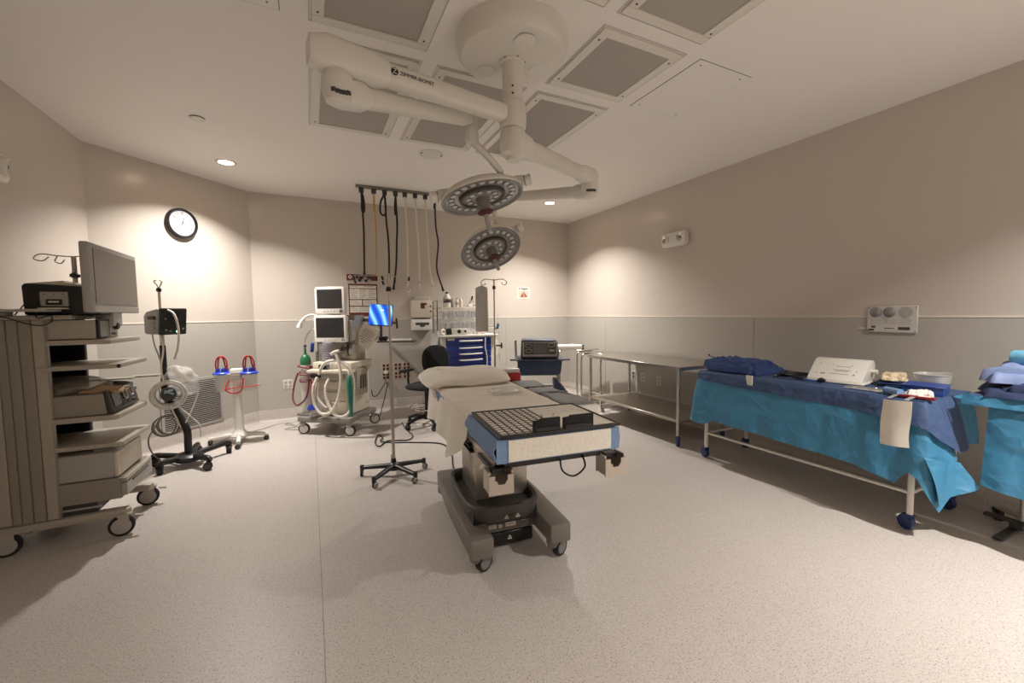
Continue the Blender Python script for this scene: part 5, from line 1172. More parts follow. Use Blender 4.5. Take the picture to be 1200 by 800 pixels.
P().lathe([(0.02, -0.0), (0.024, 0.004), (0.024, 0.02), (0.018, 0.026), (0, 0.026)], 20, basis((1, 0, 0)), (0.130, 0.058, 0.078)).done('knob', BLACK, ls)
P().bx(0.130, 0.135, 0.035, 0.075, 0.02, 0.035).done('switch', BLACK, ls); P().cyl((0.13, 0.015, 0.03), (0.135, 0.015, 0.03), 0.007, n=10).done('button', BLACK, ls)
sc2 = thing('video_console', 'grey console with dials on a sloping front, on the middle shelf under a bag', 'medical device', (-1.30, 3.55, 0.7615))
P().prism([(-0.30, 0.004), (0.165, 0.004), (0.150, 0.13), (-0.30, 0.13)], -0.21, 0.20, Matrix(((1, 0, 0, 0), (0, 0, 1, 0), (0, 1, 0, 0), (0, 0, 0, 1))), 0.006).done('case', PUTTY, sc2)
P().prism([(0.158, 0.006), (0.195, 0.01), (0.165, 0.150), (0.145, 0.142)], -0.212, 0.205, Matrix(((1, 0, 0, 0), (0, 0, 1, 0), (0, 1, 0, 0), (0, 0, 0, 1))), 0.006).done('front_panel', DGREY, sc2)
fm = basis((0.97, 0, 0.22), (0, 0, 1))
P().box((0.182, -0.135, 0.085), (0.006, 0.10, 0.085), (0, -0.22, 0), 0.003, 1).done('display', M('console_screen', (92, 88, 84), 0.25), sc2)
for y, z, r_ in ((0.0, 0.095, 0.03), (0.09, 0.10, 0.03), (0.165, 0.105, 0.018)):
    d = P(); d.torus((0.185, y, z), r_, 0.005, (0.97, 0, 0.22), 22, 6); do = d.done('dial', LGREY, sc2)
    P().lathe([(0, 0.010), (r_ * 0.55, 0.010), (r_ * 0.6, 0.0), (r_ * 0.9, -0.002)], 18, fm, (0.183, y, z)).done('dial_cap', GREY, do)
for y in (-0.04, 0.045, 0.13): P().box((0.19, y, 0.04), (0.006, 0.05, 0.02), (0, -0.22, 0), 0.003, 1).done('socket', BLACK, sc2)
bgm = P()
def bg2(u, v):
    a = 2 * PI * u; t_ = (v - 0.5) * PI; k = math.cos(t_); q_ = Vector((math.cos(a) * k, math.sin(a) * k, math.sin(t_)))
    n_ = 1 + 0.25 * noise.noise(q_ * 3.5 + Vector((5, 0, 0)))
    return (-1.37 + q_.x * 0.20 * n_, 3.54 + q_.y * 0.16 * n_, 0.895 + max(-0.002, 0.02 + q_.z * 0.075 * n_))
bgm.grid(bg2, 34, 14, True); bmesh.ops.remove_doubles(bgm.bm, verts=bgm.bm.verts, dist=0.0005); tag(bgm.done('plastic_bag', M('film_dim', (150, 142, 132), 0.25, alpha=0.55, bump=0.6, bscale=25), ang=80), 'clear plastic bag bunched on the grey console of the tower', 'bag')
q = thing('coiled_cable', 'coiled pale cable lying on the front of the grey console', 'cable', (-1.20, 3.62, 0.8925))
for k in range(4): P().torus((0.01 * k, 0.01 * (k % 2), 0.006 + 0.009 * k), 0.075 - 0.006 * k, 0.005, (0.05 * k, 0.08, 1), 30, 6).done('coil', WHOSE if k < 2 else DGREY, q)
q = P(); q.grid(lambda u, v: (-1.28 + 0.20 * u, 3.38 + 0.12 * v, 0.905 + 0.03 * math.sin(u * PI) * math.sin(v * PI) + 0.006 * math.sin(u * 12 + v * 6)), 14, 10); q.thick(0.012); tag(q.done('tan_cloth', M('tan_fabric', (186, 156, 122), 0.85)), 'small tan cloth pack on top of the grey console', 'cloth')
q = thing('lower_console', 'white boxy console with a clear front, below the fourth tower shelf', 'medical device', (-1.33, 3.55, 0.3665))
P().bx(-0.27, 0.205, -0.215, 0.19, 0.003, 0.165, 0.010).done('case', LGREY, q)
P().bx(0.203, 0.225, -0.215, 0.19, 0.006, 0.160, 0.008).done('front_frame', CREAM, q)
P().bx(0.222, 0.23, -0.185, 0.16, 0.03, 0.14, 0.004).done('front_window', GLASSY, q)
P().bx(0.10, 0.226, -0.18, 0.17, 0.165, 0.185, 0.006).done('top_hatch', GLASSY, q)

# ================================================================== black pump stand
pc = (-1.05, 4.652)
ps = thing('pump_stand', 'black cranked pump stand on a five-leg base between the tower and the white stand', 'equipment stand', (pc[0], pc[1], 0))
P().lathe([(0, 0.05), (0.10, 0.05), (0.115, 0.065), (0.115, 0.095), (0.09, 0.115), (0.05, 0.125), (0, 0.125)], 28).done('base_hub', BLACK, ps)
for k, (fx, fy) in enumerate(((-1.225, 4.47), (-0.85, 4.42), (-0.775, 4.915), (-1.34, 4.75), (-1.05, 5.0))):
    d = Vector((fx - pc[0], fy - pc[1], 0)); L_ = d.length; d.normalize()
    lg = P().tube([tuple(d * 0.07 + Vector((0, 0, 0.09))), tuple(d * 0.2 + Vector((0, 0, 0.10))), tuple(d * (L_ - 0.03) + Vector((0, 0, 0.105))), tuple(d * L_ + Vector((0, 0, 0.085)))], lambda t: 0.027 - 0.004 * t, 10).done('leg', BLACK, ps)
    caster(ps, d.x * (L_ - 0.01), d.y * (L_ - 0.01), 0.036, 0.085, math.atan2(d.y, d.x) + 0.9, BLACK, RUBBER, DGREY, 0.04)
PT = Vector((-1.225, 4.80, 0))
P().tube([(0, 0, 0.10), (0, 0.0, 0.20), (-0.002, 0.005, 0.32), (-0.05, 0.045, 0.43), (-0.13, 0.11, 0.55), (PT.x - pc[0], PT.y - pc[1], 0.68), (PT.x - pc[0], PT.y - pc[1], 0.80)], 0.030, 14).done('cranked_tube', BLACK, ps)
P().cyl((PT.x, PT.y, 0.78), (PT.x, PT.y, 1.10), 0.024, n=14).done('sleeve', BLACK, ps, True)
P().cyl((PT.x, PT.y, 1.08), (PT.x, PT.y, 1.42), 0.017, n=14).done('mast', STEELD, ps, True)
P().cyl((PT.x, PT.y, 1.40), (PT.x, PT.y, 1.60), 0.011, n=12).done('mast_top', STEELD, ps, True)
P().lathe([(0.011, 0), (0.02, 0.006), (0.02, 0.03), (0.011, 0.036)], 12, None, (PT.x, PT.y, 1.585)).done('mast_collar', BLACK, ps, True)
for s_ in (-1, 1): P().tube([(PT.x, PT.y, 1.62), (PT.x + s_ * 0.015, PT.y, 1.65), (PT.x + s_ * 0.028, PT.y - 0.01, 1.675), (PT.x + s_ * 0.012, PT.y - 0.01, 1.69)], 0.006, 7).done('mast_hook', STEELD, ps, True)
P().box((PT.x + 0.01, PT.y - 0.02, 0.455 + 0.10), (0.05, 0.05, 0.02), 0, 0.004).done('cable_tie', LGREY, ps, True)
pu = thing('fluid_pump', 'grey pump box with a slanted black control face on the black stand', 'medical device', (PT.x + 0.055, PT.y - 0.075, 1.205), R(42))
P().prism([(-0.14, 0.010), (-0.115, 0.0), (0.075, 0.0), (0.10, 0.21), (0.06, 0.225), (-0.10, 0.20), (-0.14, 0.16)], -0.10, 0.10, Matrix(((0, 0, 1, 0), (-1, 0, 0, 0), (0, 1, 0, 0), (0, 0, 0, 1))), 0.010).done('case', GREY, pu)
PFM = Matrix.Translation((0, -0.09, 0.11)) @ Matrix.Rotation(R(7), 4, 'X')
q = P(); q.bx(-0.108, 0.108, -0.022, 0.004, -0.115, 0.122, 0.012); q.xf(PFM); fo = q.done('control_face', BLACK, pu)
q = P(); q.bx(-0.01, 0.06, -0.026, -0.020, 0.01, 0.09, 0.003); q.xf(PFM); q.done('display', SCREENOFF, fo)
for x, z, m in ((-0.06, -0.07, GREY), (-0.025, -0.08, GREY), (0.03, -0.085, M('led_green', (190, 255, 210), 0.3, emit=(160, 255, 200), es=3)), (0.075, -0.06, LGREY), (-0.065, 0.03, GREY)):
    q = P(); q.cyl((x, -0.027, z), (x, -0.02, z), 0.009, n=12); q.xf(PFM); q.done('button', m, fo)
P().bx(-0.1125, -0.1005, -0.04, 0.06, 0.13, 0.16, 0.003).done('side_print', INK, pu)
for k in range(2): P().bx(-0.1125, -0.1005, -0.03, 0.05, 0.05 + 0.04 * k, 0.06 + 0.04 * k).done('side_print', INKLT, pu)
tb = P(); tb.tube([(PT.x + 0.09, PT.y - 0.19, 1.425), (PT.x + 0.15, PT.y - 0.22, 1.38), (PT.x + 0.175, PT.y - 0.225, 1.25), (PT.x + 0.165, PT.y - 0.225, 1.10), (PT.x + 0.135, PT.y - 0.23, 0.985)], 0.009, 8); tag(tb.done('white_tube', WHOSE), 'white tube looped over the front of the grey pump', 'tubing')
tb = P(); tb.tube([(PT.x + 0.01, PT.y - 0.10, 1.205), (PT.x + 0.03, PT.y - 0.10, 1.08), (PT.x + 0.005, PT.y - 0.10, 0.90), (PT.x + 0.02, PT.y - 0.10, 0.75)], 0.007, 8); tag(tb.done('white_tube', WHOSE), 'white tube hanging straight below the grey pump', 'tubing')
tb = P(); tb.tube([(PT.x - 0.06, PT.y - 0.03, 1.21), (PT.x - 0.045, PT.y - 0.04, 1.10), (PT.x - 0.01, PT.y - 0.04, 0.95), (PT.x - 0.01, PT.y - 0.04, 0.80)], 0.006, 8); tag(tb.done('pump_cable', LGREY), 'grey cable hanging behind the pump along the mast', 'cable')
# clear canister and bag on the stand
FC = Vector((0.24, -0.97, 0.02)).normalized()
cc = Vector((PT.x + 0.045, PT.y - 0.10, 0.66)); B_ = Matrix.Translation(cc) @ basis(FC)
cn = thing('tubing_canister', 'round clear canister of coiled tubing hooked on the black pump stand', 'canister', tuple(cc - Vector((0, 0, 0.14))))
q = P(); q.lathe([(0.09, -0.07), (0.125, -0.06), (0.135, 0.03), (0.125, 0.05), (0.095, 0.055)], 32, B_); q.done('shell', GLASSY, cn, True)
q = P(); q.torus(tuple(B_ @ Vector((0, 0, 0.045))), 0.125, 0.010, tuple(FC), 36, 8); q.done('rim', M('rim_clear', (214, 208, 198), 0.25, alpha=0.75), cn, True)
for k in range(3):
    q = P(); q.torus(tuple(B_ @ Vector((0, 0, 0.01 - 0.02 * k))), 0.105 - 0.006 * k, 0.007, tuple(FC), 32, 6); q.done('tubing_coil', WHOSE, cn, True)
q = P(); q.lathe([(0, 0.02), (0.05, 0.02), (0.06, 0.0), (0.06, -0.06), (0, -0.06)], 20, B_); q.done('core', DGREY, cn, True)
for k in range(3):
    q = P(); a = k * 1.3; q.tube([tuple(B_ @ Vector((0.035 * math.cos(a), 0.035 * math.sin(a), 0.03))), tuple(B_ @ Vector((-0.03 * math.cos(a + .5), 0.04, 0.04)))], 0.008, 8, smooth=False); q.done('fitting', M('pale_blue_fit', (150, 168, 180), 0.4), cn, True)
q = P(); q.tube([tuple(cc - FC * 0.05), (PT.x, PT.y, 0.70)], 0.012, 8, smooth=False); q.done('hook_arm', BLACK, cn, True)
bgm = P()
def bg3(u, v):
    a = 2 * PI * u; t_ = (v - 0.5) * PI; k = math.cos(t_); q_ = Vector((math.cos(a) * k, math.sin(a) * k, math.sin(t_)))
    n_ = 1 + 0.3 * noise.noise(q_ * 2.5 + Vector((1, 7, 0)))
    return (PT.x + 0.13 + q_.x * 0.125 * n_, PT.y - 0.02 + q_.y * 0.09 * n_, 0.765 + q_.z * 0.135 * n_ - 0.25 * q_.x * 0.125)
bgm.grid(bg3, 34, 16, True); bmesh.ops.remove_doubles(bgm.bm, verts=bgm.bm.verts, dist=0.0005); tag(bgm.done('plastic_bag', FILMY, ang=80), 'clear plastic bag of tubing hanging on the black pump stand', 'bag')
tb = P(); tb.tube([(PT.x + 0.05, PT.y - 0.1, 0.56), (PT.x + 0.10, PT.y - 0.14, 0.45), (PT.x + 0.14, PT.y - 0.14, 0.36), (PT.x + 0.22, PT.y - 0.14, 0.52), (PT.x + 0.27, PT.y - 0.13, 0.66)], 0.006, 8); tag(tb.done('white_tube', WHOSE), 'thin white tube curling below the clear canister', 'tubing')
tb = P(); tb.tube([(PT.x + 0.13, PT.y - 0.14, 0.54), (PT.x + 0.20, PT.y - 0.15, 0.46), (PT.x + 0.27, PT.y - 0.15, 0.36), (PT.x + 0.275, PT.y - 0.15, 0.25)], 0.006, 8); tag(tb.done('white_tube', WHOSE), 'thin white tube trailing to the right below the clear canister', 'tubing')
q = thing('cable_hank', 'hank of grey cable wrapped at the bend of the black pump stand', 'cable', (PT.x + 0.0, PT.y - 0.08, 0.22))
for k in range(4): P().torus((0.02 * k, -0.02 - 0.01 * k, 0.15 + 0.008 * k), 0.085 + 0.006 * (k % 2), 0.006, (0.35, -1, 0.15 + 0.1 * k), 30, 6).done('coil', GREY, q)
P().tube([(-0.05, -0.03, 0.18), (-0.11, -0.05, 0.05), (-0.08, -0.06, -0.08), (0.0, -0.07, -0.16), (0.1, -0.08, -0.205)], 0.006, 8).done('lead', GREY, q)

# ================================================================== white suction stand
wc = (-0.735, 5.27)
ws = thing('suction_stand', 'white stand on a star base carrying two blue-lidded suction canisters', 'equipment stand', (wc[0], wc[1], 0))
P().lathe([(0, 0.06), (0.08, 0.06), (0.085, 0.08), (0.07, 0.105), (0.05, 0.125), (0.044, 0.16), (0.040, 0.66), (0, 0.66)], 26).done('post', WHITE, ws)
for k, (fx, fy) in enumerate(((-0.715, 4.985), (-0.47, 5.24), (-1.01, 5.28), (-0.72, 5.53))):
    d = Vector((fx - wc[0], fy - wc[1], 0)); L_ = d.length; d.normalize()
    P().tube([tuple(d * 0.05 + Vector((0, 0, 0.085))), tuple(d * 0.15 + Vector((0, 0, 0.08))), tuple(d * L_ + Vector((0, 0, 0.065)))], lambda t: 0.027 - 0.008 * t, 10).done('leg', WHITE, ws)
    caster(ws, d.x * (L_ - 0.01), d.y * (L_ - 0.01), 0.024, 0.06, 0.7 * k, DGREY, RUBBER, DGREY, 0.028)
P().bx(-0.055, 0.055, -0.05, 0.05, 0.655, 0.80, 0.012).done('head', WHITE, ws)
for k in range(3): P().bx(-0.045, 0.045, -0.055, -0.049, 0.69 + 0.03 * k, 0.70 + 0.03 * k).done('head_rib', LGREY, ws)
P().bx(-0.19, 0.19, -0.03, 0.03, 0.74, 0.752, 0.004).done('cross_bar', WHITE, ws)
def canister(dx, dy, label):
    c = thing('suction_canister', label, 'canister', (wc[0] + dx, wc[1] + dy, 0.56), 0, 'blue-lidded suction canisters')
    P().lathe([(0, 0.003), (0.062, 0.003), (0.075, 0.185), (0.072, 0.185), (0.059, 0.007)], 26).done('jar', GLASSY, c)
    P().lathe([(0.070, 0.182), (0.086, 0.184), (0.086, 0.196), (0.075, 0.206), (0, 0.208)], 26).done('lid', LIDBLUE, c)
    q = P()
    for k in range(5): a = k * 1.26; q.cyl((0.045 * math.cos(a), 0.045 * math.sin(a), 0.2), (0.045 * math.cos(a), 0.045 * math.sin(a), 0.245), 0.016, n=12)
    q.done('lid_ports', LIDBLUE, c)
    for s_ in (-1, 1):
        P().tube([(s_ * 0.045, -0.01, 0.215), (s_ * 0.05, -0.012, 0.30), (s_ * 0.03, -0.02, 0.36), (0.0, -0.025, 0.375), (-s_ * 0.02, -0.02, 0.35), (-s_ * 0.035, 0.0, 0.25)], 0.0075, 8).done('red_tube', RED, c)
    return c
canister(-0.135, 0.04, 'blue-lidded canister with red tubes on the left of the white stand')
canister(0.120, -0.04, 'blue-lidded canister with red tubes on the right of the white stand')
tb = P(); tb.tube([(wc[0] - 0.06, wc[1] - 0.07, 0.69), (wc[0] - 0.09, wc[1] - 0.10, 0.60), (wc[0] - 0.03, wc[1] - 0.11, 0.555), (wc[0] + 0.05, wc[1] - 0.13, 0.575), (wc[0] + 0.07, wc[1] - 0.13, 0.66), (wc[0] + 0.07, wc[1] - 0.12, 0.71)], 0.007, 8); tag(tb.done('red_suction_tube', RED), 'red tube looping below the two blue lids', 'tubing')
tb = P(); tb.tube([(wc[0] - 0.10, wc[1] - 0.11, 0.60), (wc[0] + 0.05, wc[1] - 0.135, 0.615), (wc[0] + 0.15, wc[1] - 0.14, 0.62), (wc[0] + 0.23, wc[1] - 0.14, 0.625)], 0.005, 8); tag(tb.done('red_suction_tube', RED), 'straight red tube pointing right below the blue lids', 'tubing')

# ================================================================== fittings on the angled wall
AA = math.atan2(BY - AY, BX - AX)
def on_angled(s_, z): return (AX + math.cos(AA) * s_, AY + math.sin(AA) * s_, z)
gr = thing('air_grille', 'large louvred return-air grille low on the angled wall', 'vent', on_angled(0.80, 0.155), AA)
gw, gh = 0.325, 0.53
q = P(); q.bx(-gw, gw, -0.016, -0.006, 0, 0.028).bx(-gw, gw, -0.016, -0.006, gh - 0.028, gh).bx(-gw, -gw + 0.028, -0.016, -0.006, 0.028, gh - 0.028).bx(gw - 0.028, gw, -0.016, -0.006, 0.028, gh - 0.028)
q.done('grille_frame', LGREY, gr)
P().bx(-gw + 0.02, gw - 0.02, -0.009, -0.0065, 0.02, gh - 0.02).done('dark_back', M('grille_dark', (34, 31, 30), 0.8), gr)
slat = None
for k in range(22):
    z = 0.040 + k * 0.0212
    if slat is None:
        slat = P().box((0, 0, 0), (2 * gw - 0.056, 0.010, 0.010), (R(35), 0, 0)).done('slat', M('slat_grey', (140, 134, 128), 0.5), gr, loc=(0, -0.014, z))
    else: link_mesh('slat', slat.data, None, gr, (0, -0.014, z))
for sx in (-1, 1):
    for z in (0.014, gh - 0.014): P().cyl((sx * (gw - 0.014), -0.019, z), (sx * (gw - 0.014), -0.015, z), 0.005, n=8).done('screw', DGREY, gr)
ck = thing('wall_clock', 'round black-rimmed wall clock with a white dial on the angled wall', 'clock', on_angled(0.785, 2.343), AA)
CB = basis((0, -1, 0))
P().lathe([(0.148, 0.0), (0.155, 0.004), (0.155, 0.038), (0.150, 0.046), (0.138, 0.046), (0.130, 0.036), (0.128, 0.03)], 48, CB).done('rim', BLACK, ck)
P().lathe([(0, 0.0295), (0.131, 0.0295), (0.131, 0.027), (0, 0.027)], 48, CB).done('dial', M('dial_white', (196, 195, 198), 0.5), ck)
for k in range(1, 13):
    a = PI / 2 - k * PI / 6
    text(str(k), 'numeral', 0.034, INK, ck, Matrix.Translation((0.102 * math.cos(a), -0.0305, 0.102 * math.sin(a))) @ CB, W=False)
for ang, L_, w in ((12 / 12 * 0 + 0.60, 0.066, 0.008), (36 / 60 * 12, 0.10, 0.006)):
    a = PI / 2 - ang * PI / 6; d = Vector((math.cos(a), 0, math.sin(a)))
    q = P(); m_ = Vector((-d.z, 0, d.x)) * w / 2; o_ = Vector((0, -0.033, 0))
    q.tube([tuple(o_ - d * 0.015), tuple(o_ + d * L_)], lambda t: w / 2 * (1 - 0.5 * t), 6, smooth=False); q.done('hand', BLACK, ck)
P().cyl((0, -0.036, 0), (0, -0.030, 0), 0.006, n=12).done('hub', BLACK, ck)
q = P()
for k in range(60):
    a = k * PI / 30; q.box((0.122 * math.cos(a), -0.0302, 0.122 * math.sin(a)), (0.006, 0.0012, 0.0014), (0, -a, 0))
q.done('minute_marks', INK, ck)
# ================================================================== fittings on the back wall
ph = thing('poster_header', 'dark red header strip with a white badge above the wall poster', 'sign', (0.665, YB, 1.836))
P().bx(-0.20, 0.20, -0.006, -0.001, 0, 0.083).done('board', M('poster_red', (104, 44, 40), 0.5), ph)
P().cyl((-0.155, -0.0075, 0.045), (-0.155, -0.0055, 0.045), 0.024, n=20).done('badge', PAPER, ph); P().cyl((-0.155, -0.0085, 0.045), (-0.155, -0.007, 0.045), 0.010, n=16).done('badge_mark', MATS['poster_red'], ph)
q = P()
for k, (w, z) in enumerate(((0.18, 0.062), (0.16, 0.045), (0.20, 0.026))): q.bx(-0.105, -0.105 + w, -0.0075, -0.0058, z - 0.0045, z + 0.0045)
q.done('print_lines', INKLT, ph)
P().bx(-0.20, 0.20, -0.008, -0.001, -0.012, -0.001).done('lower_edge', BEIGE, ph)
pw = thing('wall_poster', 'dark red framed poster with white text panels on the back wall', 'poster', (0.672, YB, 1.345))
P().bx(-0.19, 0.19, -0.006, -0.001, 0, 0.445).done('board', MATS['poster_red'], pw)
blocks = [(-0.175, 0.175, 0.385, 0.42), (-0.175, 0.175, 0.235, 0.375), (-0.175, -0.02, 0.145, 0.222), (-0.005, 0.175, 0.145, 0.222), (-0.175, -0.05, 0.05, 0.13), (-0.045, 0.175, 0.05, 0.13)]
for x0, x1, z0, z1 in blocks:
    bk = P().bx(x0, x1, -0.0075, -0.0055, z0, z1).done('text_panel', PAPER, pw)
    q = P(); n_ = max(1, int((z1 - z0) / 0.022)); cols = 3 if z1 - z0 > 0.1 else (2 if x1 - x0 > 0.3 else 1)
    for c_ in range(cols):
        cw_ = (x1 - x0) / cols
        for k in range(n_):
            q.bx(x0 + c_ * cw_ + 0.01, x0 + c_ * cw_ + cw_ * (0.85 if (k + c_) % 3 else 0.6), -0.0085, -0.007, z1 - 0.014 - k * 0.022, z1 - 0.007 - k * 0.022)
    q.done('print_lines', INKLT, bk)
# dispensers
d1 = thing('glove_dispenser', 'beige wall dispenser with a small dark window and paper on top', 'dispenser', (1.465, YB, 1.31))
P().bx(-0.155, 0.155, -0.15, -0.008, 0, 0.25, 0.012).done('case', CREAM, d1)
P().bx(-0.03, 0.06, -0.154, -0.148, 0.135, 0.215, 0.003, 1).done('window', M('window_red', (96, 40, 38), 0.3), d1); P().bx(0.03, 0.055, -0.156, -0.152, 0.14, 0.185).done('window_label', PAPER, d1)
for z in (0.17, 0.095): P().cyl((0.115, -0.156, z), (0.115, -0.148, z), 0.012, n=14).done('button', DGREY, d1)
for k in range(3): P().bx(-0.115, 0.115, -0.14, -0.02, 0.252 + 0.018 * k, 0.266 + 0.018 * k, 0.004).done('folded_paper', PAPER, d1)
d2 = thing('towel_dispenser', 'white wall dispenser with a dark slot below the beige one', 'dispenser', (1.46, YB, 1.13))
P().bx(-0.145, 0.145, -0.13, -0.008, 0, 0.165, 0.010).done('case', WHITE, d2); P().bx(-0.10, 0.10, -0.134, -0.128, 0.075, 0.112, 0.006, 1).done('slot', DGREY, d2); P().bx(-0.035, 0.035, -0.134, -0.128, 0.05, 0.08, 0.006, 1).done('slot_cut', DGREY, d2)
# sign with warning triangle
sg = thing('warning_sign', 'square white paper notice with a red triangle on the back wall', 'sign', (3.184, YB, 1.60))
P().bx(-0.117, 0.117, -0.004, -0.001, 0, 0.195).done('paper', PAPER, sg); P().bx(-0.085, 0.085, -0.0052, -0.0038, 0.02, 0.125).done('field', M('sign_peach', (214, 186, 164), 0.7), sg)
q = P(); q.prism([(-0.065, 0.03), (0.065, 0.03), (0, 0.12)], 0.0055, 0.0068, Matrix(((1, 0, 0, 0), (0, 0, -1, 0), (0, 1, 0, 0), (0, 0, 0, 1)))); to = q.done('triangle', M('sign_red', (150, 66, 48), 0.6), sg)
q = P(); q.bx(-0.006, 0.006, -0.0075, -0.0065, 0.055, 0.095); q.bx(-0.02, 0.02, -0.0075, -0.0065, 0.04, 0.047); q.done('triangle_mark', PAPER, to)
q = P(); q.bx(-0.06, 0.08, -0.0052, -0.0038, 0.158, 0.172); q.cyl((-0.085, -0.005, 0.165), (-0.085, -0.0038, 0.165), 0.012, n=12); q.bx(-0.03, 0.05, -0.0052, -0.0038, 0.14, 0.147); q.done('print_lines', INK, sg)
# sockets
PLATE = M('plate_steel', (196, 186, 172), 0.4, 0.2)
def outlet(name, loc, rz, label, body, face, w=0.075, h=0.115, quad=False):
    t = thing(name, label, 'outlet', loc, rz, 'wall outlets')
    P().bx(-w / 2, w / 2, -0.012, -0.0055, -h / 2, h / 2, 0.003, 1).done('plate', body, t)
    for sx in ((-1, 1) if quad else (0,)):
        for z in (-1, 1): P().bx(sx * w * 0.23 - 0.017, sx * w * 0.23 + 0.017, -0.0155, -0.011, z * h * 0.22 - 0.019, z * h * 0.22 + 0.019, 0.005, 1).done('receptacle', face, t)
    return t
cols_ = ['left', 'middle', 'right']
for j, z in enumerate((0.610, 0.485)):
    for i, x in enumerate((0.945, 1.112, 1.238)):
        outlet('socket_plate', (x, YB, z), 0, 'dark red socket plate, %s of the %s row behind the IV pole' % (cols_[i], ('upper', 'lower')[j]), PLATE, DRED, 0.115, 0.115, True)
outlet('socket_plate', (-0.295, YB, 0.467), 0, 'white double socket plate left of the anaesthesia machine', WHITE, LGREY, 0.11, 0.12, True)
outlet('socket_plate', (XR, 4.476, 0.48), R(-90), 'dark outlet in a steel plate above the steel table shelf', PLATE, DGREY)
outlet('socket_plate', (XR, 4.293, 0.47), R(-90), 'white outlet next to the dark one on the right wall', WHITE, LGREY)
outlet('socket_plate', (XR, 3.999, 0.465), R(-90), 'white outlet nearest the viewer on the right wall', WHITE, LGREY)
pg = P(); pg.box((0.945, YB - 0.03, 0.535), (0.05, 0.03, 0.05), (0, 0.6, 0), 0.006); tag(pg.done('power_plug', PAPER), 'white plug in the upper left wall sockets', 'plug')
pg = P(); pg.bx(0.925, 0.965, YB - 0.045, YB - 0.016, 0.385, 0.43, 0.006); tag(pg.done('power_plug', LGREY), 'pale grey plug below the left wall sockets', 'plug')
# emergency lights
def elight(loc, rz, label):
    t = thing('emergency_light', label, 'emergency light', loc, rz, 'emergency lights')
    P().prism([(-0.16, 0.0), (0.16, 0.0), (0.185, 0.03), (0.185, 0.15), (0.17, 0.17), (-0.17, 0.17), (-0.185, 0.15), (-0.185, 0.03)], 0.004, 0.075, Matrix(((1, 0, 0, 0), (0, 0, -1, 0), (0, 1, 0, 0), (0, 0, 0, 1))), 0.012).done('case', WHITE, t)
    for sx in (-1, 1):
        n_ = Vector((sx * 0.35, -1, -0.15)); B2 = Matrix.Translation((sx * 0.115, -0.078, 0.095)) @ basis(n_)
        l_ = P(); l_.lathe([(0.055, -0.03), (0.058, 0.0), (0.054, 0.02), (0.046, 0.022), (0.043, 0.012)], 24, B2); lo = l_.done('lamp', WHITE, t)
        l_ = P(); l_.lathe([(0, 0.006), (0.02, 0.008), (0.044, 0.014)], 20, B2); l_.done('reflector', CHROME, lo)
        l_ = P(); l_.sph(tuple(B2 @ Vector((0, 0, 0.012))), 0.014, 10); l_.done('bulb', GREY, lo)
elight((XR, 3.745, 2.145), R(-90), 'white twin-lamp emergency light on the right wall')
elight((XL, 3.60, 2.195), R(90), 'white twin-lamp emergency light cut by the left picture edge')
# gauge panel on the right wall
gp = thing('gauge_panel', 'white wall panel with two round glass gauges above the blue draped table', 'control panel', (XR, 1.622, 1.175), R(-90))
P().bx(-0.155, 0.155, -0.022, -0.007, 0, 0.205, 0.004, 1).done('plate', M('panel_white', (206, 200, 194), 0.4), gp)
GL = M('gauge_glass', (132, 128, 126), 0.12, var=0.04, coat=0.8)
for x in (-0.10, -0.012):
    P().lathe([(0, 0.020), (0.02, 0.018), (0.034, 0.010), (0.040, 0.0)], 30, basis((0, -1, 0)), (x, -0.022, 0.158)).done('gauge', GL, gp)
P().cyl((0.085, -0.0235, 0.155), (0.085, -0.0215, 0.155), 0.042, n=28).done('blank_cap', LGREY, gp)
q = P()
for r_ in range(4): q.bx(-0.125, 0.115, -0.0232, -0.0215, 0.066 + r_ * 0.0125, 0.0672 + r_ * 0.0125)
for c_ in range(6): q.bx(-0.125 + c_ * 0.048, -0.1238 + c_ * 0.048, -0.0232, -0.0215, 0.066, 0.105)
q.done('table_print', INKLT, gp)
P().bx(-0.125, -0.097, -0.0235, -0.0215, 0.035, 0.052).done('button', DGREY, gp); P().bx(-0.142, -0.105, -0.024, -0.0215, 0.014, 0.026).done('switch', BLACK, gp)
P().bx(0.045, 0.115, -0.0235, -0.0215, 0.022, 0.044).done('name_plate', DGREY, gp); P().bx(-0.04, 0.02, -0.0232, -0.0215, 0.031, 0.036).done('print_line', INK, gp)
for sx in (-1, 1):
    for z in (0.012, 0.193): P().cyl((sx * 0.146, -0.0245, z), (sx * 0.146, -0.0215, z), 0.004, n=8).done('screw', DGREY, gp)
P().bx(-0.215, -0.16, -0.012, -0.0065, 0.02, 0.035, 0.002, 1).done('tape_tag', CREAM, gp)
# ================================================================== blue draped instrument table
tx0, tx1, ty0, ty1, tz = 3.262, 3.83, 1.175, 2.635, 0.80
it = thing('instrument_table', 'long steel instrument table hidden under blue drapes by the right wall', 'table', ((tx0 + tx1) / 2, (ty0 + ty1) / 2, 0))
P().bx(tx0 - 0.02, tx1 + 0.03, ty0 - 0.03, ty1 + 0.03, tz - 0.03, tz, 0.004, 1).done('top', STEEL, it, True)
for x in (tx0, tx1):
    for y in (ty0, ty1):
        P().cyl((x, y, 0.10), (x, y, tz - 0.02), 0.0165, n=16).done('leg', WHITEP, it, True)
        caster(it, x, y, 0.046, 0.11, R(250), CASTBLUE, CASTBLUE, CASTBLUE, 0.032, True, False)
    P().cyl((x, ty0, 0.235), (x, ty1, 0.235), 0.0125, n=12).done('side_rail', WHITEP, it, True)
for y in (ty0, ty1): P().cyl((tx0, y, 0.235), (tx1, y, 0.235), 0.0125, n=12).done('cross_rail', WHITEP, it, True)

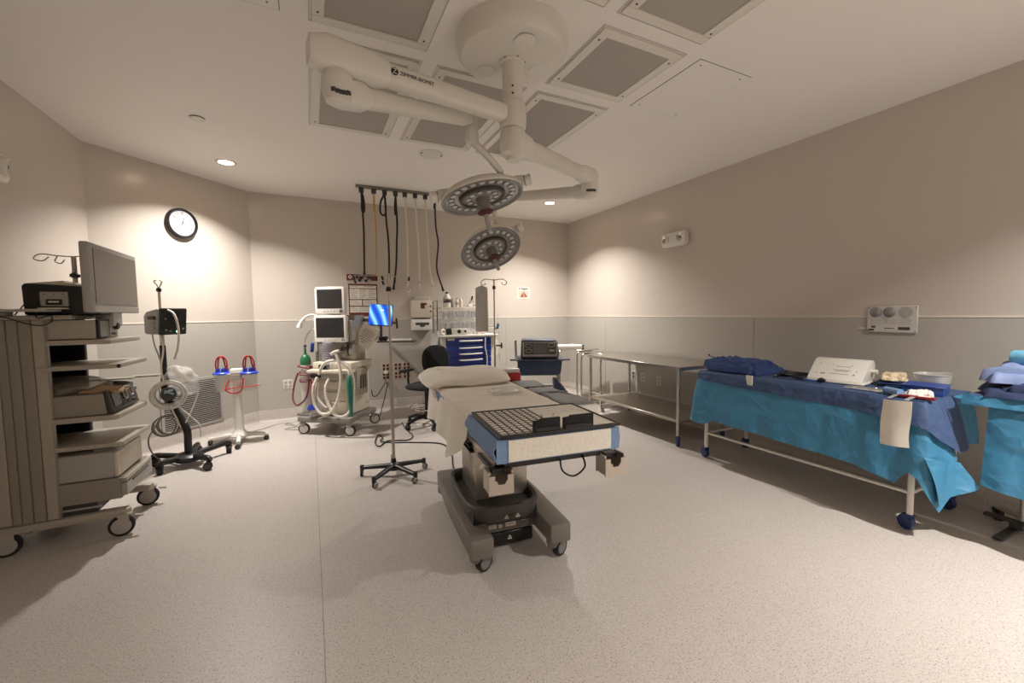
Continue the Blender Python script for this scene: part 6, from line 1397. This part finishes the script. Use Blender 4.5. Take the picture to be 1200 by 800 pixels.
def lerp_tab(tab, t):
    for (a, va), (b_, vb) in zip(tab, tab[1:]):
        if t <= b_: return va + (vb - va) * ((t - a) / (b_ - a) if b_ > a else 0)
    return tab[-1][1]
DX0, DX1, DY0, DY1 = 3.232, 3.872, 1.130, 2.680
PER = [('far', Vector((DX1, DY1)), Vector((DX0, DY1)), Vector((0, 1))), ('front', Vector((DX0, DY1)), Vector((DX0, DY0)), Vector((-1, 0))), ('near', Vector((DX0, DY0)), Vector((DX1, DY0)), Vector((0, -1)))]
def perim(t):
    """t in 0..3 -> point on the table edge and outward direction, rounded at the corners"""
    k = min(2, int(t)); f = t - k
    nm, a, b_, n_ = PER[k]
    p = a + (b_ - a) * f; n_ = n_.copy(); cr = 0.06 if k == 1 else 0.14
    if k < 2 and f > 1 - cr: w = (f - (1 - cr)) / cr * 0.5; n_ = (n_ * (1 - w) + PER[k + 1][3] * w)
    if k > 0 and f < cr: w = 0.5 - f / cr * 0.5; n_ = (n_ * (1 - w) + PER[k - 1][3] * w)
    return p, n_.normalized()
def skirt(hem, flare, rip, off, rows, n, z0, seed=0.0, t0=0.0, t1=3.0, pinch=None):
    q = P()
    def f(u, v):
        t = t0 + (t1 - t0) * u; p, n_ = perim(t); zb = lerp_tab(hem, t)
        w = v ** 0.8
        rp = math.sin(t * 21 + seed) * 0.55 + math.sin(t * 47 + 1.3 + seed) * 0.3 + noise.noise(Vector((t * 9, v * 3, seed))) * 0.9
        o = off + lerp_tab(flare, t) * w + rip * rp * (v ** 1.2)
        if v < 0.12: o *= (0.45 + 0.55 * v / 0.12)
        z = z0 - (z0 - zb) * v + (0.0 if v > 0.1 else -0.0)
        return (p.x + n_.x * o, p.y + n_.y * o, z)
    q.grid(f, n, rows)
    return q
HEM = [(0.0, 0.45), (0.5, 0.42), (0.85, 0.38), (1.0, 0.35), (1.06, 0.335), (1.12, 0.39), (1.25, 0.38), (1.4, 0.375), (1.6, 0.36), (1.8, 0.345), (1.90, 0.32), (1.945, 0.30), (1.965, 0.40), (1.985, 0.36), (2.0, 0.25), (2.035, 0.19), (2.10, 0.30), (2.20, 0.44), (2.35, 0.52), (2.6, 0.52), (3.0, 0.48)]
FLR = [(0.0, 0.05), (0.8, 0.05), (1.0, 0.09), (1.15, 0.06), (1.8, 0.06), (1.95, 0.07), (2.0, 0.12), (2.1, 0.13), (2.3, 0.08), (3.0, 0.05)]
dp_ = thing('blue_drape', 'light blue surgical drape with a dark blue centre hanging over the long table', 'drape', ((DX0 + DX1) / 2, (DY0 + DY1) / 2, 0.19))
q = skirt(HEM, FLR, 0.013, 0.012, 16, 230, 0.806, 0.4)
def top_fill(z, e): return P().prism([(DX0 - e, DY0 - e), (DX1 + e, DY0 - e), (DX1 + e, DY1 + e), (DX0 - e, DY1 + e)], z - 0.003, z, None)
q.thick(0.002); q.done('light_blue_skirt', LBLUE, dp_, True)
top_fill(0.808, 0.006).done('light_blue_top', LBLUE, dp_, True)
HEM2 = [(0.0, 0.72), (0.9, 0.73), (1.0, 0.735), (1.3, 0.715), (1.7, 0.70), (1.92, 0.69), (1.98, 0.67), (2.05, 0.60), (2.15, 0.53), (2.25, 0.505), (2.62, 0.50), (2.66, 0.53), (3.0, 0.60)]
FLR2 = [(0.0, 0.012), (1.0, 0.02), (1.8, 0.02), (2.0, 0.06), (2.15, 0.115), (2.3, 0.095), (3.0, 0.06)]
q = skirt(HEM2, FLR2, 0.006, 0.016, 10, 150, 0.8105, 0.4, 0.0, 2.58); q.thick(0.002); q.done('dark_blue_band', DBLUE, dp_, True)
q = P(); q.grid(lambda u, v: (DX0 - 0.009 + (DX1 - DX0 + 0.018) * u, DY0 - 0.009 + (DY1 - DY0 + 0.018) * v, 0.8115 + 0.0035 * noise.noise(Vector((u * 7, v * 15, 2.0))) * (math.sin(u * PI) ** 0.3) * (math.sin(v * PI) ** 0.3)), 24, 50); q.thick(0.002); q.done('dark_blue_top', DBLUE, dp_, True)
# loose corner tongue at the near end
q = P()
def tong(u, v):
    a = Vector((3.150, 1.085, 0.50)); b_ = Vector((3.36, 0.985, 0.46)); c_ = Vector((3.165, 1.03, 0.235)); d_ = Vector((3.40, 0.955, 0.33))
    p = (a * (1 - u) + b_ * u) * (1 - v) + (c_ * (1 - u) + d_ * u) * v
    return p + Vector((-0.4, -0.9, 0)) * (0.02 * math.sin(u * 5 + v * 3) + 0.015 * v)
q.grid(tong, 16, 14); q.thick(0.002); q.done('corner_tongue', LBLUE, dp_, True)
# white waste pouch stuck to the front
wp = thing('paper_pouch', 'white paper pouch taped to the front of the blue drape', 'pouch', (3.13, 1.213, 0.52))
q = P()
q.grid(lambda u, v: (3.140 - 0.012 * v * 0 - 0.018 * math.sin(u * PI) * (0.3 + 0.7 * (1 - v)) - 0.030 * (1 - v) * 0 - 0.004 * math.sin(v * 8 + u * 3), 1.148 + 0.136 * u + 0.004 * math.sin(v * 5), 0.540 + 0.275 * v - 0.010 * u), 12, 18); q.thick(0.006); q.done('pouch_front', PAPER, wp, True)
P().box((3.185, 1.175, 0.8235), (0.09, 0.022, 0.002), (0, R(-8), 0)).done('tape', FILMY, wp, True)
P().box((3.185, 1.255, 0.8235), (0.09, 0.020, 0.002), (0, R(-8), 0)).done('tape', FILMY, wp, True)

# ------------------------------------------------------------------ on the blue table
def cloth_stack(name, label, cat, c, sx, sy, layers, th, mats, rz=0.0, rough=0.012, seed=1.0):
    t = thing(name, label, cat, c, rz)
    for k in range(layers):
        q = P(); z0 = k * th
        ax = sx * (1 - 0.05 * k + 0.05 * math.sin(k * 2.1 + seed)); ay = sy * (1 - 0.04 * k + 0.06 * math.sin(k * 1.7 + seed * 2))
        ox, oy = 0.02 * math.sin(k * 3 + seed), 0.02 * math.cos(k * 2.3 + seed)
        def f(u, v):
            a = 2 * PI * u; t_ = (v - 0.5) * PI; kk = max(0, math.cos(t_)) ** 0.35; c_, s_ = math.cos(a), math.sin(a)
            px = math.copysign(abs(c_) ** 0.4, c_) * kk; py = math.copysign(abs(s_) ** 0.4, s_) * kk
            nz = noise.noise(Vector((px * 2.5 + k * 3, py * 2.5, seed))) * rough + noise.noise(Vector((px * 7, py * 7 + k, seed))) * rough * 0.5
            zz = z0 + th * 0.5 + math.copysign(abs(math.sin(t_)) ** 0.6, math.sin(t_)) * th * 0.56
            return (ox + px * ax + nz * 0.5, oy + py * ay + nz * 0.5, max(0.001, zz + nz * (1 if k else 0.6) * max(0, math.sin(t_))))
        q.grid(f, 40, 14, True); bmesh.ops.remove_doubles(q.bm, verts=q.bm.verts, dist=0.0004); q.done('folded_layer', mats[k % len(mats)], t, ang=70)
    return t
def rumple(name, label, cat, c, sx, sy, h, mat, rz=0.0, seed=1.0, layers=3, amp=0.5):
    """a heap of folded cloth built from flat crumpled folds, each turned a little"""
    t = thing(name, label, cat, c, rz)
    hh = h / layers
    for k in range(layers):
        q = P(); N = 40; sd = seed + k * 3.7
        kx = 1 - 0.10 * k + 0.10 * math.sin(sd * 2.3); ky = 1 - 0.10 * k + 0.10 * math.cos(sd * 1.9)
        ox0, oy0 = 0.10 * sx * math.sin(sd), 0.10 * sy * math.cos(sd * 1.4)
        ca, sa = math.cos(0.25 * math.sin(sd * 5)), math.sin(0.25 * math.sin(sd * 5))
        def f(u, v):
            a, b_ = u * 2 - 1, v * 2 - 1
            ox = 1 + 0.22 * noise.noise(Vector((b_ * 1.6, sd, 0))); oy = 1 + 0.22 * noise.noise(Vector((a * 1.6, sd, 9)))
            m = max(abs(a), abs(b_)); e = min(1, (1 - m) / 0.16); e = math.sqrt(max(0, 1 - (1 - e) ** 2))
            rd = (1 - abs(noise.noise(Vector((a * 1.5 + 3 + b_, b_ * 2.6 + sd, sd))))) ** 4
            wv = noise.noise(Vector((a * 3, b_ * 3, sd)))
            z = e * hh * (0.85 + amp * 0.9 * rd + 0.35 * wv) + k * hh * 0.82 * (0.8 + 0.3 * noise.noise(Vector((a * 1.2, b_ * 1.2, seed)))) * (1 if k else 0)
            if m > 0.995 and k: z -= hh * 0.5
            x, y = a * sx * ox * kx, b_ * sy * oy * ky
            return (ox0 + x * ca - y * sa, oy0 + x * sa + y * ca, max(0.001, 0.001 + z))
        q.grid(f, N, N); q.done('folded_cloth', mat, t, ang=75)
    return t
TZ = 0.8155
gs = rumple('folded_gowns', 'rumpled stack of navy gowns on the far end of the blue draped table', 'gowns', (3.50, 2.47, TZ), 0.215, 0.26, 0.13, M('gown_navy', (44, 66, 116), 0.85, var=0.12, vscale=20, bump=0.35, bscale=40), 0.1, 2.0)
P().tube([(-0.1, 0.2, 0.11), (-0.13, 0.24, 0.13), (-0.10, 0.25, 0.135), (-0.15, 0.22, 0.125)], 0.004, 6).done('tie', NAVY, gs)
q = P(); q.grid(lambda u, v: (3.228 - 0.012 * math.sin(v * PI * 0.5) * 1.6 - 0.012, 2.155 + 0.055 * u * (0.7 + 0.3 * v) + 0.012 * (1 - v), 0.745 + 0.085 * v), 6, 8); q.thick(0.012); tag(q.done('white_tag', PAPER), 'white paper tag hanging over the edge below the navy gowns', 'tag')
cb = thing('light_cable', 'black cables lying between the navy gowns and the white box', 'cable', (3.70, 2.12, TZ))
P().tube([(-0.02, 0.22, 0.03), (0.02, 0.10, 0.012), (0.0, 0.0, 0.010), (0.02, -0.12, 0.012)], 0.009, 8).done('cable_line', BLACK, cb); P().tube([(-0.10, 0.16, 0.012), (-0.06, 0.05, 0.010), (-0.08, -0.05, 0.010), (-0.05, -0.13, 0.012)], 0.008, 8).done('cable_line', DGREY, cb)
ci = thing('black_instrument', 'bundled black instrument with cable in front of the white box', 'instrument', (3.405, 1.99, TZ), R(-84))
for k in range(5): P().tube([(-0.11 + 0.02 * k, -0.03 + 0.012 * k, 0.012), (-0.05, 0.02 - 0.012 * k, 0.020 + 0.004 * k), (0.05, -0.015 + 0.010 * k, 0.018), (0.11 - 0.01 * k, 0.01 - 0.01 * k, 0.012)], 0.010, 8).done('cable_turn', BLACK, ci)
P().tube([(0.09, 0.0, 0.012), (0.15, -0.03, 0.012), (0.20, -0.03, 0.010)], 0.006, 8).done('blue_lead', M('lead_blue', (50, 110, 180), 0.5), ci)
P().tube([(0.20, -0.03, 0.010), (0.225, -0.03, 0.020), (0.25, -0.03, 0.018)], lambda t: 0.010 + 0.008 * math.sin(t * PI), 8).done('plug', BLACK, ci)
fb = thing('foam_box', 'white wedge-shaped box with rounded top standing on the blue drape', 'box', (3.61, 1.745, TZ), R(8))
# profile across x (front slope), extruded along y
P().prism([(-0.135, 0.0), (0.14, 0.0), (0.14, 0.125), (0.125, 0.152), (0.095, 0.165), (0.045, 0.165), (0.015, 0.155), (-0.125, 0.030), (-0.135, 0.02)], -0.17, 0.17, Matrix(((1, 0, 0, 0), (0, 0, 1, 0), (0, 1, 0, 0), (0, 0, 0, 1))), 0.006).done('shell', WHITE, fb)
P().bx(-0.148, 0.15, -0.182, 0.182, 0.0005, 0.010, 0.003).done('base_flange', WHITE, fb)
sl = Vector((-0.140, 0, 0.125)).normalized(); nrm = Vector((-0.67, 0, 0.742))
FBM = Matrix.Translation((-0.055, 0, 0.0935)) @ basis(nrm, (0.742, 0, 0.67))
q = P()
for (x, y, w, h) in ((0.03, 0.03, 0.09, 0.003), (0.03, -0.005, 0.10, 0.004), (0.03, -0.017, 0.08, 0.003), (0.02, -0.045, 0.12, 0.003), (-0.08, -0.05, 0.03, 0.012), (0.11, -0.045, 0.012, 0.012)):
    q.box((x, y, 0.0), (w, h, 0.002))
for (x, y) in ((-0.12, 0.05), (-0.04, 0.045), (0.08, 0.045), (0.12, -0.01), (-0.12, -0.05)): q.cyl((x, y, -0.001), (x, y, 0.001), 0.004, n=8)
q.xf(FBM); q.done('face_print', INKLT, fb)
P().cyl((0.06, -0.17, 0.085), (0.06, -0.205, 0.085), 0.016, n=14).done('side_knob', WHITE, fb)
nt_ = cloth_stack('folded_towels', 'folded navy towels under the tan gloves on the blue drape', 'towels', (3.70, 1.455, TZ), 0.105, 0.080, 3, 0.014, [NAVY], 0.3, 0.006, 3.0)
tg = rumple('tan_gloves', 'pile of tan rubber gloves on the folded navy towels', 'gloves', (3.71, 1.455, TZ + 0.044), 0.10, 0.075, 0.058, M('tan_latex', (214, 194, 164), 0.55, var=0.06, bump=0.2), 0.5, 5.0, 3, 0.25)
cbn = thing('clear_basin', 'clear plastic basin with a pouring lip at the near end of the blue table', 'basin', (3.75, 1.27, TZ + 0.001))
q = P()
def basf(u, v):
    a = 2 * PI * u; c_, s_ = math.cos(a), math.sin(a); prof = [(0.0, 0.002), (0.8, 0.002), (0.9, 0.03), (1.0, 0.095), (1.06, 0.10), (1.03, 0.103), (0.97, 0.095), (0.87, 0.03), (0.78, 0.006), (0, 0.006)]
    k, z = prof[round(v * 9)]; 
    lip = 0.03 * max(0, math.cos(a + 0.4)) ** 8 if z > 0.09 else 0
    return (math.copysign(abs(c_) ** 0.7, c_) * 0.085 * k, math.copysign(abs(s_) ** 0.7, s_) * (0.088 * k), z + lip * 0.3)
q.grid(basf, 36, 9, True); bmesh.ops.remove_doubles(q.bm, verts=q.bm.verts, dist=0.0004); q.done('basin_shell', M('basin_clear', (206, 204, 200), 0.2, alpha=0.6), cbn)
bb_ = thing('blue_basin', 'square blue plastic tray under the white gauze', 'basin', (3.555, 1.235, TZ), R(10))
q = P(); q.bx(-0.10, 0.10, -0.095, 0.095, 0.0, 0.005); q.bx(-0.10, -0.094, -0.095, 0.095, 0.005, 0.05); q.bx(0.094, 0.10, -0.095, 0.095, 0.005, 0.05); q.bx(-0.094, 0.094, -0.095, -0.089, 0.005, 0.05); q.bx(-0.094, 0.094, 0.089, 0.095, 0.005, 0.05)
q.done('tray', M('basin_blue', (32, 66, 140), 0.4), bb_); P().box((0, 0, 0.052), (0.215, 0.205, 0.004), 0, 0.002, 1).done('rim', MATS['basin_blue'], bb_)
gz_ = rumple('gauze_pads', 'pile of white gauze in front of the blue tray', 'gauze', (3.365, 1.20, TZ), 0.05, 0.07, 0.045, M('gauze_white', (232, 226, 214), 0.9, bump=0.4, bscale=60), 0.2, 8.0, 3, 0.6)
q = thing('tape_roll', 'short pale blue roll lying on the edge of the dark blue drape', 'roll', (3.275, 1.29, TZ + 0.0005), R(65))
P().tube([(-0.05, 0, 0.024), (0.05, 0, 0.024)], 0.0235, 16, smooth=False).done('roll_body', M('roll_blue', (116, 150, 190), 0.6), q); P().bx(-0.05, 0.05, -0.035, 0.0, 0.0005, 0.004).done('roll_tail', MATS['roll_blue'], q)
q = thing('red_tray', 'flat dark red instrument holder at the near edge of the blue table', 'tray', (3.268, 1.175, TZ + 0.0005), R(98))
P().bx(-0.085, 0.085, -0.022, 0.022, 0, 0.016, 0.006).done('holder', M('holder_red', (130, 26, 34), 0.35), q); P().bx(-0.062, -0.01, -0.015, 0.015, 0.016, 0.018).done('label', PAPER, q)
for k in range(6):
    y = 1.545 - 0.036 * k
    t = thing('steel_instrument', 'slim steel ring-handled instrument under clear film, %s from the white box' % ('first', 'second', 'third', 'fourth', 'fifth', 'sixth')[k], 'instrument', (3.37 + 0.02 * (k % 2), y, TZ + 0.001), R(88 + 7 * k), 'steel instruments on the drape')
    P().tube([(-0.07, 0.008, 0.005), (0, 0.003, 0.006), (0.075, 0, 0.004)], 0.003, 6).done('shank', CHROME, t); P().tube([(-0.07, -0.008, 0.005), (0, -0.002, 0.006), (0.07, -0.001, 0.004)], 0.003, 6).done('shank', CHROME, t)
    for s_ in (-1, 1): P().torus((-0.082, s_ * 0.013, 0.005), 0.011, 0.0025, (0, 0, 1), 16, 6).done('finger_ring', CHROME, t)
q = P(); q.grid(lambda u, v: (3.30 + 0.13 * u, 1.36 + 0.22 * v, TZ + 0.004 + 0.010 * abs(noise.noise(Vector((u * 4, v * 6, 9))))), 14, 18); q.thick(0.001); tag(q.done('clear_film', FILMY, ang=80), 'crinkled clear film over the steel instruments', 'film')

# ================================================================== second draped stand at the right edge
rs = thing('draped_stand', 'wheeled instrument stand under a blue drape at the right picture edge', 'instrument stand', (3.72, 0.72, 0))
P().bx(3.44, 3.98, 0.42, 0.99, 0.835, 0.850, 0.004, 1).done('tray', STEEL, rs, True)
P().cyl((3.80, 0.85, 0.08), (3.80, 0.85, 0.84), 0.016, n=14).done('post', STEELD, rs, True)
P().box((3.80, 0.70, 0.062), (0.045, 0.62, 0.018), 0, 0.006).done('foot_bar', DGREY, rs, True)
P().tube([(3.80, 0.84, 0.10), (3.86, 0.93, 0.09), (3.92, 0.985, 0.075)], 0.013, 8).done('foot', STEELD, rs, True)
P().tube([(3.80, 0.42, 0.075), (3.90, 0.40, 0.075), (3.96, 0.40, 0.075)], 0.013, 8).done('foot', STEELD, rs, True)
P().bx(3.55, 3.80, 0.862, 0.905, 0.008, 0.022, 0.004).done('base_plate', DGREY, rs, True)
P().bx(3.78, 3.82, 0.845, 0.9, 0.02, 0.06).done('base_lug', DGREY, rs, True)
for (x, y) in ((3.93, 0.985), (3.97, 0.41), (3.80, 0.41)): caster(rs, x, y, 0.035, 0.08, 0.5, DGREY, RUBBER, DGREY, 0.035, True)
SPER = [(3.46, 0.40), (3.43, 1.0), (3.99, 1.01), (4.0, 0.40)]
sd = thing('stand_drape', 'blue drape with a dark blue top hanging from the right-edge stand', 'drape', (3.70, 0.70, 0.35))
def sper(t):
    # front (x low) from near to far, then far end to the wall
    if t < 1: a, b_, n_ = Vector((3.425, 0.38)), Vector((3.425, 1.0)), Vector((-1, 0))
    else: a, b_, n_ = Vector((3.425, 1.0)), Vector((3.99, 1.005)), Vector((0, 1)); t -= 1
    return a + (b_ - a) * t, n_
def sskirt(t0, t1, hem, n, rows, rip, seed, off=0.01):
    q = P()
    def f(u, v):
        t = t0 + (t1 - t0) * u; p, n_ = sper(t)
        cw_ = 0.0
        if 0.85 < t < 1.15: n_ = (Vector((-1, 0)) * (1.15 - t) + Vector((0, 1)) * (t - 0.85)).normalized()
        zb = lerp_tab(hem, t); o = off + 0.05 * v + rip * (math.sin(t * 17 + seed) + 0.8 * noise.noise(Vector((t * 7, v * 2, seed)))) * v
        return (p.x + n_.x * o, p.y + n_.y * o, 0.856 - (0.856 - zb) * v)
    q.grid(f, n, rows); q.thick(0.002); return q
sskirt(0.0, 0.86, [(0, 0.30), (0.5, 0.32), (0.86, 0.36)], 40, 12, 0.014, 1.0).done('front_fall', LBLUE, sd, True)
P().prism([(3.418, 0.38), (3.995, 0.38), (3.995, 1.012), (3.418, 1.008)], 0.8525, 0.8575).done('top_sheet', DBLUE, sd, True)
q = P(); q.grid(lambda u, v: (3.405 - 0.006 * math.sin(u * 9) - 0.014 * v, 0.40 + 0.62 * u, 0.858 - 0.055 * v), 20, 4); q.thick(0.002); q.done('top_band', LBLUE, sd, True)
# packs on the stand
SZ = 0.859
GB = M('pack_greyblue', (120, 136, 176), 0.62, var=0.06, bump=0.3, bscale=18)
rumple('navy_packs', 'crumpled navy cloth packs on the right-edge stand', 'cloth packs', (3.70, 0.73, SZ), 0.25, 0.255, 0.135, M('deep_navy', (34, 46, 80), 0.8, var=0.2, bump=0.5, bscale=20), 0.05, 4.0, 4)
rumple('wrapped_pack', 'grey-blue wrapped pack lying on the navy packs', 'cloth pack', (3.74, 0.74, SZ + 0.070), 0.225, 0.235, 0.11, GB, 0.15, 6.3, 2, 0.35)
q = thing('cyan_roll', 'rolled light cyan sheet on top of the grey-blue pack', 'roll', (3.80, 0.73, SZ + 0.150), R(75))
P().tube([(-0.20, 0, 0.05), (-0.05, 0.01, 0.052), (0.22, 0.0, 0.045)], lambda t: 0.040 + 0.006 * math.sin(t * 9), 16).done('rolled_sheet', M('cyan_sheet', (120, 190, 220), 0.6, bump=0.3), q)
P().box((0.02, -0.07, 0.016), (0.34, 0.10, 0.022), (0.1, 0, 0.05), 0.008).done('loose_fold', MATS['cyan_sheet'], q)
